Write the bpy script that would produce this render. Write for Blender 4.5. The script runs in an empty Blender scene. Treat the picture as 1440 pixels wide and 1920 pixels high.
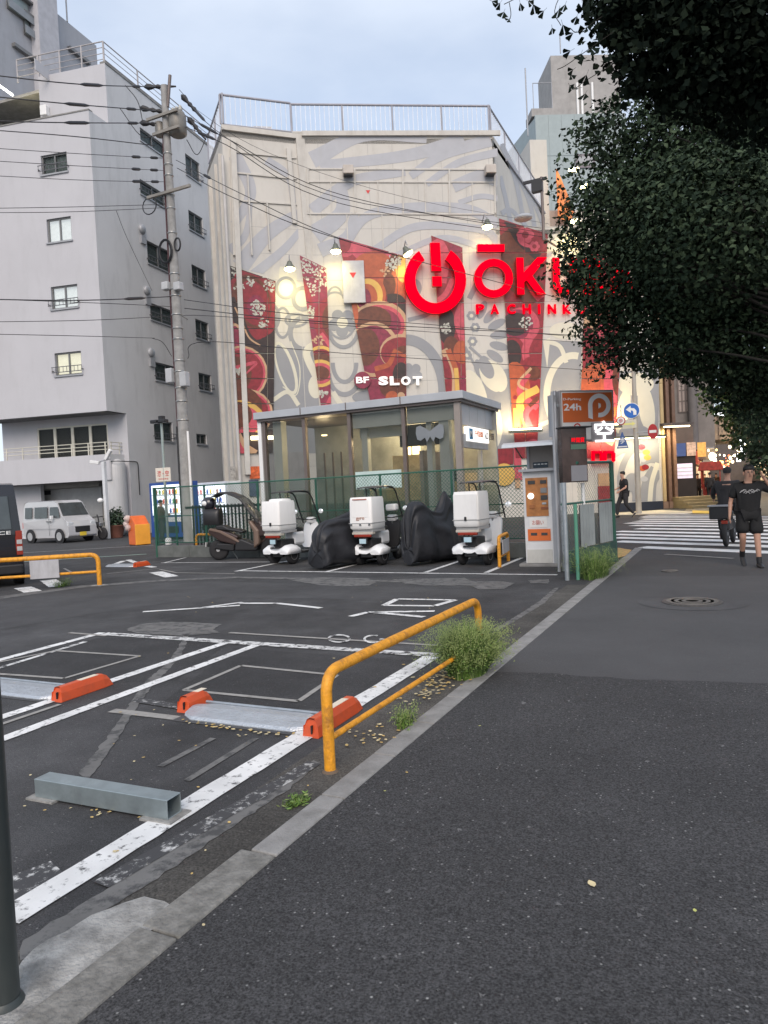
import bpy, bmesh, math, random
import numpy as np
from mathutils import Vector, Matrix
random.seed(7); rng = np.random.default_rng(7)
S = bpy.context.scene
C = S.collection
R_ = math.radians
# ---------------------------------------------------------------- camera
F, CX, CY, H = 1335.0, 720.0, 960.0, 1.6
CAMR = np.array([[0.9033, 0.0314, 0.4279], [0.4263, 0.0474, -0.9033], [-0.0486, 0.9984, 0.0294]])
u_, s_, v_ = np.linalg.svd(CAMR); CAMR = u_ @ v_
cd = bpy.data.cameras.new('camera'); cam = bpy.data.objects.new('camera', cd); C.objects.link(cam)
cd.sensor_fit = 'HORIZONTAL'; cd.sensor_width = 36; cd.lens = 36*F/1440; cd.clip_end = 2000; cd.clip_start = .05
mw = Matrix([list(CAMR[i]) + [0] for i in range(3)] + [[0, 0, 0, 1]]); mw.translation = (0, 0, H)
cam.matrix_world = mw; S.camera = cam
# ---------------------------------------------------------------- sky, sun, exposure
W = bpy.data.worlds.new('World'); S.world = W; W.use_nodes = True
nt = W.node_tree; nt.nodes.clear(); N = nt.nodes.new; L = nt.links.new
out = N('ShaderNodeOutputWorld'); bg = N('ShaderNodeBackground'); sky = N('ShaderNodeTexSky')
sky.sky_type = 'NISHITA'; sky.sun_disc = False; sky.sun_elevation = R_(38); sky.sun_rotation = R_(156); sky.air_density = 1.1; sky.dust_density = 1.5
tc = N('ShaderNodeTexCoord'); mp = N('ShaderNodeMapping'); mp.inputs['Scale'].default_value = (1.0, 1.0, 2.6); mp.inputs['Location'].default_value = (.3, .2, .1)
nz = N('ShaderNodeTexNoise'); nz.inputs['Scale'].default_value = 1.7; nz.inputs['Detail'].default_value = 7; nz.inputs['Roughness'].default_value = .5
cr = N('ShaderNodeValToRGB'); cr.color_ramp.elements[0].position = .36; cr.color_ramp.elements[1].position = .68
cr.color_ramp.elements[0].color = (.45,)*3 + (1,); cr.color_ramp.elements[1].color = (1,)*3 + (1,)
mx = N('ShaderNodeMix'); mx.data_type = 'RGBA'; mx.inputs[7].default_value = (4.5, 4.95, 5.7, 1)
L(tc.outputs['Generated'], mp.inputs[0]); L(mp.outputs[0], nz.inputs['Vector']); L(nz.outputs[0], cr.inputs[0])
L(cr.outputs[0], mx.inputs[0]); L(sky.outputs[0], mx.inputs[6]); L(mx.outputs[2], bg.inputs[0]); bg.inputs[1].default_value = .115; L(bg.outputs[0], out.inputs[0])
sd = bpy.data.lights.new('sun', 'SUN'); so = bpy.data.objects.new('sun', sd); C.objects.link(so)
sd.energy = 1.3; sd.angle = R_(40); sd.color = (1, .86, .74)
az, el = R_(156), R_(38)
so.rotation_euler = Vector((math.sin(az)*math.cos(el), math.cos(az)*math.cos(el), math.sin(el))).to_track_quat('Z', 'Y').to_euler()
vs = S.view_settings; vs.view_transform = 'Standard'; vs.look = 'None'; vs.exposure = 0.75; vs.gamma = 1; vs.use_curve_mapping = False
S.render.engine = 'CYCLES'; S.cycles.max_bounces = 6; S.cycles.transparent_max_bounces = 24; S.cycles.sample_clamp_indirect = 4; S.cycles.use_denoising = True
# ---------------------------------------------------------------- photo ray helpers: a pixel of the photograph to a point of the place
def ray(px, py): return Vector((CAMR @ np.array([px-CX, CY-py, -F])).tolist())
O0 = Vector((0, 0, H))
def G(px, py, z=0.0):
    d = ray(px, py); return O0 + d*((z-H)/d.z)
def D(px, py, depth): return O0 + ray(px, py)*(depth/F)
class Wall:                                   # vertical plane through p along u; coordinates s (along), z (up), o (out, towards n)
    def __init__(w, p, u, n=None):
        w.p = Vector((p[0], p[1], 0)); w.u = Vector((u[0], u[1], 0)).normalized()
        w.n = Vector((w.u.y, -w.u.x, 0))
        if n is not None and w.n.dot(Vector((n[0], n[1], 0))) < 0: w.n = -w.n
        elif n is None and w.n.dot(-w.p) < 0: w.n = -w.n
    def at(w, s, z, o=0): return w.p + w.u*s + w.n*o + Vector((0, 0, z))
    def P(w, px, py, o=0):
        d = ray(px, py); q = w.p + w.n*o; return O0 + d*((q-O0).dot(w.n)/d.dot(w.n))
    def sz(w, px, py, o=0):
        q = w.P(px, py, o); return (q-w.p).dot(w.u), q.z
# ---------------------------------------------------------------- materials
MATS = {}
def M(name, col, rough=.6, metal=0.0, var=.12, vs=2.0, bump=0.0, bs=40, emit=0, ecol=None, dirt=0.0, dcol=(.12, .11, .10), spec=.5, coat=0, thin=0, dscale=(1, 1, .25)):
    if name in MATS: return MATS[name]
    m = bpy.data.materials.new(name); m.use_nodes = True; t = m.node_tree; b = t.nodes['Principled BSDF']; n = t.nodes.new; l = t.links.new
    b.inputs['Roughness'].default_value = rough; b.inputs['Metallic'].default_value = metal; b.inputs['Specular IOR Level'].default_value = spec; b.inputs['Coat Weight'].default_value = coat
    g = n('ShaderNodeNewGeometry'); z = n('ShaderNodeTexNoise'); z.inputs['Scale'].default_value = vs; z.inputs['Detail'].default_value = 5; z.inputs['Roughness'].default_value = .6
    l(g.outputs['Position'], z.inputs['Vector'])
    r = n('ShaderNodeMapRange'); r.inputs[1].default_value = .3; r.inputs[2].default_value = .7; r.inputs[3].default_value = 1-var; r.inputs[4].default_value = 1+var; l(z.outputs[0], r.inputs[0])
    x = n('ShaderNodeVectorMath'); x.operation = 'SCALE'; x.inputs[0].default_value = col; l(r.outputs[0], x.inputs['Scale'])
    last = x.outputs[0]
    if dirt:
        q = n('ShaderNodeMapping'); q.inputs['Scale'].default_value = dscale; l(g.outputs['Position'], q.inputs[0])
        z2 = n('ShaderNodeTexNoise'); z2.inputs['Scale'].default_value = 2.2; z2.inputs['Detail'].default_value = 8; z2.inputs['Roughness'].default_value = .68; l(q.outputs[0], z2.inputs['Vector'])
        r2 = n('ShaderNodeMapRange'); r2.inputs[1].default_value = .5; r2.inputs[2].default_value = .72; r2.inputs[4].default_value = dirt; l(z2.outputs[0], r2.inputs[0])
        k = n('ShaderNodeMix'); k.data_type = 'RGBA'; k.inputs[7].default_value = dcol + (1,); l(r2.outputs[0], k.inputs[0]); l(last, k.inputs[6]); last = k.outputs[2]
    l(last, b.inputs['Base Color'])
    if bump:
        z3 = n('ShaderNodeTexNoise'); z3.inputs['Scale'].default_value = bs; z3.inputs['Detail'].default_value = 4; l(g.outputs['Position'], z3.inputs['Vector'])
        bp = n('ShaderNodeBump'); bp.inputs['Strength'].default_value = min(1, bump); bp.inputs['Distance'].default_value = .01; l(z3.outputs[0], bp.inputs['Height']); l(bp.outputs[0], b.inputs['Normal'])
    if emit:
        b.inputs['Emission Color'].default_value = (ecol or col) + (1,); b.inputs['Emission Strength'].default_value = emit
    if thin:
        o = t.nodes['Material Output']; tr = n('ShaderNodeBsdfTransparent'); ms = n('ShaderNodeMixShader'); ms.inputs[0].default_value = thin
        l(b.outputs[0], ms.inputs[1]); l(tr.outputs[0], ms.inputs[2]); l(ms.outputs[0], o.inputs[0])
    MATS[name] = m; return m
def glassmat(name, tint=(.9, .95, .93), dark=.0, rough=.02, trans=.85):
    if name in MATS: return MATS[name]
    m = bpy.data.materials.new(name); m.use_nodes = True; t = m.node_tree; n = t.nodes.new; l = t.links.new
    t.nodes.clear(); o = n('ShaderNodeOutputMaterial'); tr = n('ShaderNodeBsdfTransparent'); tr.inputs[0].default_value = tint + (1,)
    gl = n('ShaderNodeBsdfPrincipled'); gl.inputs['Base Color'].default_value = (.06, .07, .07, 1) if not dark else (dark, dark, dark, 1); gl.inputs['Roughness'].default_value = rough
    fr = n('ShaderNodeLayerWeight'); fr.inputs[0].default_value = .5; mr = n('ShaderNodeMapRange'); mr.inputs[1].default_value = .35; mr.inputs[3].default_value = 1-trans; mr.inputs[4].default_value = .7
    l(fr.outputs['Facing'], mr.inputs[0]); ms = n('ShaderNodeMixShader'); l(mr.outputs[0], ms.inputs[0]); l(tr.outputs[0], ms.inputs[1]); l(gl.outputs[0], ms.inputs[2]); l(ms.outputs[0], o.inputs[0])
    MATS[name] = m; return m
def asphalt(name, base, speck=.5, sscale=180, grain=.35, patch=.25, rough=.85, tone=(1, 1, 1.03)):
    if name in MATS: return MATS[name]
    m = bpy.data.materials.new(name); m.use_nodes = True; t = m.node_tree; b = t.nodes['Principled BSDF']; n = t.nodes.new; l = t.links.new
    b.inputs['Roughness'].default_value = rough; b.inputs['Specular IOR Level'].default_value = .35
    g = n('ShaderNodeNewGeometry'); P = g.outputs['Position']
    def noise(sc, d, r=.6):
        z = n('ShaderNodeTexNoise'); z.inputs['Scale'].default_value = sc; z.inputs['Detail'].default_value = d; z.inputs['Roughness'].default_value = r; l(P, z.inputs['Vector']); return z.outputs[0]
    def mr(a, i0, i1, o0, o1):
        r = n('ShaderNodeMapRange'); l(a, r.inputs[0])
        for k, v in zip((1, 2, 3, 4), (i0, i1, o0, o1)): r.inputs[k].default_value = v
        return r.outputs[0]
    def mul(a, c):
        x = n('ShaderNodeMath'); x.operation = 'MULTIPLY'; l(a, x.inputs[0]); l(c, x.inputs[1]); return x.outputs[0]
    a = mr(noise(.55, 6), .3, .7, 1-patch, 1+patch); c = mr(noise(2.8, 8, .7), .3, .7, 1-patch*.5, 1+patch*.5)
    d = mr(noise(sscale, 2), .3, .7, 1-grain, 1+grain); e = mr(noise(sscale*.32, 3), .35, .65, 1-grain*.22, 1+grain*.22)
    f = mul(mul(a, c), mul(d, e))
    vo = n('ShaderNodeTexVoronoi'); vo.inputs['Scale'].default_value = 42; l(P, vo.inputs['Vector'])
    wn = n('ShaderNodeSeparateColor'); l(vo.outputs['Color'], wn.inputs[0])
    sp = mul(mr(vo.outputs['Distance'], .10, .26, 1, 0), mr(wn.outputs[0], .80, 1.0, 0, speck))
    x = n('ShaderNodeVectorMath'); x.operation = 'SCALE'; x.inputs[0].default_value = tuple(base*q for q in tone); l(f, x.inputs['Scale'])
    k = n('ShaderNodeMix'); k.data_type = 'RGBA'; l(sp, k.inputs[0]); l(x.outputs[0], k.inputs[6]); k.inputs[7].default_value = (.34, .34, .33, 1); l(k.outputs[2], b.inputs['Base Color'])
    bp = n('ShaderNodeBump'); bp.inputs['Strength'].default_value = .9; bp.inputs['Distance'].default_value = .006; l(noise(sscale*.9, 5, .75), bp.inputs['Height']); l(bp.outputs[0], b.inputs['Normal'])
    MATS[name] = m; return m
def paint(name, col=(.78, .78, .76), wear=.5, under=(.05, .05, .052), sc=9):
    if name in MATS: return MATS[name]
    m = bpy.data.materials.new(name); m.use_nodes = True; t = m.node_tree; b = t.nodes['Principled BSDF']; n = t.nodes.new; l = t.links.new
    b.inputs['Roughness'].default_value = .75
    g = n('ShaderNodeNewGeometry'); z = n('ShaderNodeTexNoise'); z.inputs['Scale'].default_value = sc; z.inputs['Detail'].default_value = 9; z.inputs['Roughness'].default_value = .72; l(g.outputs[0], z.inputs['Vector'])
    r = n('ShaderNodeMapRange'); r.inputs[1].default_value = wear-.05; r.inputs[2].default_value = wear+.05; l(z.outputs[0], r.inputs[0])
    z2 = n('ShaderNodeTexNoise'); z2.inputs['Scale'].default_value = 3; z2.inputs['Detail'].default_value = 6; l(g.outputs[0], z2.inputs['Vector'])
    r2 = n('ShaderNodeMapRange'); r2.inputs[1].default_value = .3; r2.inputs[2].default_value = .7; r2.inputs[3].default_value = .72; r2.inputs[4].default_value = 1.05; l(z2.outputs[0], r2.inputs[0])
    x = n('ShaderNodeVectorMath'); x.operation = 'SCALE'; x.inputs[0].default_value = col; l(r2.outputs[0], x.inputs['Scale'])
    k = n('ShaderNodeMix'); k.data_type = 'RGBA'; l(r.outputs[0], k.inputs[0]); k.inputs[6].default_value = under + (1,); l(x.outputs[0], k.inputs[7]); l(k.outputs[2], b.inputs['Base Color'])
    bp = n('ShaderNodeBump'); bp.inputs['Strength'].default_value = .5; bp.inputs['Distance'].default_value = .004; l(z.outputs[0], bp.inputs['Height']); l(bp.outputs[0], b.inputs['Normal'])
    MATS[name] = m; return m
# ---------------------------------------------------------------- mesh builder
LOC = {}
def wloc(o): return LOC.get(o.name, Vector((0, 0, 0))) if o else Vector((0, 0, 0))
class B:
    def __init__(s): s.v = []; s.f = []; s.m = []; s.sm = []
    def add(s, vs, fs, m=0, smooth=False, T=None):
        k = len(s.v)
        for p in vs:
            p = Vector(p); s.v.append(T @ p if T else p)
        for f in fs: s.f.append([i+k for i in f]); s.m.append(m); s.sm.append(smooth)
        return s
    def box(s, c, d, m=0, T=None, rz=0, taper=None):
        x, y, z = d[0]/2, d[1]/2, d[2]/2; tx = ty = 1
        if taper: tx, ty = taper
        vs = [(-x, -y, -z), (x, -y, -z), (x, y, -z), (-x, y, -z), (-x*tx, -y*ty, z), (x*tx, -y*ty, z), (x*tx, y*ty, z), (-x*tx, y*ty, z)]
        Q = Matrix.Translation(c) @ Matrix.Rotation(rz, 4, 'Z')
        return s.add(vs, [(0, 3, 2, 1), (4, 5, 6, 7), (0, 1, 5, 4), (1, 2, 6, 5), (2, 3, 7, 6), (3, 0, 4, 7)], m, T=(T @ Q if T else Q))
    def wbox(s, w, s0, s1, z0, z1, o0, o1, m=0):
        vs = [w.at(a, z, o) for z in (z0, z1) for a, o in ((s0, o0), (s1, o0), (s1, o1), (s0, o1))]
        return s.add(vs, [(0, 3, 2, 1), (4, 5, 6, 7), (0, 1, 5, 4), (1, 2, 6, 5), (2, 3, 7, 6), (3, 0, 4, 7)], m)
    def prism(s, poly, z0, z1, m=0, T=None):      # poly: 2d points, extruded in z (T turns it anywhere)
        n = len(poly); vs = [(x, y, z0) for x, y in poly] + [(x, y, z1) for x, y in poly]
        return s.add(vs, [tuple(range(n))[::-1], tuple(range(n, 2*n))] + [(i, (i+1) % n, n+(i+1) % n, n+i) for i in range(n)], m, T=T)
    def extr(s, pts, off, m=0):                   # 3d polygon extruded by a vector
        n = len(pts); off = Vector(off); vs = [Vector(p) for p in pts] + [Vector(p)+off for p in pts]
        return s.add(vs, [tuple(range(n))[::-1], tuple(range(n, 2*n))] + [(i, (i+1) % n, n+(i+1) % n, n+i) for i in range(n)], m)
    def tube(s, pts, r, n=8, m=0, T=None, cap=True, smooth=True):
        pts = [Vector(p) for p in pts]; rs = r if isinstance(r, (list, tuple)) else [r]*len(pts); rings = []; up = None
        for i, p in enumerate(pts):
            t = (pts[min(i+1, len(pts)-1)] - pts[max(i-1, 0)]).normalized()
            if up is None: up = Vector((0, 0, 1)) if abs(t.z) < .9 else Vector((1, 0, 0))
            a = t.cross(up)
            if a.length < 1e-5: a = t.orthogonal()
            a.normalize(); b = a.cross(t); up = b
            rings.append([p + (a*math.cos(k*2*math.pi/n) + b*math.sin(k*2*math.pi/n))*rs[i] for k in range(n)])
        return s.loft(rings, m, T, cap, smooth)
    def loft(s, rings, m=0, T=None, cap=True, smooth=True):
        n = len(rings[0]); vs = [v for r in rings for v in r]; fs = []
        for i in range(len(rings)-1):
            for k in range(n): fs.append((i*n+k, i*n+(k+1) % n, (i+1)*n+(k+1) % n, (i+1)*n+k))
        s.add(vs, fs, m, smooth, T)
        if cap: s.add(rings[0], [tuple(range(n))[::-1]], m, False, T); s.add(rings[-1], [tuple(range(n))], m, False, T)
        return s
    def lathe(s, prof, c=(0, 0, 0), axis='Z', n=20, m=0, T=None, smooth=True):   # prof: (r, h)
        Q = Matrix.Translation(c)
        if axis == 'X': Q = Q @ Matrix.Rotation(math.pi/2, 4, 'Y')
        if axis == 'Y': Q = Q @ Matrix.Rotation(-math.pi/2, 4, 'X')
        rings = [[(max(r, 1e-4)*math.cos(k*2*math.pi/n), max(r, 1e-4)*math.sin(k*2*math.pi/n), h) for k in range(n)] for r, h in prof]
        return s.loft(rings, m, (T @ Q) if T else Q, True, smooth)
    def ball(s, c, r, n=12, k=8, m=0, T=None):
        r = r if isinstance(r, (tuple, list)) else (r, r, r)
        rings = [[(c[0]+r[0]*math.sin(a)*math.cos(b), c[1]+r[1]*math.sin(a)*math.sin(b), c[2]-r[2]*math.cos(a)) for b in [j*2*math.pi/n for j in range(n)]] for a in [max(.02, min(math.pi-.02, i*math.pi/k)) for i in range(k+1)]]
        return s.loft(rings, m, T)
    def build(s, name, mats, parent=None, bevel=0, label=None, seg=2):
        me = bpy.data.meshes.new(name); off = wloc(parent)
        me.from_pydata([tuple(v-off) for v in s.v], [], s.f)
        mats = mats if isinstance(mats, (list, tuple)) else [mats]
        for x in mats: me.materials.append(x)
        me.polygons.foreach_set('material_index', s.m); me.polygons.foreach_set('use_smooth', s.sm); me.update()
        o = bpy.data.objects.new(name, me); C.objects.link(o)
        if parent: o.parent = parent; LOC[o.name] = off
        if bevel:
            b = o.modifiers.new('bevel', 'BEVEL'); b.width = bevel; b.segments = seg; b.limit_method = 'ANGLE'; b.angle_limit = R_(40)
        if label: o['label'] = label
        return o
def thing(name, label, cat, loc=(0, 0, 0), group=None):
    o = bpy.data.objects.new(name, None); C.objects.link(o); o.location = loc; LOC[o.name] = Vector(loc); o.empty_display_size = .2
    o['label'] = label; o['category'] = cat
    if group: o['group'] = group
    return o
def tag(o, label, cat, group=None, kind=None):
    o['label'] = label; o['category'] = cat
    if group: o['group'] = group
    if kind: o['kind'] = kind
    return o
def struct(o): o['kind'] = 'structure'; return o
def stuff(o): o['kind'] = 'stuff'; return o
def copy_tree(o, parent=None):
    c = o.copy(); C.objects.link(c); c.parent = parent
    for ch in list(o.children): copy_tree(ch, c)
    return c
def textmesh(txt, size=1, ext=.01, bold=0, align='CENTER'):   # returns vertices and faces of lettering in the xy plane
    cu = bpy.data.curves.new('t', 'FONT'); cu.body = txt; cu.size = size; cu.extrude = ext; cu.offset = bold; cu.align_x = align; cu.align_y = 'CENTER'; cu.resolution_u = 3
    ob = bpy.data.objects.new('t', cu); C.objects.link(ob); me = bpy.data.meshes.new_from_object(ob.evaluated_get(bpy.context.evaluated_depsgraph_get()))
    vs = [v.co.copy() for v in me.vertices]; fs = [tuple(p.vertices) for p in me.polygons]
    bpy.data.objects.remove(ob); bpy.data.curves.remove(cu); bpy.data.meshes.remove(me); return vs, fs
def frame3(o, x, z, sx=1, sz=1):                     # matrix: local x -> x, local y -> z (up), local z -> out
    x = Vector(x).normalized(); z = Vector(z).normalized(); n = x.cross(z)
    m = Matrix(((x.x*sx, z.x*sz, n.x), (x.y*sx, z.y*sz, n.y), (x.z*sx, z.z*sz, n.z))).to_4x4(); m.translation = Vector(o); return m
def letter(b, txt, T, w=None, h=None, ext=.01, bold=.0, m=0, size=1):
    vs, fs = textmesh(txt, size, ext, bold)
    if not vs: return b
    xs = [v.x for v in vs]; ys = [v.y for v in vs]; zs = [v.z for v in vs]
    cx, cy = (min(xs)+max(xs))/2, (min(ys)+max(ys))/2; kx = w/(max(xs)-min(xs)) if w else 1; ky = h/(max(ys)-min(ys)) if h else kx
    if not w: kx = ky
    return b.add([((v.x-cx)*kx, (v.y-cy)*ky, v.z) for v in vs], fs, m, T=T)
def arc(c, rx, ry, a0, a1, n): return [(c[0]+rx*math.cos(a0+(a1-a0)*i/n), c[1]+ry*math.sin(a0+(a1-a0)*i/n)) for i in range(n+1)]
def fillet(pts, r, n=5):                              # rounds the inner corners of a polyline
    pts = [Vector(p) for p in pts]; o = [pts[0]]
    for i in range(1, len(pts)-1):
        a, b, c = pts[i-1], pts[i], pts[i+1]; d1 = (a-b); d2 = (c-b); k = min(r, d1.length*.49, d2.length*.49)
        p, q = b+d1.normalized()*k, b+d2.normalized()*k
        for j in range(n+1):
            t = j/n; o.append(p*(1-t)**2 + b*2*t*(1-t) + q*t*t)
    return o+[pts[-1]]
def smoothline(pts, n=6):
    P = [Vector(p) for p in pts]; P = [P[0]*2-P[1]] + P + [P[-1]*2-P[-2]]; o = []
    for i in range(1, len(P)-2):
        for j in range(n):
            t = j/n; o.append(.5*((2*P[i]) + (P[i+1]-P[i-1])*t + (2*P[i-1]-5*P[i]+4*P[i+1]-P[i+2])*t*t + (3*P[i]-P[i-1]-3*P[i+1]+P[i+2])*t**3))
    return o+[P[-2]]
# shared materials
white = M('white_plastic', (.78, .78, .77), .35, var=.04, dirt=.12)
black = M('black_plastic', (.018, .018, .02), .45, var=.1)
rubber = M('rubber', (.02, .02, .022), .8, var=.2)
steel = M('galvanised_steel', (.42, .45, .47), .42, .75, var=.15, vs=9)
greymetal = M('painted_grey_metal', (.36, .37, .39), .45, .2, var=.08, dirt=.25)
orange = M('orange_rail_paint', (.74, .32, .018), .5, var=.2, vs=20, dirt=.8, dcol=(.20, .08, .03), dscale=(7, 7, 5), bump=.5, bs=90)
concrete = M('concrete', (.25, .245, .235), .85, var=.2, vs=3, bump=.6, bs=60, dirt=.5, dcol=(.10, .10, .09), dscale=(1, 1, 1))
red_plastic = M('orange_red_plastic', (.62, .085, .02), .4, var=.08, vs=6, dirt=.35, dcol=(.25, .07, .04), dscale=(4, 4, 4))
green = M('green_fence_paint', (.025, .11, .075), .45, var=.15)
redm = M('red_lamp', (.5, .03, .015), .25); chrome = M('chrome', (.7, .7, .7), .12, 1, var=.02)
skin = M('skin', (.48, .27, .19), .55, var=.06)
glass = glassmat('clear_glass')
# ================================================================ GROUND
lot_m = asphalt('lot_asphalt', .056, .6, 140, .5, .5)
walk_m = asphalt('pavement_coarse', .050, 1.0, 120, .75, .22)
walk2_m = asphalt('pavement_smooth', .080, .25, 200, .22, .12)
road_m = asphalt('road_asphalt', .055, .2, 150, .25, .2)
def sheet(name, pts, z, mat):
    b = B(); b.add([(p[0], p[1], z) for p in pts], [tuple(range(len(pts)))]); o = b.build(name, mat); return struct(o)
sheet('ground', [(-400, -60), (400, -60), (400, 600), (-400, 600)], -.012, road_m)
sheet('car_park', [(-17.8, -6), (-1.93, -6), (-1.93, 15.2), (-14.6, 16.4), (-16.4, 15.0), (-21, 11.2), (-21, -6)], 0, lot_m)
rj = random.Random(3); edge = [(-1.79+7.79*i/60, 5.87+.58*i/60+rj.uniform(-.025, .025)+.03*math.sin(i*.5)) for i in range(61)]
sheet('pavement', [(-1.935, -6), (6, -6)]+edge[::-1], .004, walk_m)
sheet('pavement', edge+[(6, 12.9), (-1.715, 12.2)], .004, walk2_m)
sheet('pavement', [(-1.715, 12.2), (6, 12.9), (6, 14.3), (-1.66, 16.6)], .004, asphalt('pavement_dark', .066, .2, 150, .3, .15))
def irr(cx, cy, rx, ry, n=22, a=0.0, j=.22, seed=1):
    r = random.Random(seed); ph = [r.uniform(0, 6.28) for _ in range(4)]; o = []
    for i in range(n):
        t = i*2*math.pi/n; k = 1+j*(math.sin(2*t+ph[0])*.5+math.sin(3*t+ph[1])*.4+math.sin(5*t+ph[2])*.35+r.uniform(-.25, .25))
        x, y = rx*k*math.cos(t), ry*k*math.sin(t); o.append((cx+x*math.cos(a)-y*math.sin(a), cy+x*math.sin(a)+y*math.cos(a)))
    return o
def gpoly(pts, z): return [G(x, y, z) for x, y in pts]
def decal(name, polys, z, mat, world=False):
    b = B()
    r = random.Random(len(name)*7+int(z*1e4))
    for p in polys:
        q = [Vector((a[0], a[1], z)) for a in p] if world else gpoly(p, z); o = []
        for i in range(len(q)):
            a, c = q[i], q[(i+1) % len(q)]; k = max(1, min(60, int((c-a).length/.05)))
            if world: k = 1
            for j in range(k): e = .0 if (k == 1 and world) else .011; o.append(a+(c-a)*j/k+Vector((r.uniform(-e, e), r.uniform(-e, e), 0)))
        b.add(o, [tuple(range(len(o)))])
    return struct(b.build(name, mat))
# kerb: flush concrete stones between the car park and the pavement
kerb_m = M('kerb_concrete', (.265, .26, .25), .85, var=.2, vs=6, bump=.8, bs=90, dirt=.6, dcol=(.14, .135, .125), dscale=(3, 3, 1))
kerb_old = M('old_kerb_concrete', (.19, .185, .17), .9, var=.35, vs=16, bump=1, bs=55, dirt=.6, dcol=(.08, .08, .07), dscale=(4, 4, 1))
kb = B(); kb.add([(-2.2, -6, .001), (-1.93, -6, .001), (-1.655, 16.6, .001), (-1.86, 16.6, .001)], [(0, 1, 2, 3)]); kerb = struct(kb.build('kerb', M('kerb_bed', (.07, .068, .062), .9)))
y = -3.0
while y < 16.2:
    ln = .62 if y < 12 else 1.2; b = B(); yc = y+ln/2; old = yc < 2.65
    xr_ = -1.862+.0122*yc; wid = .135+.002*max(0, yc) if not old else .185
    b.box((xr_-wid/2, yc-.006, -.012), (wid, ln-.010, .05), 0, rz=-.0122)
    b.build('kerb_stone', kerb_old if old else kerb_m, kerb, bevel=.008); y += ln
# gutter dirt, mortar and tarmac patches beside the kerb
dirt_m = asphalt('gutter_dirt', .075, .3, 90, .5, .5, tone=(1.06, 1, .9))
mortar = M('mortar_patch', (.30, .295, .28), .9, var=.45, vs=9, bump=1, bs=70, dirt=.75, dcol=(.11, .11, .10), dscale=(3, 3, 1))
faint = paint('worn_concrete', (.165, .162, .155), .47, under=(.06, .06, .06), sc=7)
decal('gutter', [[(-2.36, -4), (-1.95, -4), (-1.91, 11.2), (-2.2, 11.2), (-2.34, 6.4)]], .003, dirt_m, True)
decal('mortar_patch', [[(40, 1800), (95, 1760), (170, 1716), (232, 1692), (272, 1683), (312, 1690), (334, 1702), (318, 1722), (275, 1752), (250, 1776), (215, 1803), (160, 1846), (110, 1890), (60, 1935), (0, 1975), (-40, 1960), (-10, 1880)]], .009, mortar)
decal('mortar_streak', [[(38, 1765), (120, 1715), (210, 1660), (300, 1606), (420, 1535), (520, 1473), (585, 1425), (600, 1430), (540, 1480), (450, 1540), (330, 1622), (240, 1680), (160, 1728), (40, 1800)]], .006, faint)
decal('repair_strip', [[(145, 1450), (200, 1385), (250, 1310), (275, 1275), (300, 1255), (330, 1222), (345, 1190), (355, 1190), (340, 1230), (310, 1262), (282, 1290), (262, 1318), (212, 1400), (165, 1460)]], .0045, faint)
decal('concrete_patch', [[(235, 1180), (262, 1170), (300, 1166), (350, 1166), (415, 1170), (400, 1180), (412, 1186), (350, 1192), (300, 1190), (255, 1187)]], .0045, faint)
decal('concrete_patch', [[(540, 1087), (600, 1082), (690, 1084), (705, 1092), (690, 1098), (640, 1099), (600, 1097)], [(735, 1086), (870, 1083), (885, 1090), (940, 1090), (965, 1093), (945, 1104), (900, 1105), (880, 1098), (800, 1098), (760, 1094)], [(990, 1088), (1030, 1086), (1028, 1094), (995, 1093)]], .0045, faint)
decal('dark_patch', [[(190, 1195), (430, 1205), (330, 1275), (0, 1290), (0, 1240)], [(440, 1215), (800, 1240), (670, 1330), (300, 1320)]], .002, asphalt('fresh_tarmac', .042, .45, 140, .5, .4))
decal('tar_patch', [[(0, 1120), (170, 1100), (420, 1090), (900, 1106), (905, 1120), (700, 1125), (560, 1122), (420, 1120), (330, 1128), (180, 1150), (0, 1180)]], .002, asphalt('grey_tarmac', .066, .3, 150, .3, .3))
decal('joint_line', [[(0, 1118), (150, 1098), (300, 1087), (440, 1081), (620, 1084), (940, 1096), (940, 1099), (620, 1087), (440, 1084), (300, 1090), (150, 1102), (0, 1123)]], .005, faint)
decal('path_joint', [[(1040, 1102), (1010, 1128), (960, 1160), (925, 1180), (930, 1184), (965, 1165), (1020, 1131), (1048, 1102)]], .005, faint)
# painted lines
wp = paint('white_road_paint', (.82, .82, .80), wear=.41, sc=14); wp2 = paint('worn_white_paint', (.72, .72, .70), .47); wp3 = paint('very_worn_paint', (.6, .6, .58), .58, sc=16); cream = M('thin_faded_line', (.30, .29, .27), .85, var=.25, vs=10)
def seg(p, q, w, y2=None):
    p, q = Vector(p[:2]), Vector(q[:2]); n = (q-p).normalized(); n = Vector((-n.y, n.x))*w/2
    k = max(1, int((q-p).length/.12)); L1, L2 = [], []
    for i in range(k+1):
        c = p+(q-p)*i/k; L1.append(c+n*(1+random.uniform(-.05, .05))); L2.append(c-n*(1+random.uniform(-.05, .05)))
    return L1+L2[::-1]
def gl(a, b_): return G(*a).to_2d(), G(*b_).to_2d()
def line(name, segs, w, mat, z=.0065):
    b = B()
    for s0, s1 in segs:
        q = seg(s0, s1, w); n = len(q)//2
        b.add([(p.x, p.y, z) for p in q], [(i, i+1, 2*n-2-i, 2*n-1-i) for i in range(n-1)])
    return struct(b.build(name, mat))
line('parking_line', [gl((10, 1726), (815, 1228))], .165, wp)
line('parking_line', [gl((-120, 1433), (492, 1206))], .115, wp); line('parking_line', [gl((-160, 1400), (432, 1203))], .115, wp)
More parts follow.
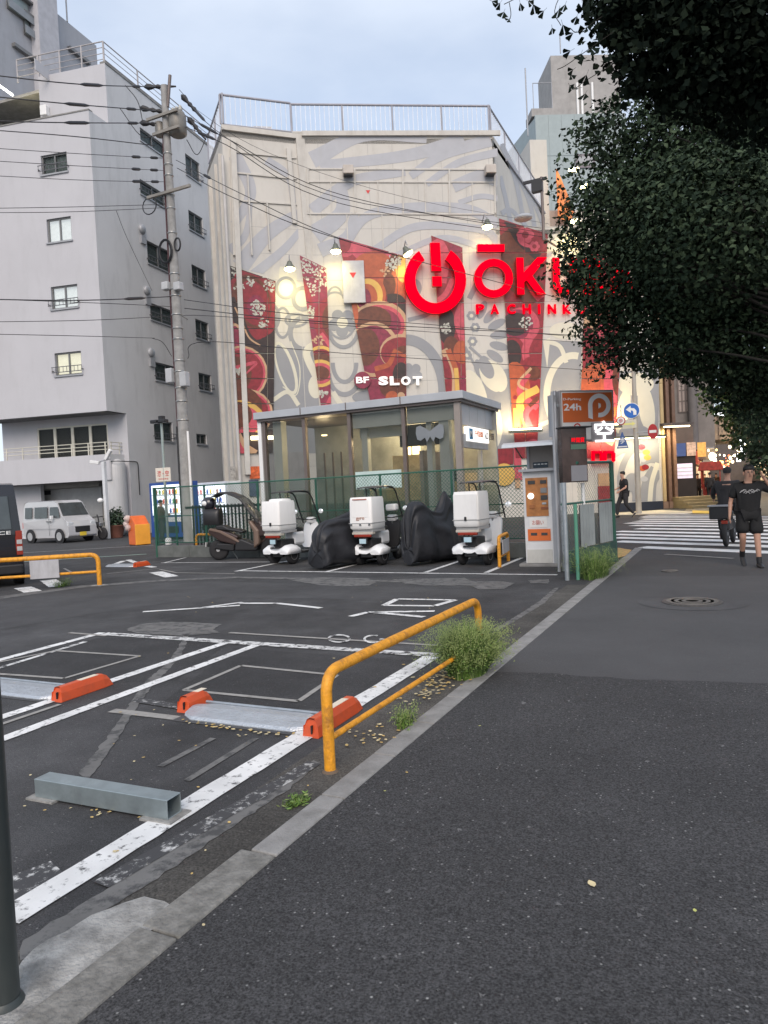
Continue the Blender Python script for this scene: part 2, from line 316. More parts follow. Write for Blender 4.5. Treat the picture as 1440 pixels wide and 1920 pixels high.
line('parking_line', [gl((-30, 1246), (192, 1187)), ((-6.9, 3.0), G(-30, 1246).to_2d())], .115, wp); line('parking_line', [gl((-30, 1262), (160, 1204)), ((-7.2, 3.0), G(-30, 1262).to_2d())], .07, wp2)
line('parking_line', [gl((195, 1189), (840, 1231))], .15, wp2, .0075)
line('parking_line', [gl((255, 1313), (375, 1333))], .10, wp3, .0075)
line('faded_line', [gl((130, 1187), (200, 1193)), gl((430, 1187), (835, 1212))], .06, cream, .007)
line('faded_square', [gl((345, 1295), (452, 1249)), gl((452, 1249), (632, 1267)), gl((632, 1267), (560, 1316)), gl((560, 1316), (345, 1295))], .05, cream, .007)
line('faded_square', [gl((-40, 1250), (105, 1221)), gl((105, 1221), (262, 1231)), gl((262, 1231), (120, 1273)), gl((120, 1273), (-40, 1262))], .05, cream, .007)
line('faded_line', [gl((210, 1333), (370, 1352))], .09, cream, .0055); line('faded_line', [gl((0, 1360), (112, 1322))], .05, cream, .007)
line('worn_line', [gl((190, 1662), (590, 1432))], .10, wp3, .008); line('worn_line', [gl((30, 1640), (70, 1690))], .3, wp3, .005)
line('worn_line', [gl((300, 1438), (400, 1385)), gl((350, 1465), (480, 1385))], .05, faint, .005)
line('bay_line', [((-9.62, 12.72), (-2.6, 12.36))], .09, wp); line('bay_line', [((-13.3, 14.3), (-9.5, 14.5))], .07, wp)
for x in (-9.62, -7.34, -5.15, -3.95): line('bay_line', [((x, 12.6), (x, 15.2))], .10, wp, .0078)
line('bay_line', [((-13.2, 14.3), (-13.6, 15.6))], .07, wp, .0078)
# road lettering and arrow
line('road_arrow', [gl((268, 1148), (450, 1136)), gl((380, 1140), (455, 1130)), gl((450, 1132), (520, 1132)), gl((520, 1132), (602, 1141))], .10, paint('arrow_paint', wear=.4), .0085)
line('road_lettering', [gl((745, 1124), (853, 1126)), gl((853, 1126), (815, 1137)), gl((815, 1137), (720, 1136)), gl((720, 1136), (745, 1124))], .10, wp, .0085)
line('road_lettering', [gl((657, 1157), (690, 1149)), gl((690, 1149), (815, 1147)), gl((700, 1149), (795, 1158))], .10, wp, .0093)
b = B()
def gring(cx, cy, rx, ry, a0=0, a1=6.283, w=.24, n=20):
    po = arc((cx, cy), rx, ry, a0, a1, n); pi = arc((cx, cy), rx*(1-w), ry*(1-w*1.3), a0, a1, n); q = [G(x, y, .009) for x, y in po+pi]
    b.add(q, [(i, i+1, n+2+i, n+1+i) for i in range(n)])
gring(636, 1197, 22, 8); gring(700, 1198, 19, 8, .5, 5.2); gring(716, 1203, 14, 6, -2, 3.0)
struct(b.build('bay_number', wp2))
line('kerb_marking', [gl((1150, 1041), (1160, 1038))], .3, wp)
# crossing
stripe_v = Vector((-.878, .479)); cb_d = [17.14, 18.5, 19.69, 20.84, 22.1, 23.53, 25.07, 26.37, 27.63, 28.85, 29.98, 31.0, 32.16, 33.3]
cx_ = [-.97, -1.04, -1.1, -1.17, -1.23, -1.31, -1.39, -1.46, -1.53, -1.59, -1.65, -1.71, -1.77, -1.83]
sp = paint('crossing_paint', (.86, .86, .84), wear=.30); lefts = [.86, 1.65, 1.8, 1.9, 1.95, 1.3, 1.6, 1.9, 1.6, 1.4, 1.5, 1.5, 1.3, 1.3]
xw = struct(B().add([(-6.5, 16.9, -.006), (1.0, 14.6, -.006), (5, 14.3, -.006), (5, 34.6, -.006), (-6, 37.2, -.006)], [(0, 1, 2, 3, 4)]).build('crossing', road_m))
for i, (x, yy) in enumerate(zip(cx_, cb_d)):
    b = B(); p = Vector((x, yy)); w = .52 if i < 9 else .42; nrm = Vector((.479, .878)); a, c = p+stripe_v*lefts[i], p-stripe_v*4.6
    b.add([(q.x, q.y, .0) for q in (a-nrm*w/2, c-nrm*w/2, c+nrm*w/2, a+nrm*w/2)], [(0, 1, 2, 3)]); b.build('stripe', sp, xw)
line('worn_line', [gl((1247, 1040), (1375, 1048))], .12, cream, .012)
decal('warm_paving', [[(1158, 1027), (1185, 1031), (1172, 1042), (1158, 1046)]], .01, M('yellow_paving', (.55, .33, .12), .8))
decal('far_kerb', [[(1150, 966), (1300, 962), (1300, 959), (1240, 956), (1150, 962)]], .004, M('pale_kerb', (.55, .5, .38), .8))
decal('far_pavement', [[(1300, 964), (1460, 968), (1460, 900), (1352, 898), (1296, 944), (1280, 962)]], .002, M('arcade_paving', (.16, .14, .10), .7, var=.2))
decal('tactile_paving', [[(1298, 957), (1338, 958), (1338, 963), (1298, 962)]], .014, M('yellow_tile', (.75, .5, .06), .7))
# green roadside lines in the street on the left
line('road_line', [((-28, 8.2), (-16.2, 16.8)), ], .12, paint('green_white_paint', (.45, .62, .52), .36), .002)
line('road_line', [((-33, 10.5), (-19.2, 20.3))], .10, paint('pale_paint', (.5, .52, .5), .4), .002)
line('bay_line', [gl((205, 1062), (232, 1052)), gl((240, 1050), (262, 1058)), gl((275, 1062), (290, 1064))], .16, wp); line('bay_line', [gl((292, 1073), (322, 1082))], .3, wp, .007)
line('bay_line', [gl((42, 1102), (62, 1110)), gl((90, 1088), (108, 1100))], .32, wp, .007)
line('faded_line', [gl((200, 1076), (300, 1066)), gl((120, 1066), (135, 1074)), gl((300, 1068), (330, 1074)), gl((330, 1074), (440, 1076))], .06, cream, .006)
rk = random.Random(12); decal('gum_spot', [[(x+rx*math.cos(t), y+ry*math.sin(t)) for t in [i*.7 for i in range(9)]] for x, y, rx, ry in [(rk.uniform(700, 1430), rk.uniform(1300, 1900), rk.uniform(2, 4), rk.uniform(1.2, 2.4)) for _ in range(34)]], .0055, M('gum', (.14, .14, .14), .8))
# manholes
def manhole(px, py, r, lab, ring=0):
    c = G(px, py); t = thing('manhole_cover', lab, 'manhole cover', (c.x, c.y, .004)); b = B()
    b.lathe([(r, .0), (r, .012), (r*.96, .016), (.001, .016)], (c.x, c.y, .004), n=32, smooth=False); b.build('cover', M('iron_cover', (.10, .095, .09), .6, .4, var=.3, vs=30), t)
    for k in range(3):
        b = B(); rr = r*(.85-.25*k); b.lathe([(rr, .0), (rr, .006), (rr-.05, .006), (rr-.05, 0)], (c.x, c.y, .0205), n=28, smooth=False); b.build('raised_ring', M('iron_ring', (.19, .18, .165), .55, .5, var=.2), t)
    if ring:
        b = B(); b.add([(c.x+ring*math.cos(i*.1963)*1.05, c.y+ring*.98*math.sin(i*.1963), .0075) for i in range(32)], [tuple(range(32))]); b.build('surround', asphalt('surround_tarmac', .085, .2, 150, .3, .3), t)
manhole(1298, 1130, .36, 'round iron manhole cover ringed by a paler tarmac disc in the pavement', .62)
manhole(1256, 1072, .14, 'small flat iron lid in the dark pavement beyond the large manhole')
# ================================================================ WHEEL LOCKS
plate_m = M('chequered_plate', (.50, .53, .56), .35, .55, var=.1, vs=12, bump=1, bs=55)
stick_m = M('orange_sticker', (.85, .35, .08), .5); stick_w = M('pale_sticker', (.8, .7, .55), .5)
def block(parent, x, y, L_=.62, wd=.13, h=.12, left=False):
    b = B(); Q = Matrix.Translation((x, y, 0))
    prof = [(-wd/2, 0), (wd/2, 0), (wd/2-.012, h*.62), (wd/2-.035, h), (-wd/2+.035, h), (-wd/2+.012, h*.62)]
    rings = []
    for yy, k in ((-L_/2, .94), (-L_/2+.012, 1), (L_/2-.10, 1), (L_/2, .82)): rings.append([(px*(1 if k == 1 else k), yy + (.03*(pz/h) if yy < 0 and k != 1 else (-.05*(pz/h) if k == .82 else 0)), pz*(1 if k > .9 else .8)) for px, pz in prof])
    b.loft([[Vector(p) for p in r] for r in rings], 0, Q, smooth=False); o = b.build('stop_block', red_plastic, parent, bevel=.006)
    b = B(); b.box((x, y+.05, h+.0012), (wd*.42, L_*.34, .002)); s = b.build('sticker', stick_w, o); b = B(); b.box((x, y+.05, h+.0032), (wd*.22, L_*.12, .002)); b.build('sticker_mark', stick_m, o) if False else None
    b = B(); b.box((x+.01, y-L_/2+.004, h*.45), (.008, .02, h*.45)); b.build('slot', black, o)
    return o
def wheel_lock(lab, xa, xb, yc, grp='wheel lock plates in the parking bays', flap=True, la=.62, lb=.62):
    t = thing('wheel_lock', lab, 'wheel lock', ((xa+xb)/2, yc, 0), grp)
    if la: block(t, xa, yc+.12, la)
    if lb: block(t, xb, yc+.12, lb)
    b = B(); n = 14; rings = []
    for i, xx in enumerate((xa+.07, xa+.19, xb-.19, xb-.07)):
        e = .55 if i in (0, 3) else 1
        rings.append([(xx, yc-.17*e, .012), (xx, yc-.15*e, .03), (xx, yc-.0*e, .055), (xx, yc+.1*e, .05), (xx, yc+.16*e, .015), (xx, yc+.16*e, .005), (xx, yc-.17*e, .003)])
    b.loft(rings, 0, None, smooth=False); b.build('flap_plate', plate_m, t)
    b = B(); b.tube([(xa+.1, yc+.125, .05), (xb-.1, yc+.125, .05)], .012); b.build('hinge_bar', steel, t)
    b = B(); b.box(((xa+xb)/2, yc, .0045), (xb-xa-.1, .42, .003)); b.build('base_frame', M('dark_frame', (.07, .07, .072), .7), t)
wheel_lock('worn silver wheel lock plate between orange blocks beside the near orange railing', -3.72, -2.49, 4.17, la=.3, lb=.66)
wheel_lock('silver wheel lock plate with one big orange block at the left edge of the photo', -6.25, -4.98, 4.22, la=0, lb=.56)
wheel_lock('distant wheel lock plate ending in a single orange block beyond the left railing', -14.4, -13.3, 13.5, la=0, lb=.5)
# square steel tube bumper
p0, p1 = G(66, 1498), G(333, 1546); t = thing('wheel_stop', 'square galvanised steel tube lying across the nearest parking bay as a wheel stop', 'wheel stop', p0)
dv = (p1-p0); dv.z = 0; Lg = dv.length-.06; dv.normalize(); nv = Vector((-dv.y, dv.x, 0)); b = B(); wd, hh, th = .105, .10, .006
T = frame3(p0+nv*wd/2*1.0+Vector((0, 0, .052+.012)), nv, (0, 0, 1)); Q = T
def ringsq(w, h): return [(-w/2, -h/2), (w/2, -h/2), (w/2, h/2), (-w/2, h/2)]
o_, i_ = ringsq(wd, hh), ringsq(wd-2*th, hh-2*th)
for zz in (0,): pass
R4 = []
base = p0+nv*wd/2+Vector((0, 0, hh/2+.012))
def pt(c, d): return base+nv*c[0]+Vector((0, 0, c[1]))+dv*d
b.loft([[pt(c, 0) for c in i_], [pt(c, 0) for c in o_], [pt(c, Lg) for c in o_], [pt(c, Lg) for c in i_], [pt(c, 0) for c in i_]], smooth=False, cap=False)
b.build('square_tube', M('zinc_tube', (.33, .385, .40), .4, .6, var=.14, vs=11, dirt=.35, dcol=(.2, .22, .22), dscale=(3, 3, 3)), t, bevel=.003)
for dd in (.06, Lg-.06):
    b = B(); q = base+dv*dd; b.box((q.x, q.y, .007), (.2, .16, .012), rz=math.atan2(dv.y, dv.x)); b.build('mortar_bed', mortar, t)
# ================================================================ ORANGE RAILS
def rail(lab, a, c, h, r, mid=None, rmid=None, rad=.14, plate=False, group=None, sheet_=None):
    a = Vector((a[0], a[1], 0)); c = Vector((c[0], c[1], 0)); t = thing('guard_rail', lab, 'railing', a, group)
    up = Vector((0, 0, h)); b = B(); b.tube(fillet([a, a+up, c+up, c], rad, 7), r, 14); b.build('bent_tube', orange, t)
    if mid: b = B(); b.tube([a+Vector((0, 0, mid)), c+Vector((0, 0, mid))], rmid or r*.55, 10); b.build('lower_rail', orange, t)
    for q in (a, c):
        b = B(); b.lathe([(r*1.5, .002), (r*1.3, .012), (r, .016)], (q.x, q.y, 0), n=14); b.build('base_collar', M('rusty_mortar', (.14, .10, .07), .9), t)
        if plate: b = B(); b.box((q.x, q.y, .008), (.26, .2, .012)); b.build('foot_plate', mortar, t)
    if sheet_:
        d = (c-a).normalized(); s0, s1, z0, z1 = sheet_; q0, q1 = a+d*s0, a+d*s1; n = Vector((d.y, -d.x, 0))*(r+.006); 
        if n.dot(-q0) < 0: n = -n
        b = B(); b.extr([q0+n+Vector((0, 0, z0)), q1+n+Vector((0, 0, z0)), q1+n+Vector((0, 0, z1)), q0+n+Vector((0, 0, z1))], n*.4); b.build('blank_plate', M('scuffed_grey_board', (.42, .42, .44), .6, dirt=.4), t)
    return t
rail('long orange tube railing beside the kerb with grass growing through its far end', (-2.08, 3.5), (-2.02, 6.15), .575, .033, .19, .019)
rail('low orange railing at the left edge in front of the black van', (-11.2, 10.3), (-13.2, 8.85), .62, .045, .28, .028, plate=True, sheet_=(.72, 1.25, .22, .58), rad=.16)
rail('short orange hoop with a grey infill plate beside the payment machine', (-3.92, 13.4), (-4.05, 14.5), .60, .035, .2, .02, sheet_=(.15, .95, .25, .52))
rail('short orange hoop behind the rear wheel of the large canopied scooter', (-13.55, 16.02), (-12.7, 15.95), .62, .035, .2, .02)
# dark post at the left edge
pp = G(9, 1885); b = B(); b.tube([(pp.x, pp.y, 0), (pp.x, pp.y, 3.2)], .047, 20); b.lathe([(.062, 0), (.06, .012), (.05, .03)], (pp.x, pp.y, .0), n=20)
tag(b.build('post', M('dark_green_post', (.035, .045, .045), .4, .2, var=.15, dirt=.3)), 'dark green steel post cut off by the left edge in the foreground', 'post')
# ================================================================ PACHINKO BUILDING (white mural facade)
wall_m = M('mural_white_wall', (.56, .535, .49), .75, var=.05, vs=.6, bump=.3, bs=12, dirt=.30, dcol=(.36, .33, .29), dscale=(1.2, 1.2, .3))
trim_m = M('wall_trim', (.55, .525, .48), .7, var=.08, dirt=.35, dcol=(.28, .24, .2)); rail_m = M('roof_rail_paint', (.34, .34, .38), .5)
u1 = Vector((.854, .521)); FW = Wall((-2.72, 38.4), u1)
Mid = FW.P(566, 600); Cn = FW.P(937, 600)
sM = (Mid-FW.p).dot(FW.u); sC = (Cn-FW.p).dot(FW.u)
u2 = Vector((math.sin(R_(46.6)), math.cos(R_(46.6)))); CW = Wall(FW.at(sM, 0), u2)
sL = CW.sz(415, 240)[0]; Lp = CW.at(sL, 0)
SW = Wall(Lp, (-.742, .670), n=(-.67, -.742)); RW = Wall(FW.at(sC, 0), (0, 1), n=(1, 0))
zt = FW.sz(750, 250)[1]; zr = FW.sz(750, 195)[1]; zA = FW.sz(1000, 425)[1]
bld = thing('pachinko_building', 'white building painted with grey swirls and red flower banners, big red sign', 'building', FW.at(sC-5, 0))
TH = .3
def wallbox(w, s0, s1, z0, z1, name='wall', mat=wall_m, o0=-TH, o1=0, bevel=0, parent=bld):
    b = B(); b.wbox(w, s0, s1, z0, z1, o0, o1); return b.build(name, mat, parent, bevel)
wallbox(FW, sM, sC, 0, zt); wallbox(FW, sC, FW.sz(1240, 900)[0], 0, zA, mat=wall_m)
wallbox(CW, sL, 0, 0, zt); wallbox(SW, 0, 4.2, 0, zt-.3); wallbox(RW, .3, 11.5, zA-3, zt)
# back of the blocks and roof
b = B(); ps = [CW.at(sL, 0), FW.at(sM, 0), FW.at(sC, 0), RW.at(11.5, 0), RW.at(11.5, 0)+Vector((-14, 2, 0)), SW.at(4.2, 0)]
b.extr([p+Vector((0, 0, zt-.5)) for p in ps], (0, 0, .25)); b.build('roof', concrete, bld)
b = B(); e0, e1 = FW.at(sC, zA-.35), FW.at(FW.sz(1240, 900)[0], zA-.35); b.extr([e0, e1, e1+Vector((0, 9, 0)), e0+Vector((0, 9, 0))], (0, 0, .2)); b.build('lower_roof', concrete, bld)
# right end return of the low block
e1w = Wall(FW.at(FW.sz(1240, 900)[0], 0), (0, 1), n=(1, 0)); wallbox(e1w, 0, 9, 0, zA, 'side_wall')
# black plinth
wallbox(FW, FW.sz(1150, 950)[0], FW.sz(1240, 900)[0]+.03, 0, .42, 'plinth', M('black_plinth', (.02, .025, .04), .4), 0, .05)
# cornice, pilasters, window frames of the boarded upper storeys
def fline(w, a, c, wd=.12, o=.07, name='moulding', mat=trim_m):
    s0, z0 = w.sz(*a); s1, z1 = w.sz(*c); b = B(); d = Vector((s1-s0, z1-z0)); d.normalize(); n = Vector((-d.y, d.x))*wd/2
    q = [w.at(s0-n.x, z0-n.y, .002), w.at(s1-n.x, z1-n.y, .002), w.at(s1+n.x, z1+n.y, .002), w.at(s0+n.x, z0+n.y, .002)]
    b.extr(q, w.n*o); return b.build(name, mat, bld)
fline(FW, (566, 252), (937, 251), .22, .13, 'cornice'); fline(CW, (415, 240), (563, 258), .22, .13, 'cornice')
for y in (317, 341, 401): fline(FW, (575, y), (927, y+1), .07, .045)
for x in (577, 665, 755, 842, 927): fline(FW, (x, 317), (x+1, 400), .08, .055)
for x in (620, 708, 797, 885): fline(FW, (x, 342), (x+1, 400), .05, .04)
for x in (582, 650, 716): fline(FW, (x, 402), (x+4, 500), .05, .03)
pil = [((562, 262), (583, 500), .42), ((540, 280), (552, 420), .2), ((434, 282), (440, 480), .16), ((464, 330), (472, 480), .06), ((500, 380), (505, 470), .06)]
for a, c, w_ in pil: fline(CW, a, c, w_, .13, 'pilaster')
for ya, yb in ((285, 297), (324, 336), (376, 384)): fline(CW, (437, ya), (556, yb), .07, .06)
for a, c, w_ in (((395, 265), (430, 890), .5), ((412, 262), (446, 890), .3)): 
    s0, z0 = SW.sz(*a); fline(CW, (a[0]+24, a[1]), (c[0]+18, c[1]), w_*.8, .22, 'pilaster') if a[0] > 400 else None
for s in (.4, 1.5, 3.2): wallbox(SW, s-.18, s+.18, 0, zt-1.2, 'pilaster', trim_m, 0, .18)
b = B(); b.tube([CW.at(sL-.05, 0, .25), CW.at(sL-.05, zt-1.5, .25)], .07); b.build('drain_pipe', M('pipe', (.5, .48, .46), .5), bld)
# floodlight boxes on the upper wall
for x, y in ((652, 326), (916, 325)):
    s, z = FW.sz(x, y); b = B(); b.wbox(FW, s-.25, s+.25, z-.2, z+.2, .1, .55); b.build('floodlight_box', M('floodlight_housing', (.5, .45, .4), .6), bld, bevel=.03)
    b = B(); b.wbox(FW, s-.2, s+.2, z-.24, z-.2, .15, .5); b.build('floodlight_lens', black, bld)
s, z = FW.sz(690, 360); b = B(); b.extr([FW.at(s-.1, z+.08, .002), FW.at(s+.1, z+.08, .002), FW.at(s, z-.1, .002)], FW.n*.01); b.build('red_triangle', M('red_mark', (.6, .03, .03), .5), bld)
# roof railing
def balus(w, s0, s1, z0, z1, step=.22):
    b = B(); k = int(abs(s1-s0)/step)
    for i in range(k+1): s = s0+(s1-s0)*i/k; b.add([w.at(s-.012, z0, -.1), w.at(s+.012, z0, -.1), w.at(s+.012, z1, -.1), w.at(s-.012, z1, -.1), w.at(s-.012, z0, -.13), w.at(s+.012, z0, -.13), w.at(s+.012, z1, -.13), w.at(s-.012, z1, -.13)], [(0, 1, 2, 3), (5, 4, 7, 6), (1, 5, 6, 2), (4, 0, 3, 7)])
    stuff(b.build('baluster_row', M('baluster_paint', (.72, .75, .80), .5), rl)); b = B()
    b.tube([w.at(s0, z1, -.115), w.at(s1, z1, -.115)], .055, 6); b.build('handrail', rail_m, rl); b = B(); b.tube([w.at(s0, z0, -.115), w.at(s1, z0, -.115)], .035, 6); b.build('bottom_rail', rail_m, rl)
    k = max(1, round(abs(s1-s0)/2.6))
    for i in range(k+1): s = s0+(s1-s0)*i/k; b = B(); b.tube([w.at(s, z0, -.115), w.at(s, z1, -.115)], .04, 6); b.build('railing_post', rail_m, rl)
rl = B(); rl.wbox(FW, sM, sC, zt, zt+.06, -.25, .02); rl = rl.build('roof_railing', trim_m, bld)
balus(FW, sM, sC, zt+.1, zr); balus(CW, sL, 0, zt+.1, zr+.05); balus(SW, 0, 4.2, zt+.1, zr+.05, .3); balus(RW, 0, 11.5, zt+.1, zr)
# roof hut and gear
q0 = FW.P(835, 240, -3.5); T0 = Wall(q0.to_2d(), u1); b = B(); b.extr([T0.at(-2, zt-.2), T0.at(1.6, zt-.2), T0.at(1.6, zt+1.3), T0.at(-2, zt+.55)], -T0.n*2.5); b.build('roof_hut', M('corrugated_cream', (.5, .47, .42), .7, dirt=.3), bld)
b = B(); q = CW.P(492, 232, -2); b.box((q.x, q.y, zt+.5), (.9, .7, 1.0), rz=.6); b.build('roof_machine', greymetal, bld)
# ---- mural
MCOL = [M('mural_grey', (.285, .29, .305), .7, var=.04), M('mural_pale_swirl', (.42, .425, .45), .7, var=.05, dirt=.2, dcol=(.4, .39, .38)), M('mural_cream', (.64, .61, .50), .7, var=.04),
        M('print_black', (.035, .02, .018), .45, var=.3, vs=5), M('print_red', (.235, .018, .026), .45, var=.25, vs=6), M('print_pink', (.50, .07, .10), .45, var=.2, vs=4), M('print_brown', (.12, .032, .015), .45, var=.35, vs=5),
        M('print_orange', (.40, .085, .03), .45, var=.2, vs=4), M('print_cream', (.50, .31, .18), .5, var=.15), M('print_silver', (.45, .44, .38), .5, var=.5, vs=14), M('print_yellow', (.62, .38, .09), .5), M('print_plum', (.22, .02, .05), .45, var=.3, vs=5)]
GR, SWL, CRM, BK, RD, PK, BR, OR, CM, SV, YL, PL_ = range(12)
def clip(poly, cp):
    area = sum(cp[i][0]*cp[(i+1) % len(cp)][1]-cp[(i+1) % len(cp)][0]*cp[i][1] for i in range(len(cp))); sg = 1 if area > 0 else -1
    for i in range(len(cp)):
        a, c = cp[i], cp[(i+1) % len(cp)]; o = []
        f = lambda p: sg*((c[0]-a[0])*(p[1]-a[1])-(c[1]-a[1])*(p[0]-a[0]))
        for j in range(len(poly)):
            p, q = poly[j], poly[(j+1) % len(poly)]; fp, fq = f(p), f(q)
            if fp >= 0: o.append(p)
            if (fp >= 0) != (fq >= 0): t = fp/(fp-fq); o.append((p[0]+(q[0]-p[0])*t, p[1]+(q[1]-p[1])*t))
        poly = o
        if len(poly) < 3: return []
    return poly
def ell(cx, cy, rx, ry=None, rot=0, n=22):
    ry = ry or rx; c, s = math.cos(rot), math.sin(rot)
    return [(cx+rx*math.cos(t)*c-ry*math.sin(t)*s, cy+rx*math.cos(t)*s+ry*math.sin(t)*c) for t in [i*2*math.pi/n for i in range(n)]]
def Ecell(*a, **k): return [ell(*a, **k)]
def rib(pts, w, w2=None, n=8):                     # ribbon along a smooth line, as convex cells
    P = smoothline([(x, y, 0) for x, y in pts], n); o = []; K = len(P)-1; w2 = w if w2 is None else w2; L1 = []
    for i, p in enumerate(P):
        t = (P[min(i+1, K)]-P[max(i-1, 0)]); t.normalize(); k = i/K; ww = (w*(1-k)+w2*k)/2
        L1.append(((p.x-t.y*ww, p.y+t.x*ww), (p.x+t.y*ww, p.y-t.x*ww)))
    for i in range(K): o.append([L1[i][0], L1[i+1][0], L1[i+1][1], L1[i][1]])
    return o
def ringc(cx, cy, rx, ry, w, a0=0, a1=2*math.pi, n=28): 
    A = arc((cx, cy), rx, ry, a0, a1, n); Bn = arc((cx, cy), rx-w, ry-w, a0, a1, n); return [[A[i], A[i+1], Bn[i+1], Bn[i]] for i in range(n)]
def flower(cx, cy, r, k, col, cc=None, ph=0):
    o = [(Ecell(cx+r*.62*math.cos(ph+i*2*math.pi/k), cy+r*.62*math.sin(ph+i*2*math.pi/k), r*.42), col) for i in range(k)]; o.append((Ecell(cx, cy, r*.4), cc if cc is not None else col)); return o
def lobe(cx, cy, rx, ry, cols, step, rot=0):
    o = []; 
    for i, c in enumerate(cols): o.append((Ecell(cx, cy, rx-step*i, ry-step*i, rot), c))
    return o
def speck(cx, cy, r, n, seed=0, col=SV, el=1):
    q = random.Random(seed); o = []
    for _ in range(n):
        a, d = q.uniform(0, 6.28), r*math.sqrt(q.random()); o.append((Ecell(cx+d*math.cos(a), cy+d*el*math.sin(a), q.uniform(1.5, 4.5), q.uniform(1, 2.5), q.uniform(0, 3), n=6), col))
    return o
def printmesh(name, shapes, region, parent, o0, w=FW, backing=None, gap=None):
    b = B(); placed = []
    if backing is not None:
        q = [w.P(x, y, .0) for x, y in region]; b.extr([p+w.n*(o0-.045) for p in q], w.n*.045, backing)
    for cells, col in shapes:
        cl = [q for q in (clip(c, region) for c in cells) if len(q) > 2]
        if not cl: continue
        xs_ = [p[0] for q in cl for p in q]; ys_ = [p[1] for q in cl for p in q]; bb = (min(xs_), max(xs_), min(ys_), max(ys_))
        lay = 1+max([l for q, l in placed if q[0] < bb[1] and q[1] > bb[0] and q[2] < bb[3] and q[3] > bb[2]], default=0); placed.append((bb, lay)); o = o0+.001+.0015*lay
        for p in cl: b.add([w.P(x, y, o) for x, y in p], [tuple(range(len(p)))], col)
    return b.build(name, MCOL, parent)
def stuff_print(*a, **k): return stuff(printmesh(*a, **k))
SEAMS = [380, 427, 474, 521, 568, 616, 663, 710, 757, 804, 860]
def banner(region, shapes, backing, vx=None, w=FW, seams=SEAMS):
    b = B(); q = [w.P(x, y, .02) for x, y in region]; b.extr(q, w.n*.03, 0); ba = b.build('banner', MCOL[CRM], bld)
    for i in range(len(seams)-1):
        y0, y1 = seams[i]+.9, seams[i+1]-.9
        for xa, xb in (((0, 3000),) if vx is None else ((0, vx-.5), (vx+.5, 3000))):
            r = clip(region, [(xa, y0), (xb, y0), (xb, y1), (xa, y1)])
            if len(r) > 2: printmesh('panel', shapes, r, ba, .10, w, backing)
B1 = [(427, 498), (516, 528), (511, 850), (446, 850)]
s1 = [(Ecell(475, 570, 52, 66, -.2), RD)]
for a in range(9): s1.append((Ecell(475+44*math.cos(a*.7), 568+56*math.sin(a*.7), 14, 14), RD))
s1 += [(Ecell(472, 565, 36, 52, -.3), BR), (Ecell(476, 568, 29, 44, -.3), RD), (Ecell(480, 575, 17, 22), PL_)] + speck(483, 577, 14, 46, 1) + speck(448, 540, 9, 16, 2) + speck(468, 528, 8, 14, 3) + speck(494, 606, 9, 16, 4) + speck(505, 535, 12, 26, 5) + speck(440, 506, 9, 14, 6)
s1 += [(rib([(430, 560), (448, 600), (462, 632), (480, 650)], 20), BK), (rib([(440, 575), (456, 610), (468, 634), (488, 648)], 3), CM)]
s1 += lobe(440, 640, 16, 34, (CM, PL_), 5) + lobe(452, 700, 50, 52, (CM, PK, RD), 4) + [(Ecell(440, 702, 32, 34), BR)] + lobe(462, 775, 50, 46, (CM, PK, RD), 4) + [(Ecell(452, 765, 40, 40), BR)]
s1 += [(rib([(440, 690), (480, 680), (462, 700)], 8, 3), PK)] + lobe(446, 790, 52, 40, (YL, PK), 9) + [(Ecell(446, 778, 27, 25), BR)] + speck(446, 695, 7, 14, 7)
s1 += [(Ecell(470, 826, 40, 16), BK), (rib([(446, 815), (458, 835), (480, 850)], 12), CM), (rib([(440, 815), (448, 838), (460, 852)], 12), PK)]
banner(B1, s1, BK, 501, CW)
B2 = [(562, 480), (612, 504), (624, 850), (614, 850)]
s2 = speck(585, 515, 30, 150, 8, el=1.3) + [(rib([(563, 525), (575, 545), (585, 572)], 16, 4), RD)] + speck(580, 585, 12, 30, 9) + [(Ecell(622, 600, 34, 44), RD), (Ecell(626, 600, 22, 34), BR), (rib([(602, 625), (620, 650), (628, 668)], 8), PK)]
s2 += lobe(602, 678, 30, 30, (YL, RD, BR), 6) + lobe(600, 700, 30, 26, (YL, PK, BR), 6) + speck(598, 640, 12, 20, 10, CM) + speck(606, 735, 8, 14, 11) + [(rib([(622, 745), (610, 770)], 10), PK)]
banner(B2, s2, PL_, 598)
B3 = [(635, 446), (760, 482), (762, 850), (713, 850)]
s3 = [(Ecell(700, 520, 90, 80), RD), (Ecell(648, 452, 22, 30), PK), (Ecell(645, 452, 14, 22), RD), (rib([(665, 460), (700, 490), (740, 490)], 30), PK), (Ecell(700, 505, 40, 34), OR), (Ecell(755, 520, 28, 55), OR), (Ecell(757, 500, 16, 30), YL)]
s3 += [(rib([(745, 480), (732, 500), (722, 530)], 22, 8), BR)] + speck(738, 492, 14, 44, 12) + speck(722, 510, 10, 14, 13, CM) + [(Ecell(730, 535, 12, 22), BR), (Ecell(690, 552, 34, 36), OR), (Ecell(690, 554, 28, 32), YL), (Ecell(688, 558, 20, 26), OR), (Ecell(682, 560, 14, 20), PL_), (rib([(726, 560), (748, 562), (765, 590)], 18), BK)]
s3 += lobe(712, 610, 54, 46, (CM, PK, PL_), 7) + [(Ecell(700, 600, 34, 26), BR), (Ecell(652, 590, 20, 40), OR), (Ecell(648, 590, 13, 34), RD)] + lobe(700, 655, 48, 52, (CM, PL_), 7) + [(Ecell(684, 650, 28, 36), BR)]
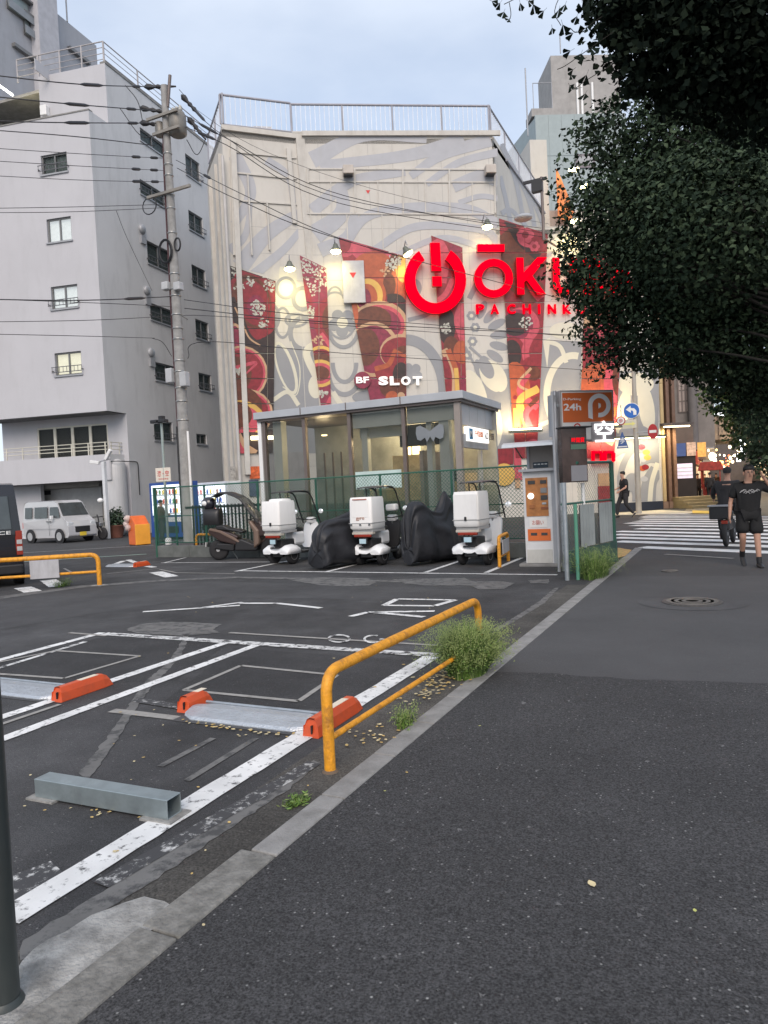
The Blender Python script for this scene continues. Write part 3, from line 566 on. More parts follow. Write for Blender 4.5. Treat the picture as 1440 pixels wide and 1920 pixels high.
s3 += [(Ecell(752, 660, 40, 34), CM), (Ecell(752, 662, 38, 30), RD), (Ecell(758, 662, 18, 14), BR), (rib([(705, 700), (735, 690), (752, 660)], 26, 30), OR), (rib([(705, 706), (738, 694), (752, 668)], 18, 20), RD), (Ecell(752, 705, 16, 26), BK), (Ecell(700, 735, 34, 24), PL_), (Ecell(738, 728, 26, 18), BR), (Ecell(735, 745, 12, 12), OR), (Ecell(752, 745, 8, 10), CM)]
banner(B3, s3, PL_, 745)
B4 = [(808, 443), (866, 465), (877, 850), (846, 850)]
s4 = [(rib([(815, 450), (830, 480), (824, 530)], 26), PK), (rib([(812, 460), (822, 500)], 8), RD), (Ecell(855, 470, 12, 40), PL_), (rib([(862, 510), (845, 550), (822, 575)], 12), PL_), (rib([(850, 520), (836, 550), (818, 566)], 10), PK), (Ecell(838, 612, 16, 34), BK)] + speck(836, 615, 10, 34, 14)
s4 += [(rib([(872, 570), (862, 600), (874, 640)], 22), PK), (Ecell(846, 648, 14, 18), BR), (rib([(832, 655), (848, 690), (850, 740)], 14), CM), (rib([(840, 655), (856, 700), (858, 760)], 10), OR), (rib([(832, 670), (842, 700), (842, 740)], 10), RD), (Ecell(866, 660, 16, 22), OR), (Ecell(868, 730, 10, 26), PL_), (rib([(855, 690), (858, 740), (858, 800)], 8), YL)]
banner(B4, s4, RD, 864)
B5 = [(935, 411), (1026, 440), (1005, 860), (966, 860)]
s5 = [(rib([(940, 440), (965, 470), (1000, 500)], 40), BR), (rib([(952, 412), (975, 450), (1010, 482)], 16), BK), (Ecell(992, 446, 22, 18), PK), (Ecell(1000, 440, 22, 20), RD)] + flower(985, 440, 16, 6, PK, RD) + flower(1002, 462, 10, 6, PK, RD)
s5 += [(rib([(935, 480), (970, 520), (1010, 560)], 50), BR), (rib([(985, 500), (1000, 540), (1015, 560)], 18), PK), (Ecell(978, 610, 34, 34), PK), (Ecell(970, 608, 30, 28), PL_), (Ecell(966, 608, 26, 22), BK)] + speck(985, 605, 12, 20, 15)
s5 += [(Ecell(962, 665, 24, 34), RD), (Ecell(960, 665, 18, 28), BK), (rib([(1000, 620), (985, 660), (1000, 700)], 14), PK), (Ecell(995, 685, 16, 16), RD), (Ecell(1000, 700, 14, 14), BR), (Ecell(965, 740, 30, 62), OR), (rib([(990, 700), (975, 735), (1008, 765)], 12), PK), (rib([(996, 690), (972, 720), (1004, 738)], 5), CM), (rib([(1010, 728), (975, 752), (990, 800)], 14), YL), (rib([(1012, 750), (986, 775), (998, 810)], 12), PK), (rib([(968, 765), (970, 800)], 12), YL), (rib([(1010, 745), (992, 762)], 8), BR), (Ecell(1000, 835, 14, 12), PK), (Ecell(966, 745, 4, 4), RD)]
banner(B5, s5, RD, 984)
B6 = [(1100, 470), (1172, 495), (1150, 860), (1084, 860)]
s6 = [(Ecell(1110, 600, 30, 40), PK), (Ecell(1106, 606, 16, 22), CM), (Ecell(1140, 560, 30, 44), BR), (Ecell(1100, 640, 14, 30), RD), (Ecell(1120, 740, 46, 60), OR), (Ecell(1150, 720, 18, 44), PK), (Ecell(1160, 710, 12, 34), BR), (rib([(1085, 800), (1110, 790), (1150, 810)], 16), YL), (rib([(1085, 822), (1110, 812), (1150, 832)], 10), CM), (rib([(1090, 840), (1120, 830)], 12), RD)]
banner(B6, s6, RD, 1125)
B7 = [(1200, 520), (1238, 533), (1236, 620), (1206, 620)]
# white-ground mural between the banners
joint_m = M('wall_joint', (.40, .385, .36), .8); b = B(); sE = FW.sz(1238, 800)[0]
for yj in (427, 474, 521, 568, 616, 663, 710, 757, 804, 860):
    z = FW.sz(900, yj)[1]; b.wbox(FW, sM, sE if z < zA else sC, z-.012, z+.012, 0, .0009); b.wbox(CW, sL+.9, 0, z-.012, z+.012, 0, .0009)
for k_ in range(1, 15): s = sM+(sE-sM)*k_/15; b.wbox(FW, s-.01, s+.01, .5, (zA if s > sC else zt)-.3, 0, .0007)
stuff(b.build('wall_joints', joint_m, bld)); gx = []
def G_(cells, col): gx.append((cells, col))
G_(Ecell(540, 515, 17, 34), CRM)
for cx, cy, rx, ry, w in ((536, 540, 20, 22, 6), (568, 560, 22, 24, 8), (512, 595, 14, 24, 6), (570, 625, 30, 34, 9), (530, 605, 16, 30, 5), (555, 600, 22, 14, 5)): G_(ringc(cx, cy, rx, ry, w), GR)
G_([[(511, 655), (585, 650), (610, 850), (511, 850)]], GR); G_(rib([(600, 640), (575, 660), (590, 700), (608, 730)], 14), CRM)
G_(ell and Ecell(536, 690, 17, 52, -.32), CRM); G_(Ecell(535, 690, 12, 46, -.32), GR); G_(rib([(545, 640), (562, 690), (556, 740), (530, 725)], 2), CRM); G_(Ecell(592, 725, 14, 22), CRM); G_(rib([(512, 750), (540, 735), (560, 760)], 8), CRM)
for a in (flower(642, 605, 26, 5, GR, CRM, -.9)): gx.append(a)
for cx, cy, rx, ry, w, a0, a1 in ((640, 600, 28, 36, 4, .2, 2.9), (644, 610, 32, 44, 7, .3, 2.8), (646, 680, 26, 40, 8, 0, 3.14), (646, 700, 34, 44, 9, 0, 3.14), (628, 552, 14, 16, 4, 3.14, 6.28), (628, 560, 18, 14, 4, 3.14, 6.28)): G_(ringc(cx, cy, rx, ry, w, a0, a1), GR)
G_(Ecell(700, 745, 40, 14), GR); G_(rib([(624, 735), (640, 760)], 10), CRM)
G_(ringc(762, 735, 80, 108, 20, -1.9, .2), GR); G_(Ecell(775, 540, 16, 18), GR); G_(rib([(765, 600), (800, 590), (820, 570)], 8), GR)
for a in flower(772, 700, 20, 5, GR, GR, .4): gx.append(a)
G_(rib([(880, 560), (900, 520), (925, 480)], 10), GR)
for k in range(8):
    a = -1.2+k*.36; c0 = (905-20, 640); G_(Ecell(885+52*math.cos(a), 635+58*math.sin(a), 18, 8, a), GR)
for x, y in ((884, 592), (891, 614), (886, 640), (876, 666)):
    for a in flower(x, y, 9, 6, GR, CRM): gx.append(a)
G_(rib([(872, 650), (900, 700), (930, 725)], 5, 3), GR); G_(rib([(880, 650), (915, 680), (945, 700)], 5, 3), GR)
G_([[(905, 700), (960, 690), (975, 850), (900, 850)]], GR); G_(Ecell(925, 705, 22, 34, -.6), CRM); G_(Ecell(912, 690, 12, 22, -.5), GR); G_(Ecell(890, 735, 20, 44, -.35), CRM); G_(ringc(935, 790, 22, 56, 5), GR); G_(ringc(905, 880, 40, 60, 10, 3.2, 6.2), GR)
G_(Ecell(928, 800, 14, 40), CRM)
G_([[(1012, 640), (1090, 640), (1086, 850), (1004, 850)]], GR); G_(ringc(1075, 740, 56, 80, 13, 1.8, 4.9), CRM); G_([[(1018, 640), (1032, 632), (1026, 690)]], CRM); G_(rib([(1026, 640), (1050, 650), (1062, 680)], 8), CRM); G_(Ecell(1060, 620, 30, 16), CRM); G_(rib([(1004, 800), (1030, 790), (1060, 775)], 8), CRM)
G_([[(1150, 700), (1236, 690), (1234, 850), (1148, 850)]], GR); G_(Ecell(1192, 720, 34, 22), CRM); G_(Ecell(1168, 770, 12, 44, .2), CRM); G_(Ecell(1212, 765, 15, 46, -.15), CRM); G_(Ecell(1190, 812, 30, 16), GR)
for cx, cy, rx, ry, w in ((1215, 905, 58, 80, 12), (1222, 915, 38, 56, 9)): G_(ringc(cx, cy, rx, ry, w, 2.8, 5.2), GR)
G_(Ecell(1228, 850, 18, 18), GR); G_(rib([(1232, 880), (1218, 905), (1214, 945)], 26, 30), GR); G_(rib([(1233, 868), (1222, 905), (1218, 950)], 9), CRM); G_(rib([(1150, 855), (1185, 835), (1222, 830)], 10), GR); G_(Ecell(1185, 905, 14, 18), GR); G_(Ecell(1195, 935, 10, 20), GR)
for cx, cy, c in ((1203, 838, PK), (1212, 848, YL), (1205, 862, SWL), (1214, 858, YL), (1205, 878, OR), (1210, 876, RD), (1208, 898, SWL)): G_(Ecell(cx, cy, 7, 5), c)
xr = 1236
stuff_print('painted_mural', gx, [(500, 500), (xr, 500), (xr, 940), (500, 940)], bld, .004)
stuff_print('painted_mural', gx, [(500, 500), (559, 500), (576, 850), (500, 850)], bld, .004, CW)
up = []
for pts, w0, w1 in (([(585, 300), (680, 255), (800, 262)], 26, 10), ([(600, 310), (760, 292), (870, 262)], 14, 22), ([(770, 330), (830, 290), (920, 262)], 12, 20), ([(800, 345), (860, 305), (934, 285)], 10, 12), ([(585, 395), (660, 340), (760, 322)], 20, 12), ([(590, 440), (640, 400), (640, 350)], 30, 16), ([(640, 470), (700, 400), (860, 390), (934, 420)], 14, 16), ([(700, 470), (780, 425), (900, 430), (934, 455)], 12, 12), ([(740, 480), (830, 446), (920, 470)], 9, 9), ([(850, 350), (900, 330), (934, 340)], 18, 18), ([(860, 380), (900, 368), (934, 372)], 8, 8), ([(600, 470), (650, 445), (665, 400)], 22, 12)):
    up.append((rib(pts, w0*1.25, w1*1.25), SWL))
stuff_print('painted_swirls', up, [(572, 256), (933, 256), (933, 500), (572, 500)], bld, .004)
stuff_print('painted_swirls', [(rib(p, a, c), SWL) for p, a, c in (([(440, 290), (470, 360), (440, 420)], 26, 16), ([(450, 500), (500, 440), (560, 400)], 34, 20), ([(470, 520), (530, 470), (565, 430)], 20, 12), ([(430, 470), (460, 440), (470, 380)], 18, 8), ([(500, 300), (540, 330), (550, 380)], 16, 10))], [(430, 262), (562, 275), (575, 530), (430, 500)], bld, .004, CW)
stuff_print('painted_swirls', [(rib(p, a, c), SWL) for p, a, c in (([(940, 270), (965, 330), (985, 430)], 10, 8), ([(950, 290), (990, 370), (1005, 440)], 9, 8), ([(938, 330), (950, 380), (962, 440)], 8, 8), ([(985, 350), (1010, 400), (1022, 440)], 8, 6), ([(940, 400), (960, 395), (1000, 440)], 10, 6))], [(938, 262), (1025, 360), (1026, 438), (938, 415)], bld, .004, RW)
fline(RW, (948, 300), (1020, 400), .12, .1, 'cable_tray', rail_m)
# bottom left corner of the facade: soffit and dark shopfront with posters
wallbox(CW, sL+.9, -.2, 0, CW.sz(480, 850)[1], 'shopfront', M('shop_grey', (.28, .27, .27), .6, dirt=.2), 0, .05)
for x0, x1, y0, y1, c in ((467, 487, 875, 897, (.65, .12, .03)), (466, 486, 900, 930, (.06, .07, .12)), (430, 446, 875, 960, (.35, .33, .3))):
    s0, z1 = CW.sz(x0, y0); s_1, z0 = CW.sz(x1, y1); wallbox(CW, s0, s_1, z0, z1, 'poster', M('poster_%d' % x0, c, .5, var=.5, vs=7), .052, .08)
b = B(); s, z = CW.sz(470, 822); b.wbox(CW, s, s+1.2, z-.08, z+.08, .1, .25); b.build('tube_light', M('tube_lamp', (1, .9, .55), emit=6, ecol=(1, .85, .5)), bld)
# lower wall poster cluster at the right of the station entrance
for x0, x1, y0, y1, c in ((927, 962, 842, 870, 'print_red'), (930, 958, 876, 906, 'print_red'), (962, 978, 840, 900, 'print_pink'), (965, 975, 897, 915, 'print_cream'), (1080, 1100, 855, 900, 'print_red'), (1120, 1150, 888, 910, 'print_cream'), (1120, 1150, 912, 950, 'print_red')):
    s0, z1 = FW.sz(x0, y0); s_1, z0 = FW.sz(x1, y1); wallbox(FW, s0, s_1, z0, z1, 'poster', MATS[c], .052, .09)
s, z = FW.sz(944, 890); b = B(); b.lathe([(.55, 0), (.55, .03)], (0, 0, 0), n=20, T=frame3(FW.at(s, z, .1), FW.u.to_3d() if False else Vector((FW.u.x, FW.u.y, 0)), (0, 0, 1))); b.build('yellow_emblem', MATS['print_yellow'], bld)
# floodlit roof display (white panel with red triangle)
s0, z1 = FW.sz(640, 492); s_1, z0 = FW.sz(685, 570); wallbox(FW, s0, s_1, z0, z1, 'access_hatch', M('hatch_grey', (.48, .48, .50), .6, dirt=.2), .13, .26, .02)
s, z = FW.sz(661, 519); b = B(); b.extr([FW.at(s-.16, z+.12, .262), FW.at(s+.16, z+.12, .262), FW.at(s, z-.14, .262)], FW.n*.01); b.build('red_triangle', MATS['red_mark'], bld)
# ---- signs
sign_red = M('lit_red_acrylic', (.5, .0, .008), .5, var=.02, emit=.55, ecol=(1, .0, .012), spec=0); sign_side = M('sign_side', (.35, .01, .02), .4)
def zof(px, py, o=.0): s, z = FW.sz(px, py); return s, z
def signpiece(name, polys, parent, o0=.25, th=.22):
    b = B()
    for poly in polys: b.extr([FW.P(x, y, 0)+FW.n*o0 for x, y in poly], FW.n*th, 0)
    b.f = b.f; o = b.build(name, [sign_red, sign_side], parent)
    for p in o.data.polygons:
        if abs(p.normal.dot(FW.n)) < .5: p.material_index = 1
    return o
sg = thing('wall_sign', 'huge red illuminated power symbol and ŌKURA lettering on the mural wall', 'sign', FW.P(930, 530, .3))
O_ = 36
signpiece('power_ring', [[a, b_, c, d] for a, b_, c, d in [tuple(q) for q in ringc(813, 530, 57, 63, 20, math.radians(-60), math.radians(238), 40)]], sg)
signpiece('power_bar', [[(802, 464), (820, 464), (823, 516), (805, 516)], [(806, 526), (823, 526), (824, 544), (807, 544)]], sg, .4, .25)
signpiece('letter_o', ringc(921, 527, 36, 36, 14), sg); signpiece('macron', [[(891, 464), (941, 464), (941, 478), (891, 478)]], sg)
signpiece('letter_k', [[(963, 489), (976, 489), (978, 557), (965, 557)], [(977, 516), (1002, 488), (1020, 488), (990, 526), (977, 534)], [(990, 519), (1018, 557), (1002, 557), (980, 528)]], sg)
signpiece('letter_u', [[(1030, 489), (1043, 489), (1044, 535), (1031, 535)], [(1062, 489), (1075, 489), (1076, 535), (1063, 535)]] + [[a, b_, c, d] for a, b_, c, d in [tuple(q) for q in ringc(1053, 535, 23, 22, 13, 0, math.pi, 12)]], sg)
signpiece('letter_r', [[(1086, 489), (1099, 489), (1100, 557), (1087, 557)]] + ringc(1106, 508, 19, 19, 11, -1.6, 1.6, 10) + [[(1105, 524), (1116, 520), (1128, 557), (1114, 557)]], sg)
signpiece('letter_a', [[(1152, 489), (1164, 489), (1150, 557), (1136, 557)], [(1154, 489), (1166, 489), (1182, 557), (1168, 557)], [(1146, 530), (1172, 530), (1173, 541), (1145, 541)]], sg)
for ch, x in zip('PACHINKO', (899, 926, 957, 986, 1009, 1033, 1061, 1087)):
    b = B(); T = frame3(FW.P(x, 581, 0)+FW.n*.14, (FW.u.x, FW.u.y, 0), (0, 0, 1)); letter(b, ch, T, None if ch == 'I' else .40, .46, .06, .02); b.build('small_letter', sign_red, sg)
sl = thing('slot_sign', 'white BF SLOT lettering with a round red badge above the station entrance roof', 'sign', FW.P(727, 715, .3))
b = B(); T = frame3(FW.P(679, 714, 0)+FW.n*.14, (FW.u.x, FW.u.y, 0), (0, 0, 1)); b.lathe([(.4, 0), (.4, .08)], n=24, T=T, smooth=False); o = b.build('badge', MATS['print_plum'], sl)
lw = M('white_letters', (.85, .82, .78), .5, emit=.25, ecol=(1, .95, .9)); b = B(); letter(b, 'BF', T @ Matrix.Translation((0, 0, .11)), .62, .3, .02, .03); b.build('badge_letters', lw, o)
for ch, x in zip('SLOT', (718, 739, 760, 782)):
    b = B(); letter(b, ch, frame3(FW.P(x, 715, 0)+FW.n*.16, (FW.u.x, FW.u.y, 0), (0, 0, 1)), .46, .42, .05, .05); b.build('letter', lw, sl)
# red box letters low on the wall at right
rb = thing('neon_sign', 'pair of glowing red rounded box letters low on the mural wall behind the green fence', 'sign', FW.P(1130, 857, .3))
for x in (1117, 1139):
    b = B(); 
    for c in ([(x-10, 846), (x+7, 846), (x+7, 850), (x-10, 850)], [(x-10, 864), (x+7, 864), (x+7, 868), (x-10, 868)], [(x-10, 850), (x-6, 850), (x-6, 864), (x-10, 864)], [(x+6, 848), (x+10, 850), (x+10, 865), (x+6, 867)]): b.extr([FW.P(a_, c_, 0)+FW.n*.1 for a_, c_ in c], FW.n*.2)
    b.build('neon_letter', sign_red, rb)
# wall lamps with warm floodlight
lamp_e = M('lamp_glow', (1, .95, .6), emit=9, ecol=(1, .86, .42)); lamp_h = M('lamp_housing', (.17, .18, .15), .5, .5)
def wall_lamp(px, py, lab, tilt=0, pw=95, w=FW):
    s, z = w.sz(px, py); p = w.at(s, z, .9); t = thing('wall_lamp', lab, 'lamp', p, 'floodlamps on the mural wall')
    b = B(); b.tube([w.at(s, z+.5, 0), w.at(s, z+.7, .45), w.at(s, z+.35, .9)], .025, 6); b.build('arm', greymetal, t)
    ax = Vector((tilt, 0, 0)); T = Matrix.Translation(p) @ Matrix.Rotation(tilt, 4, Vector((w.n.x, w.n.y, 0)))
    b = B(); b.lathe([(.05, .30), (.10, .27), (.13, .16), (.24, .01), (.26, -.04), (.23, -.04)], n=16, T=T); b.build('lamp_shade', lamp_h, t)
    b = B(); b.ball((0, 0, -.06), (.25, .25, .12), 12, 6, T=T); b.build('bulb', lamp_e, t)
    ld = bpy.data.lights.new('lamp_light', 'SPOT'); lo = bpy.data.objects.new('lamp_light', ld); C.objects.link(lo); ld.energy = pw*1.5; ld.color = (1, .83, .33); ld.spot_size = R_(125); ld.spot_blend = 1; ld.shadow_soft_size = .25
    lo.location = p-Vector((0, 0, .22)); lo.rotation_euler = (Vector((w.n.x*.62, w.n.y*.62, 1.0))).to_track_quat('Z', 'Y').to_euler()
wall_lamp(544, 513, 'floodlamp on the mural wall between the first and second red banners'); wall_lamp(628, 481, 'floodlamp left of the wall hatch with the red triangle')
wall_lamp(759, 485, 'tilted floodlamp beside the power symbol sign', .5, 60); wall_lamp(905, 436, 'floodlamp directly above the macron of the red lettering', 0, 60); wall_lamp(1066, 425, 'floodlamp half hidden in the tree leaves', 0, 120)
# strong floodlights at the foot of the wall (box lights seen on the canopy level)
def up_light(px, py, e, col=(1, .72, .38), o=.7, lab=None, size=1.6):
    s, z = FW.sz(px, py); p = FW.at(s, z, o); t = thing('box_light', lab, 'lamp', p); b = B(); b.wbox(FW, s-size/2, s+size/2, z-.14, z-.02, o-.15, o+.2); b.build('housing', lamp_h, t); b = B(); b.wbox(FW, s-size/2+.05, s+size/2-.05, z-.018, z+.05, o-.12, o+.16); b.build('tube_lamp', lamp_e, t)
    ld = bpy.data.lights.new('lamp_light', 'AREA'); lo = bpy.data.objects.new('lamp_light', ld); C.objects.link(lo); ld.energy = e; ld.color = col; ld.shape = 'RECTANGLE'; ld.size = size; ld.size_y = .2; lo.location = FW.at(s, z+.1, o); ld.energy = e*.32; lo.rotation_euler = (Vector((FW.n.x*.5, FW.n.y*.5, -1))).to_track_quat('Z', 'Y').to_euler()
up_light(977, 808, 170, lab='box light washing the red banner right of the station entrance upward'); up_light(1120, 800, 200, lab='box light washing the orange banner behind the parking sign', size=2.2); 
def down_light(px0, px1, py, e, lab, col=(1, .84, .6)):
    s0, z = FW.sz(px0, py); s_1, _ = FW.sz(px1, py); t = thing('strip_light', lab, 'lamp', FW.at((s0+s_1)/2, z, .6)); b = B(); b.wbox(FW, s0, s_1, z, z+.1, .45, .75); b.build('housing', lamp_h, t); b = B(); b.wbox(FW, s0+.05, s_1-.05, z-.03, z-.002, .5, .7); b.build('tube_lamp', lamp_e, t)
    ld = bpy.data.lights.new('lamp_light', 'AREA'); lo = bpy.data.objects.new('lamp_light', ld); C.objects.link(lo); ld.energy = e; ld.color = col; ld.shape = 'RECTANGLE'; ld.size = abs(s_1-s0); ld.size_y = .25; ld.energy = e*.22; lo.location = FW.at((s0+s_1)/2, z-.1, .6); lo.rotation_euler = (Vector((FW.n.x*.5, FW.n.y*.5, 1))).to_track_quat('Z', 'Y').to_euler()
down_light(1105, 1236, 826, 170, 'long strip light over the ground floor mural behind the traffic signs')
# ================================================================ GREY APARTMENT BUILDING
ga = M('grey_render', (.50, .50, .525), .8, var=.035, vs=.5, bump=.35, bs=25, dirt=.22, dcol=(.36, .36, .37), dscale=(.8, .8, .2)); gb = M('grey_render_side_lifted', (.58, .58, .585), .8, var=.04, vs=.5, bump=.35, bs=25, dirt=.25, dcol=(.25, .25, .25), dscale=(.8, .8, .2))  # side copy of the render, colour lightened to offset the shade on that face
cg = D(200, 770, 34.5); AF = Wall(cg.to_2d(), (-.977, -.211), n=(.2, -.98)); AR = Wall(cg.to_2d(), (-.117, .993), n=(1, .1))
apt = thing('apartment_building', 'grey rendered apartment block with small windows behind the utility pole', 'building', (cg.x, cg.y, 0))
def wb(w, s0, s1, z0, z1, name, mat, o0=0, o1=.1, bevel=0, parent=None):
    b = B(); b.wbox(w, s0, s1, z0, z1, o0, o1); return b.build(name, mat, parent or apt, bevel)
zb = cg.z; zp = AR.sz(166, 206)[1]; sB = AR.sz(203, 232)[0]; zB = AR.sz(196, 118)[1]; zS = AR.sz(237, 775)[0]
# openings: front-face windows
holes = []
def wallwith(w, s0, s1, z0, z1, rects, mat, th=.25):     # wall of cells leaving real openings
    ss = sorted({s0, s1} | {r[0] for r in rects} | {r[1] for r in rects}); zs = sorted({z0, z1} | {r[2] for r in rects} | {r[3] for r in rects}); b = B()
    for i in range(len(ss)-1):
        for j in range(len(zs)-1):
            a, c = (ss[i]+ss[i+1])/2, (zs[j]+zs[j+1])/2
            if not any(r[0] < a < r[1] and r[2] < c < r[3] for r in rects): b.wbox(w, ss[i], ss[i+1], zs[j], zs[j+1], -th, 0)
    return b.build('wall', mat, apt)
lit_w = M('lit_curtain', (.75, .75, .72), .8, var=.15, vs=6, emit=.5, ecol=(.95, .97, 1)); lit_y = M('warm_curtain', (.75, .70, .55), .8, var=.1, vs=6, emit=.6, ecol=(1, .92, .72)); dim = M('dim_curtain', (.16, .19, .18), .7, var=.3, vs=5)
wfr = M('window_frame', (.20, .20, .20), .5, .3); wglass = glassmat('window_glass', (.90, .92, .92), trans=.86)
def window(w, r, cur, bars=True, parent=None, dark=False):
    s0, s1, z0, z1 = r; fo = B()
    for a in ((s0, s1, z0, z0+.07), (s0, s1, z1-.07, z1), (s0, s0+.07, z0+.07, z1-.07), (s1-.07, s1, z0+.07, z1-.07), ((s0+s1)/2-.035, (s0+s1)/2+.035, z0+.07, z1-.07)): fo.wbox(w, a[0], a[1], a[2], a[3], -.16, -.08)
    o = fo.build('window', wfr, parent or apt)
    b = B(); b.wbox(w, s0+.07, s1-.07, z0+.07, z1-.07, -.13, -.12); b.build('pane', wglass, o)
    b = B(); b.wbox(w, s0, s1, z0, z1, -.245, -.22); b.build('curtain', cur, o)
    b = B(); b.wbox(w, s0-.06, s1+.06, z0-.07, z0, 0, .07); b.build('sill', MATS['wall_trim'] if False else greymetal, o)
    if bars:
        b = B(); q = .16
        for zz in (z0+.12, z0+.38): b.wbox(w, s0-.1, s1+.1, zz, zz+.035, q-.02, q)
        k = 9
        for i in range(k): s = s0-.08+(s1-s0+.16)*i/(k-1); b.wbox(w, s-.01, s+.01, z0+.12, z0+.4, q-.035, q-.02)
        for s in (s0-.08, s1+.08): b.wbox(w, s-.015, s+.015, z0+.2, z0+.24, 0, q)
        b.build('window_guard', M('guard_bar', (.12, .12, .13), .5, .4), o)
FR = []
for (x0, x1, y0, y1), cur, br in (((77, 126, 288, 325), dim, 1), ((88, 134, 408, 453), lit_w, 0), ((96, 146, 535, 578), lit_w, 1), ((103, 153, 660, 703), lit_y, 1)):
    s1_, z1_ = AF.sz(x0, (y0+y1)/2); s0_, _ = AF.sz(x1, (y0+y1)/2); _, zt_ = AF.sz((x0+x1)/2, y0); _, zb_ = AF.sz((x0+x1)/2, y1); FR.append(((s0_, s1_, zb_, zt_), cur, br))
SLEN = AF.sz(-60, 500)[0]
wallwith(AF, 0, SLEN, zb, zp, [r[0] for r in FR], ga)
for r, c, br in FR: window(AF, r, c, br)
RR = []
for x0, x1, ytl, ybl, br in ((262, 309, 238, 262, 0), (262, 310, 335, 362, 1), (275, 320, 450, 492, 1), (281, 328, 567, 598, 1), (290, 335, 678, 712, 1), (347, 375, 287, 325, 1), (353, 381, 393, 428, 1), (359, 386, 495, 530, 1), (366, 392, 597, 632, 1), (372, 397, 698, 730, 1), (288, 325, 788, 825, 1), (368, 388, 813, 829, 0)):
    s0_, z1_ = AR.sz(x0, ytl); _, z0_ = AR.sz(x0, ybl); s1_, _ = AR.sz(x1, ybl); z0_ = z1_-max(.6, (z1_-z0_)); RR.append(((s0_, s1_, z0_, z1_), dim, br))
AL = 20
wallwith(AR, 0, sB, zb, zp, [], gb); wallwith(AR, zS, AL, 0, zb, [r[0] for r in RR if r[0][3] < zb], gb)
wallwith(AR, sB, AL, zb, zB, [r[0] for r in RR if r[0][3] > zb], gb)
for r, c, br in RR: window(AR, r, c, br)
for x, y in ((265, 430), (274, 545), (282, 661)):           # round vents with small boxes
    s, z = AR.sz(x, y); b = B(); b.lathe([(.24, 0), (.24, .1), (.18, .16), (.02, .18)], n=16, T=frame3(AR.at(s, z, 0), (AR.u.x, AR.u.y, 0), (0, 0, 1))); b.build('vent_hood', greymetal, apt)
    wb(AR, s-.15, s+.25, z-.75, z-.35, 'vent_box', greymetal, 0, .1)
wb(AF, 0, SLEN, zb-.0, zb+.05, 'soffit', M('soffit_dark', (.2, .2, .2), .8), -3.2, -.26)
# upper setback storey
BF_ = Wall(AR.at(sB, 0).to_2d(), AF.u.to_2d(), n=(.2, -.98))
wb(BF_, 0, BF_.sz(75, 200)[0], zp-.6, zB, 'wall', ga, -.25, 0); wb(AF, 0, SLEN, zp-.45, zp-.25, 'terrace', concrete, -sB-.2, -.25)
wb(AF, -.02, SLEN, zp, zp+.06, 'parapet_cap', concrete, -.27, .03)
s75 = BF_.sz(75, 200)[0]; s0_ = BF_.sz(0, 200)[0]-3
zc = BF_.sz(60, 158)[1]; b = B(); b.wbox(BF_, s75-.6, s0_, zc, zc+.55, -3, 1.0); b.build('porch_roof', ga, apt)
wb(BF_, s75, s0_, zp-.5, zc, 'porch_wall', M('porch_wall', (.42, .40, .33), .8, var=.2), -3, -2.8); b = B(); 
for x0, x1, yy in ((14, 34, 186),):
    s, z = BF_.sz(x0, yy); o = BF_.at(s, zc-.08, -.4); b.tube([o, o+BF_.n*1.0], .05)
b.build('porch_lamp', M('porch_tube', (1, .98, .9), emit=8), apt)
ld = bpy.data.lights.new('porch_light', 'POINT'); lo = bpy.data.objects.new('porch_light', ld); C.objects.link(lo); ld.energy = 35; ld.color = (1, .90, .60); ld.shadow_soft_size = .3; lo.location = BF_.at(s75+1.0, zc-.8, -.2)
s, z = BF_.sz(88, 215); wb(BF_, s-.18, s+.18, z-.15, z+.35, 'wall_unit', white, 0, .3, .03)
def trail(w, s0, s1, z0, h, n, name='terrace_railing'):
    b = B()
    for k in range(4): b.tube([w.at(s0, z0+h*(k+1)/4, 0), w.at(s1, z0+h*(k+1)/4, 0)], .03 if k == 3 else .018, 6)
    r = b.build(name, M('terrace_rail_paint', (.42, .40, .40), .5), apt)
    for k in range(n+1): s = s0+(s1-s0)*k/n; b = B(); b.wbox(w, s-.03, s+.03, z0, z0+h, -.03, .03); b.build('railing_post', MATS['terrace_rail_paint'], r)
W_ = Wall(BF_.at(0, 0, -.12).to_2d(), BF_.u.to_2d(), n=(.2, -.98)); trail(W_, .1, BF_.sz(30, 140)[0], zB, 1.15, 4)
W_ = Wall(AR.at(sB, 0, -.12).to_2d(), AR.u.to_2d(), n=(1, .1)); trail(W_, .1, AL-sB, zB, 1.15, 7); wb(AR, sB, AL, zB-.01, zB+.12, 'parapet_cap', concrete, -.3, .04)
wb(AR, sB+.3, AL, zB-.3, zB-.15, 'roof_slab', concrete, -9, -.3)
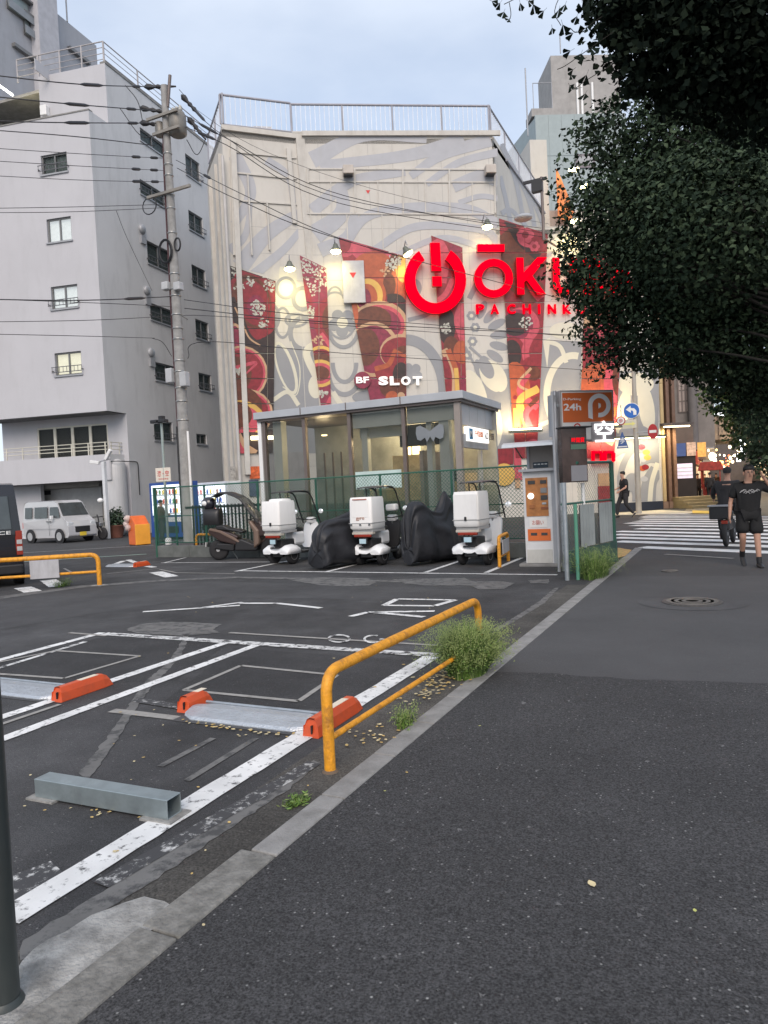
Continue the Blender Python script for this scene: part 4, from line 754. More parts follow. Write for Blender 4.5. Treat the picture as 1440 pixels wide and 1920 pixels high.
# ground and first floor under the overhang
LF = Wall(AR.at(zS, 0).to_2d(), AF.u.to_2d(), n=(.2, -.98)); sl0 = LF.sz(203, 820)[0]; sl1 = LF.sz(70, 820)[0]; zf0 = LF.sz(140, 850)[1]; zf1 = LF.sz(140, 798)[1]
wb(LF, 0, sl0, 0, zb, 'wall', ga, -.25, 0); wb(LF, sl0, sl1, zf1, zb, 'wall', ga, -.25, 0); wb(LF, sl1, SLEN, 0, zb, 'wall', ga, -.25, 0)
k = 4
for i in range(k):
    a = sl0+(sl1-sl0)*i/k; c = sl0+(sl1-sl0)*(i+1)/k; b = B()
    for q in ((a, a+.08, zf0-1, zf1), (c-.08, c, zf0-1, zf1), (a+.08, c-.08, zf1-.08, zf1)): b.wbox(LF, *q, -.1, -.02)
    o = b.build('window', M('cream_frame', (.6, .58, .5), .5), apt); b = B(); b.wbox(LF, a+.08, c-.08, zf0-1, zf1-.08, -.07, -.06); b.build('pane', wglass, o); b = B(); b.wbox(LF, a, c, zf0-1, zf1, -.3, -.2); b.build('room_dark', M('room_dark', (.05, .045, .045), .8), o)
bz1 = AF.sz(190, 851)[1]; bz0 = AF.sz(190, 900)[1]; oB = -.35
wb(AF, .25, SLEN, bz0, bz1, 'balcony_parapet', ga, -.55, oB); wb(AR, .35, zS, bz0, bz1, 'balcony_parapet', gb, -.45, -.25); wb(AF, .25, SLEN, bz0, bz0+.15, 'balcony_floor', concrete, -3, -.55)
W_ = Wall(AF.at(0, 0, -.45).to_2d(), AF.u.to_2d(), n=(.2, -.98)); b = B()
for zz in (.25, .42, .6): b.tube([W_.at(.4, bz1+zz), W_.at(SLEN-1, bz1+zz)], .022, 6)
W2 = Wall(AR.at(0, 0, -.35).to_2d(), AR.u.to_2d(), n=(1, .1))
for zz in (.25, .42, .6): b.tube([W2.at(.5, bz1+zz), W2.at(zS, bz1+zz)], .022, 6)
o = b.build('balcony_railing', MATS['cream_frame'], apt)
for i in range(7): s = .5+i*.95; b = B(); b.wbox(W_, s-.025, s+.025, bz1, bz1+.62, -.02, .02); b.build('railing_post', MATS['cream_frame'], o)
for i in range(4): s = .6+i*.6; b = B(); b.wbox(W2, s-.025, s+.025, bz1, bz1+.62, -.02, .02); b.build('railing_post', MATS['cream_frame'], o)
# garage under the balcony
GW = Wall(AF.at(0, 0, -2.2).to_2d(), AF.u.to_2d(), n=(.2, -.98)); gs0, gs1 = GW.sz(193, 950)[0], GW.sz(97, 950)[0]; gz = GW.sz(150, 915)[1]
wb(GW, gs0-1.0, SLEN, 0, bz0, 'wall', M('garage_wall', (.33, .32, .30), .8, dirt=.2), -.3, 0); sh = wb(GW, gs0, gs1, 0, gz, 'roller_shutter', M('shutter_grey', (.36, .36, .36), .5, .3, dirt=.2), 0, .03)
for i in range(26): b = B(); z = .05+i*(gz-.05)/26; b.wbox(GW, gs0+.02, gs1-.02, z, z+.075, .031, .045); b.build('slat', MATS['shutter_grey'], sh)
wb(GW, gs0-.1, gs1+.1, gz+.02, gz+.5, 'shutter_box', MATS['garage_wall'], 0, .4, .02)
s, z = GW.sz(78, 925); wb(GW, s-.6, s+.3, z-.1, z+.12, 'dark_sign', black, 0, .06)
# curved ground floor end wall
b = B(); pts = []; w = LF
for i in range(9): a = i/8*math.pi/2; pts.append((1.0*math.sin(a), 1.0*math.cos(a)))
q = [AR.at(zS, 0, 0)+AF.u*0 + AR.u*(-.0) for _ in range(1)]
b.wbox(LF, -.0, sl0-.05, 0, bz1-.2, 0, 1.0); b.build('curved_wall', gb, apt, bevel=.45, seg=6)
b = B(); b.tube(fillet([LF.at(.9, bz0+.9, 1.03), LF.at(-.0, bz0+.9, 1.03), AR.at(zS+.6, bz0+.9, .06), AR.at(zS+.6, bz0-.8, .06)], .2), .025, 6); b.build('conduit', black, apt)
# tall tower block behind (top left)
tw = thing('tower_block', 'taller grey apartment tower rising behind at the top left corner', 'building', (D(122, 500, 42).x, D(122, 500, 42).y, 0))
tp = D(122, 500, 44); TR = Wall(tp.to_2d(), (-.117, .993), n=(1, .1)); TF = Wall(tp.to_2d(), (-.977, -.211), n=(.2, -.98))
ta = M('tower_render', (.36, .37, .40), .8, var=.04, dirt=.15)
b = B(); e = TR.sz(182, 108)[0]; zq = TR.sz(125, 40)[1]; b.wbox(TR, 0, e, 10, zq, -6, 0); b.build('wing', ta, tw)
b = B(); b.wbox(TR, -1.6, 0, 10, zq+6, -2.5, .6); b.build('stair_shaft', M('tower_light', (.46, .46, .49), .8), tw)
b = B(); b.wbox(TR, -11, -1.6, 10, zq+8, -8, 0); b.build('main_wing', ta, tw)
for x0, x1, y0, y1 in ((42, 88, 25, 62), (10, 88, -25, 20)):
    s0_, z1_ = TR.sz(x0, y0); s1_, _ = TR.sz(x1, 60); s1_ = min(s1_, -1.7); b = B(); b.wbox(TR, s0_, s1_, z1_-1.2, z1_, .002, .04); o = b.build('window', MATS['window_frame'], tw); b = B(); b.wbox(TR, s0_+.1, s1_-.1, z1_-1.1, z1_-.1, .042, .05); b.build('pane', M('sky_pane', (.25, .3, .3), .15), o); b = B(); b.wbox(TR, s0_-.1, s1_+.1, z1_, z1_+.12, .002, .3); b.build('window_hood', MATS['window_frame'], o)
    b = B(); b.wbox(TR, s0_-.1, s1_+.1, z1_-1.2, z1_-.75, .25, .29); b.build('window_guard', M('guard_grey', (.25, .27, .29), .5), o)
for (a, c) in (((22, 84), (100, 140)), ((126, 90), (165, 120))):
    s0_, z0_ = TR.sz(*a); s1_, _ = TR.sz(*c); b = B(); b.wbox(TR, s0_, s1_, z0_-.1, z0_+.1, .001, .25); b.build('window_hood', MATS['window_frame'], tw)
b = B(); b.tube([TR.at(.5, zq), TR.at(.5, zq+2.2)], .05, 6); b.tube([TR.at(1.5, zq), TR.at(1.5, zq+2.2)], .05, 6); b.tube([TR.at(.5, zq+2.2), TR.at(1.5, zq+2.2)], .04, 6); b.build('roof_rail', greymetal, tw)
# ================================================================ TEAL BUILDING AND ANNEX (behind, right)
teal = M('teal_panel', (.30, .36, .37), .5, var=.06, dirt=.2, dcol=(.2, .24, .25)); tb = thing('teal_building', 'grey-green panelled building behind the mural building with a water tank tower', 'building', (0, 58, 0))
pk = D(1015, 500, 56); TL = Wall(pk.to_2d(), (math.sin(R_(62)), math.cos(R_(62)))); TS = Wall(pk.to_2d(), (-.6, .8), n=(-.8, -.6))
ztl = TL.sz(1018, 215)[1]; e = TL.sz(1180, 400)[0]
tb_w = B(); tb_w.wbox(TL, 0, e, 0, ztl, -.3, -.03); tb_w = tb_w.build('wall', teal, tb); b = B(); b.wbox(TS, 0, 8, 0, ztl-.2, -.3, 0); b.build('wall', teal, tb)
k = 7
for i in range(k):
    for z0, z1 in ((ztl-3.2, ztl), (ztl-6.4, ztl-3.23), (ztl-9.6, ztl-6.43), (ztl-12.8, ztl-9.63)): b = B(); b.wbox(TL, e*i/k+.015, e*(i+1)/k-.015, z0+.02, z1-.02, -.03, 0); b.build('panel', teal, tb_w)
s0_, z1_ = TL.sz(1078, 290); s1_, z0_ = TL.sz(1115, 298); b = B(); b.wbox(TL, s0_, s1_, z0_-.7, z1_, .001, .1); o = b.build('window', M('purple_grey_frame', (.2, .18, .2), .5), tb); b = B(); b.wbox(TL, s0_+.2, s1_-.2, z0_-.5, z1_-.2, .1, .12); b.build('pane', M('pale_pane', (.35, .36, .37), .2), o)
s0_, zz = TL.sz(1034, 100); b = B(); b.wbox(TL, s0_, s0_+5.5, ztl, zz, -4, -.3); o = b.build('tank_tower', M('tower_grey', (.34, .33, .32), .8, dirt=.2), tb)
for s in (2.0, 2.35, 3.2): b = B(); b.tube([TL.at(s0_+s, ztl, -.22), TL.at(s0_+s, zz-2.2, -.22)], .1, 8); b.build('tower_pipe', white, o)
b = B(); b.wbox(TL, -.2, 1.6, ztl, ztl+.6, -2, -.2); b.build('ledge', MATS['tower_grey'], tb)
b = B()
for s in (0, 1.5): b.tube([TL.at(s, ztl+.6, -.3), TL.at(s, ztl+2.6, -.3)], .03, 6)
b.tube([TL.at(0, ztl+2.6, -.3), TL.at(1.5, ztl+2.6, -.3)], .03, 6); b.build('ladder_cage', greymetal, tb)
for x, y0, y1, dd in ((990, 255, 130, 50), (1051, 100, 65, 58)):
    p = D(x, y0, dd); q = D(x, y1, dd); b = B(); b.tube([(p.x, p.y, p.z), (p.x, p.y, q.z)], .05, 6); tag(b.build('antenna', greymetal), 'thin aerial mast on the skyline ' + ('left of the teal building' if x < 1000 else 'on top of the grey tank tower'), 'antenna')
an = thing('annex_building', 'narrow cream annex with a flame coloured hanging banner beside the teal building', 'building', (D(1020, 500, 46).x, D(1020, 500, 46).y, 0))
pa = D(1003, 500, 45.2); AW = Wall(pa.to_2d(), u1); zz = AW.sz(1015, 262)[1]; b = B(); b.wbox(AW, 0, 1.1, 3, zz, -3, 0); b.build('wall', wall_m, an); b = B(); b.wbox(AW, 1.1, 6, 3, zz-4.2, -8, -.6); b.build('wall', wall_m, an)
AS = Wall(AW.at(1.6, 0, .5).to_2d(), (.35, .94), n=(.94, -.35)); 
fp = M('flame_banner', (.75, .22, .06), .5, var=.9, vs=2.2, emit=.12, ecol=(1, .35, .10)); b = B(); x0, z0_ = AS.sz(1046, 410); x1, _ = AS.sz(1082, 400); z1_ = AS.sz(1047, 320)[1]
b.extr([AS.at(x0, z0_), AS.at(x1, z0_+.2), AS.at(x1, z1_-2.6), AS.at(x0, z1_)], AS.n*.08); b.build('flame_banner', fp, an)
for x, y in ((1072, 318), (1080, 318), (1092, 350), (1100, 349)):
    p = D(x, y, 43); b = B(); b.ball(p, (.2, .2, .13)); 
    tag(b.build('street_lamp_globe', lamp_e), 'small glowing lamp among the leaves, ' + {1072: 'upper left of four', 1080: 'upper right of four', 1092: 'lower left of four', 1100: 'lower right of four'}[x], 'lamp')
# ================================================================ STATION ENTRANCE (glass box)
st = thing('station_entrance', 'glass and grey metal station entrance box behind the green fence', 'station entrance', (-9, 17.4, 0))
al = M('aluminium_trim', (.46, .47, .49), .4, .4, var=.06); dk = M('bronze_frame', (.16, .13, .12), .45, .3); station_glass = glassmat('station_glass', (.86, .87, .86), trans=.82); ctile = M('pale_green_panel', (.66, .68, .64), .6, var=.06)
c0 = D(866, 900, 18.2); SF = Wall((c0.x, c0.y), (-1, 0), n=(0, -1)); SR = Wall((c0.x, c0.y), (0, 1), n=(1, 0))
Ls = SF.sz(492, 800)[0]; zR = SF.sz(866, 733)[1]; zH = SF.sz(866, 748)[1]; Lr = SR.sz(927, 800)[0]
def sb(w, s0, s1, z0, z1, o0, o1, name, mat, parent=st, bevel=0): b = B(); b.wbox(w, s0, s1, z0, z1, o0, o1); return b.build(name, mat, parent, bevel)
b = B(); b.box((c0.x-Ls/2, c0.y+Lr/2, (zR+zH)/2), (Ls+.36, Lr+.36, zR-zH)); rf = b.build('roof', al, st, .01)
b = B(); b.box((c0.x-Ls/2, c0.y+Lr/2, zH-.035), (Ls+.22, Lr+.22, .06)); b.build('gutter', dk, rf)
for x in (570, 655, 757): s = SF.sz(x, 790)[0]; sb(SF, s-.012, s+.012, zH, zR+.004, .17, .19, 'roof_joint', dk, rf)
xs = [SF.sz(x, 800)[0] for x in (862, 757, 655, 570, 495)]; zT = zH-.07
sb(SF, -.04, .12, 0, zT, -.12, .04, 'corner_post', M('corner_post', (.34, .29, .26), .4, .3)); 
for s in xs[1:]: sb(SF, s-.05, s+.05, 0, zT, -.1, .03, 'mullion', dk)
sb(SF, Ls+.02, Ls+.14, 0, zT+.1, -.12, .05, 'end_post', white)
for i in range(4):
    a, c = xs[i]+.06, xs[i+1]-.06; sb(SF, a, c, .35, zT-.05, -.045, -.035, 'glass_pane', station_glass)
    sb(SF, a, c, 0, .34, -.1, -.02, 'sill_panel', ctile)
for s0, s1, z0, z1 in ((xs[0]+.05, xs[1]-.06, zT-.42, zT), (xs[1]+.06, xs[2]-.06, zT-.42, zT)): sb(SF, s0, s1, z0, z1, -.3, -.1, 'header_panel', ctile)
s1_, z1_ = SF.sz(749, 783); s0_, z0_ = SF.sz(662, 822); sb(SF, s1_, s0_, z0_, z1_, -.5, -.42, 'roller_blind', ctile)
sb(SF, .35, .62, .3, zT-.42, -.4, -.15, 'column', ctile); sb(SF, .85, 1.0, .3, zT-.42, -.4, -.2, 'column', ctile); sb(SF, xs[4]-.5, xs[4]-.22, .3, zT, -.4, -.12, 'column', ctile); sb(SF, xs[2]-.38, xs[2]-.2, .3, zT, -.5, -.3, 'column', ctile)
s1_, z1_ = SF.sz(752, 880); s0_, z0_ = SF.sz(668, 918); sb(SF, s1_, s0_, z0_, z1_, -.02, .01, 'frosted_strip', M('frosted_strip', (.50, .62, .60), .5))
ins = M('inner_wall_cream', (.50, .42, .30), .7, var=.2); dkk = M('inner_dark', (.05, .05, .05), .6)
sb(SF, -.1, Ls, 0, zT, -Lr+.1, -Lr+.2, 'rear_wall', M('rear_wall', (.30, .31, .30), .6, var=.3, vs=1.5)); sb(SF, .3, xs[2], .2, 2.0, -2.3, -2.2, 'stair_wall', ins); sb(SF, 1.0, 2.6, .8, 2.6, -1.6, -1.5, 'notice_board', M('notice_cream', (.60, .50, .32), .6, var=.3, vs=5)); sb(SF, xs[1]+.1, xs[4]-.5, 0, 1.3, -1.4, -1.3, 'stair_parapet', M('stair_grey', (.20, .22, .21), .6, var=.3))
s0_, z0_ = SF.sz(825, 885); sb(SF, s0_-.1, s0_+.7, z0_-.25, z0_+.1, -1.45, -1.4, 'black_notice', dkk)
sb(SF, .7, 1.9, zT-1.0, zT-.42, -.6, -.5, 'dark_header', dkk)
for k in range(4): s = xs[3]-.1-k*.28; b = B(); b.tube([SF.at(s, .3, -.9), SF.at(s, 2.8, -.9)], .03, 6); b.build('inner_pipe', dk, st)
# reflections and dark mass of stairs; a bow shaped reflection modelled as a grey plate on the glass
b = B(); pts = []
cx0, cz0 = SF.sz(806, 812)
for sg_ in (-1, 1): b.extr([SF.at(cx0+sg_*x*.9, cz0+z*.9, -.02+.001*sg_) for x, z in ((.0, .05), (.12, .14), (.30, .24), (.42, .20), (.44, .02), (.40, -.16), (.30, -.20), (.16, -.12), (.10, -.26), (.0, -.10))], SF.n*.02)
b.build('bow_reflection', M('reflection_grey', (.20, .22, .24), .5), st)
wl = M('warm_wall_lamp', (1, .85, .5), emit=3.2, ecol=(1, .74, .35))
for x, y in ((703, 838), (722, 832)): s, z = SF.sz(x, y); sb(SF, s-.12, s+.12, z-.32, z+.25, -2.19, -2.15, 'warm_light_panel', wl)
for s, e, d_ in ((2.6, 110, -1.9), (1.2, 45, -1.2), (5.0, 16, -1.8)):
    ld = bpy.data.lights.new('ceiling_light', 'POINT'); lo = bpy.data.objects.new('ceiling_light', ld); C.objects.link(lo); ld.energy = e; ld.color = (1, .78, .45); ld.shadow_soft_size = .2; lo.location = SF.at(s, zT-.5, d_)
    b = B(); b.lathe([(.09, 0), (.09, .03)], SF.at(s, zT-.38, d_)); b.build('ceiling_lamp', wl, st)
# right side of the entrance
sb(SR, Lr-.14, Lr+.02, 0, zT, -.12, .04, 'corner_post', al); 
for i in range(4): a = .14+(Lr-.3)*i/4; sb(SR, a, a+(Lr-.3)/4-.02, zT-.55, zT, -.08, .0, 'cladding_panel', al)
sb(SR, .14, Lr-.9, zT-1.15, zT-.8, -.06, .06, 'sign_backing', greymetal)
s0_, z1_ = SR.sz(868, 775); s1_, z0_ = SR.sz(908, 800); ss = sb(SR, s0_, s1_, zT-.98, zT-.6, .0, .12, 'lit_sign', M('lit_sign_white', (.85, .83, .8), .5, emit=.55, ecol=(1, .97, .92)))
T = frame3(SR.at(s0_+.22, zT-.79, .125), (0, 1, 0), (0, 0, 1)); b = B(); b.box((0, 0, 0), (.28, .28, .004), T=T); bq = b.build('sign_logo', M('logo_blue', (.03, .25, .45), .5), ss); b = B(); letter(b, 'M', T @ Matrix.Translation((0, 0, .006)), .16, .16, .002, .02); b.build('sign_logo_letter', white, bq)
b = B(); letter(b, '千代田線', frame3(SR.at(s0_+.9, zT-.76, .125), (0, 1, 0), (0, 0, 1)), .7, .16, .003, .01); b.build('sign_text', M('orange_text', (.7, .2, .05), .6), ss)
b = B(); letter(b, '入口 上野駅', frame3(SR.at(s0_+1.85, zT-.78, .125), (0, 1, 0), (0, 0, 1)), .9, .2, .003, .01); b.build('sign_text', black, ss)
sb(SR, Lr*.55, Lr*.55+.12, 0, zT-1.15, -.1, 0, 'door_post', al); sb(SR, .14, Lr*.5, 0, zT-1.15, -1.2, -1.1, 'inner_panel', M('inner_panel', (.45, .38, .33), .6, var=.3))
# ================================================================ GREEN FENCES
def chain(w, s0, s1, z0, z1, name, parent, step=.085, r=.006):
    b = B()
    h = z1-z0; n = int((s1-s0+h)/step)
    for i in range(n+1):
        for sg_ in (1, -1):
            a = s0-h+i*step if sg_ > 0 else s0+i*step
            c = a+h*sg_; za, zc = z0, z1
            if sg_ > 0:
                if a < s0: za = z0+(s0-a); a = s0
                if c > s1: zc = z1-(c-s1); c = s1
            else:
                if a > s1: za = z0+(a-s1); a = s1
                if c < s0: zc = z1-(s0-c); c = s0
            if zc-za < .05: continue
            o = .004*sg_; p, q = w.at(a, za, o), w.at(c, zc, o); b.add([p-w.u*r, p+w.u*r, q+w.u*r, q-w.u*r], [(0, 1, 2, 3)])
    return stuff(b.build(name, green, parent))
fe = thing('chain_link_fence', 'long dark green chain link fence on a low block wall behind the parked scooters', 'fence', (-9, 15.6, 0))
FE = Wall(G(1000, 1046).to_2d(), (G(295, 1045)-G(1000, 1046)).to_2d(), n=(0, -1)); fl = (G(295, 1045)-G(1000, 1046)).length
k = 9; bw = 1.2
for i in range(k):
    a, c = fl*i/k, fl*(i+1)/k; b = B(); b.wbox(FE, a+.006, c-.006, 0, .33, -.14, 0); b.build('block_wall', M('block_grey', (.13, .14, .135), .85, var=.3, dirt=.5, dcol=(.06, .07, .06), dscale=(1, 1, 1)), fe, .008)
for i in range(7): s = fl*i/6; b = B(); b.tube([FE.at(s, .33, -.07), FE.at(s, 2.02, -.07)], .03, 8); b.build('post', green, fe)
for z in (2.0, 1.18, .42): b = B(); b.tube([FE.at(0, z, -.07), FE.at(fl, z, -.07)], .022 if z > 1.9 else .014, 6); b.build('rail', green, fe)
chain(FE, 0, fl, .42, 2.0, 'wire_mesh', fe)
# black iron bars with planting behind the fence
bf = thing('iron_fence', 'low black iron bar fence between the chain link fence and the station entrance', 'fence', (-12, 16.6, 0)); b = B()
FB = Wall((-5.2, 16.55), (-1, .01), n=(0, -1))
for s, e in ((0, .9), (6.6, 9.2)):
    for i in range(int((e-s)/.13)): ss_ = s+i*.13; b.wbox(FB, ss_-.018, ss_+.018, .1, 1.45, -.02, .02)
    b.wbox(FB, s-.1, e, 1.35, 1.42, -.03, .03); b.wbox(FB, s-.1, e, .15, .2, -.03, .03)
stuff(b.build('iron_bars', black, bf)); b = B(); b.wbox(FB, -.1, 9.2, 0, .1, -.1, .1); b.build('iron_fence_base', concrete, bf)
# left return towards the street
fr_ = thing('fence_gate', 'green framed chain link gate panel at the left end of the long fence', 'fence', (-15, 16.4, 0))
q0, q1 = G(295, 1045), G(375, 1036); FG = Wall(q0.to_2d(), (-.35, .94), n=(-.9, -.3)); 
for s in (0, 1.6): b = B(); b.tube([FG.at(s, 0, 0), FG.at(s, 2.02, 0)], .03, 8); b.build('post', green, fr_)
for z in (.35, 2.0): b = B(); b.tube([FG.at(0, z, 0), FG.at(1.6, z, 0)], .022, 6); b.build('rail', green, fr_)
chain(FG, 0, 1.6, .38, 2.0, 'wire_mesh', fr_)
# fence and boards along the kerb on the right
kf = thing('kerbside_fence', 'green fence with grey boards and assorted poles beside the payment machine', 'fence', (-2.1, 13.5, 0))
g1, g2 = G(1150, 1058), G(1143, 1040); lg = M('light_green_post', (.10, .30, .20), .5); p1_ = G(1084, 1087); p2_ = G(1099, 1067)
def pole3(p, z, r, mat, name='post', parent=kf, z0=0): b = B(); b.tube([(p.x, p.y, z0), (p.x, p.y, z)], r, 10); return b.build(name, mat, parent)
gp = G(1153, 1052); topz = lambda p, px, py: D(px, py, (Vector((p.x, p.y, 0))-O0).dot(Vector((-CAMR[0][2], -CAMR[1][2], -CAMR[2][2])))).z
pole3(gp, topz(gp, 1147, 866), .045, green); pole3(p1_, topz(p1_, 1077, 945), .03, lg); pole3(p2_, topz(p2_, 1092, 906), .032, white)
pg = G(1064, 1088); pole3(pg, topz(pg, 1056, 905), .04, steel); pg2 = G(1049, 1072); pole3(pg2, topz(pg2, 1046, 735), .028, greymetal)
KF = Wall(pg.to_2d(), (gp-pg).to_2d(), n=(1, -.2)); kl = (gp-pg).length; KF = Wall((gp.x, gp.y), (p2_-gp).to_2d(), n=(1, -.2)); kl2 = (p2_-gp).length+.9
b = B(); b.tube([KF.at(0, topz(gp, 1147, 866), 0), KF.at(1.6, topz(gp, 1147, 866)-.02, 0)], .028, 8); b.build('rail', green, kf); b = B(); b.tube([KF.at(0, 1.22, 0), KF.at(kl2, 1.22, 0)], .02, 8); b.build('rail', green, kf)
bm = M('grey_corrugated_board', (.30, .33, .33), .5, var=.15, dirt=.4)
for i in range(2):
    a, c = .12+i*.85, .12+i*.85+.68; b = B(); n = 11; pts = []
    for j in range(n+1): s = a+(c-a)*j/n; pts.append(KF.at(s, .42, .03+.02*(j % 2)))
    for j in range(n): b.add([pts[j], pts[j+1], pts[j+1]+Vector((0, 0, .76)), pts[j]+Vector((0, 0, .76)), pts[j]-KF.n*.015, pts[j+1]-KF.n*.015, pts[j+1]+Vector((0, 0, .76))-KF.n*.015, pts[j]+Vector((0, 0, .76))-KF.n*.015], [(0, 1, 2, 3), (5, 4, 7, 6), (3, 2, 6, 7), (1, 0, 4, 5)])
    b.build('board', bm, kf)
chain(KF, 0, kl2, .3, 1.22, 'wire_mesh', kf); b = B(); b.wbox(KF, -.05, kl2-.2, 0, .40, -.05, .04); b.build('base_board', M('dark_green_board', (.03, .075, .06), .6, dirt=.3), kf)
chain(KF, 0, 1.6, 1.22, topz(gp, 1147, 866), 'wire_mesh', kf)
# ================================================================ PAYMENT MACHINE
mp0, mp1 = G(987, 1062), G(1046, 1062); mu = (mp1-mp0).to_2d(); mu.normalize(); MW = Wall(mp0.to_2d(), mu, n=(mu.y, -mu.x)); mwid = (mp1-mp0).length
pm = thing('payment_machine', 'white parking payment machine with orange panels under a small canopy', 'ticket machine', (mp0.x+.3, mp0.y+.2, 0))
zt_ = MW.sz(985, 885)[1]; mwht = M('machine_white', (.66, .66, .66), .4, dirt=.3, dcol=(.35, .34, .32)); mor = M('machine_orange', (.66, .15, .03), .4)
def mb(s0, s1, z0, z1, o0, o1, name, mat, parent=pm, bevel=0): b = B(); b.wbox(MW, s0, s1, z0, z1, o0, o1); return b.build(name, mat, parent, bevel)
b = B(); b.wbox(MW, -.12, mwid+.14, 0, .06, -.5, .08); b.build('plinth', concrete, pm, .01)
mb(0, mwid-.06, .06, zt_, -.45, 0, 'cabinet', mwht, bevel=.012); mb(.03, mwid-.09, .07, .33, .001, .012, 'lower_door', M('machine_cream', (.55, .54, .50), .5, dirt=.3))
zz = lambda y: MW.sz(1000, y)[1]
mb(mwid-.06, mwid+.03, .06, zt_+.04, -.5, .02, 'side_pillar', greymetal)
op = mb(.05, mwid-.13, zz(968), zz(896), .002, .014, 'control_panel', M('panel_copper', (.42, .17, .05), .35, var=.25, vs=9))
for s0, s1, z0, z1, mt in ((.10, .24, .84, .93, dkk), (.34, .46, .84, .93, dkk), (.34, .46, .60, .73, M('grey_key', (.22, .22, .22), .4)), (.10, .20, .48, .58, M('card_slot', (.4, .42, .3), .4)), (.34, .47, .42, .54, dkk), (.36, .44, .30, .35, steel), (.34, .47, .18, .24, M('brown_key', (.25, .08, .03), .4)), (.12, .22, .20, .30, M('brown_key2', (.35, .13, .04), .4))):
    h_ = zz(896)-zz(968); mb(s0, s1, zz(968)+h_*z0, zz(968)+h_*z1, .015, .03, 'key_plate', mt, op, .003)
b = B(); b.lathe([(.06, 0), (.06, .02)], n=16, T=frame3(MW.at(.15, zz(930), .016), MW.u, (0, 0, 1)), smooth=False); b.build('lit_button', M('lit_button', (.9, .88, .8), emit=.9, ecol=(1, .97, .9)), op)
nb = mb(.10, mwid-.17, zz(989), zz(971), .002, .01, 'notice', M('notice_white', (.75, .73, .7), .6)); b = B(); letter(b, 'お願い', frame3(MW.at(mwid/2-.04, zz(980), .012), MW.u, (0, 0, 1)), .22, .09, .002, .0); b.build('notice_text', M('notice_red', (.5, .1, .07), .6), nb)
lp = mb(.06, mwid-.11, zz(1014), zz(992), .002, .014, 'orange_panel', mor)
for s in (.12, .32): mb(s, s+.12, zz(1004), zz(999), .015, .02, 'slot', dkk, lp)
cz = zz(826); mb(-.05, mwid+.06, zt_, zt_+.05, -.5, .12, 'shelf', greymetal); mb(0, .05, zt_+.05, cz-.03, -.45, -.4, 'canopy_post', greymetal); mb(mwid-.02, mwid+.03, zt_+.05, cz-.03, -.45, -.4, 'canopy_post', greymetal)
bk = mb(.05, mwid-.02, zt_+.05, cz-.06, -.45, -.42, 'back_board', M('brown_board', (.30, .27, .25), .6, var=.15)); nn = mb(.12, .42, zz(877), zz(866), -.418, -.41, 'dark_notice', M('navy_notice', (.04, .06, .08), .5), bk); mb(.12, .42, zz(884), zz(878), -.418, -.41, 'pale_notice', MATS['notice_white'], bk)
for k in range(4): mb(.14+.07*k, .19+.07*k, zz(871), zz(869), -.409, -.405, 'text_line', white, nn)
b = B(); prof = [(-.5, -.0), (.28, -.03), (.40, -.07), (.43, -.13), (.40, -.13), (.36, -.09), (.27, -.06), (-.5, -.035)]
b.extr([MW.at(-.28, cz+y_, x_) for x_, y_ in prof], MW.u.to_3d()*(mwid+.36)); b.build('canopy', M('canopy_metal', (.55, .57, .58), .35, .4), pm, .005)
for s in (-.1, mwid+.05): b = B(); b.tube([MW.at(s, zt_+.3, -.4), MW.at(s, cz-.07, .2)], .015, 6); b.build('canopy_strut', dk, pm)
# ================================================================ PARKING SIGN with lit character
ps = thing('parking_sign', 'orange and white 24h P parking sign on a pole with a glowing white character', 'sign', (pg2.x, pg2.y, 0))
dps = 13.4; q0 = D(1049, 740, dps); q1 = D(1151, 727, dps*1.02); q0.z = 0; q1.z = 0; PW = Wall(q0.to_2d(), (q1-q0).to_2d()); pw_ = PW.sz(1151, 760)[0]; z1_ = PW.sz(1055, 732)[1]; z0_ = PW.sz(1100, 826)[1]
def pb(s0, s1, z0, z1, o0, o1, name, mat, parent=ps, bevel=0): b = B(); b.wbox(PW, s0, s1, z0, z1, o0, o1); return b.build(name, mat, parent, bevel)
pb(0, pw_, z0_, z1_, -.18, 0, 'sign_box', M('sign_frame', (.38, .36, .36), .4, .3), bevel=.008); fc = pb(.03, pw_-.03, z0_+.03, z1_-.03, .001, .006, 'sign_face', M('sign_white', (.66, .65, .64), .5))
hz = z1_-z0_; oz = z1_-.03-(hz-.06)*.64; of = pb(.05, pw_-.04, oz, z1_-.05, .0065, .011, 'orange_face', M('sign_orange', (.56, .12, .025), .5, var=.05), fc)
sw = M('sign_lettering', (.74, .72, .72), .5); b = B(); letter(b, '24h', frame3(PW.at(pw_*.22, oz+hz*.30, .0115), PW.u, (0, 0, 1)), pw_*.32, .13, .003, .02); letter(b, 'D-Parking', frame3(PW.at(pw_*.22, oz+hz*.45, .0115), PW.u, (0, 0, 1)), pw_*.33, .055, .003, .01); b.build('sign_lettering', sw, of)
b = B(); cxx, czz = pw_*.72, oz+hz*.32; R1, R0 = hz*.25, hz*.155
def pp2(a, r, dx=0): return PW.at(cxx+dx+r*math.cos(a), czz+r*math.sin(a)*.95, .0115)
n = 26; 
for i in range(n):
    a0, a1 = -math.pi*.55+math.pi*1.55*i/n, -math.pi*.55+math.pi*1.55*(i+1)/n
    b.extr([pp2(a0, R0), pp2(a0, R1), pp2(a1, R1), pp2(a1, R0)], PW.n*.004)
b.extr([PW.at(cxx-R1, czz-hz*.24, .0115), PW.at(cxx-R0, czz-hz*.27, .0115), PW.at(cxx-R0, czz+.02, .0115), PW.at(cxx-R1, czz+.02, .0115)], PW.n*.003)
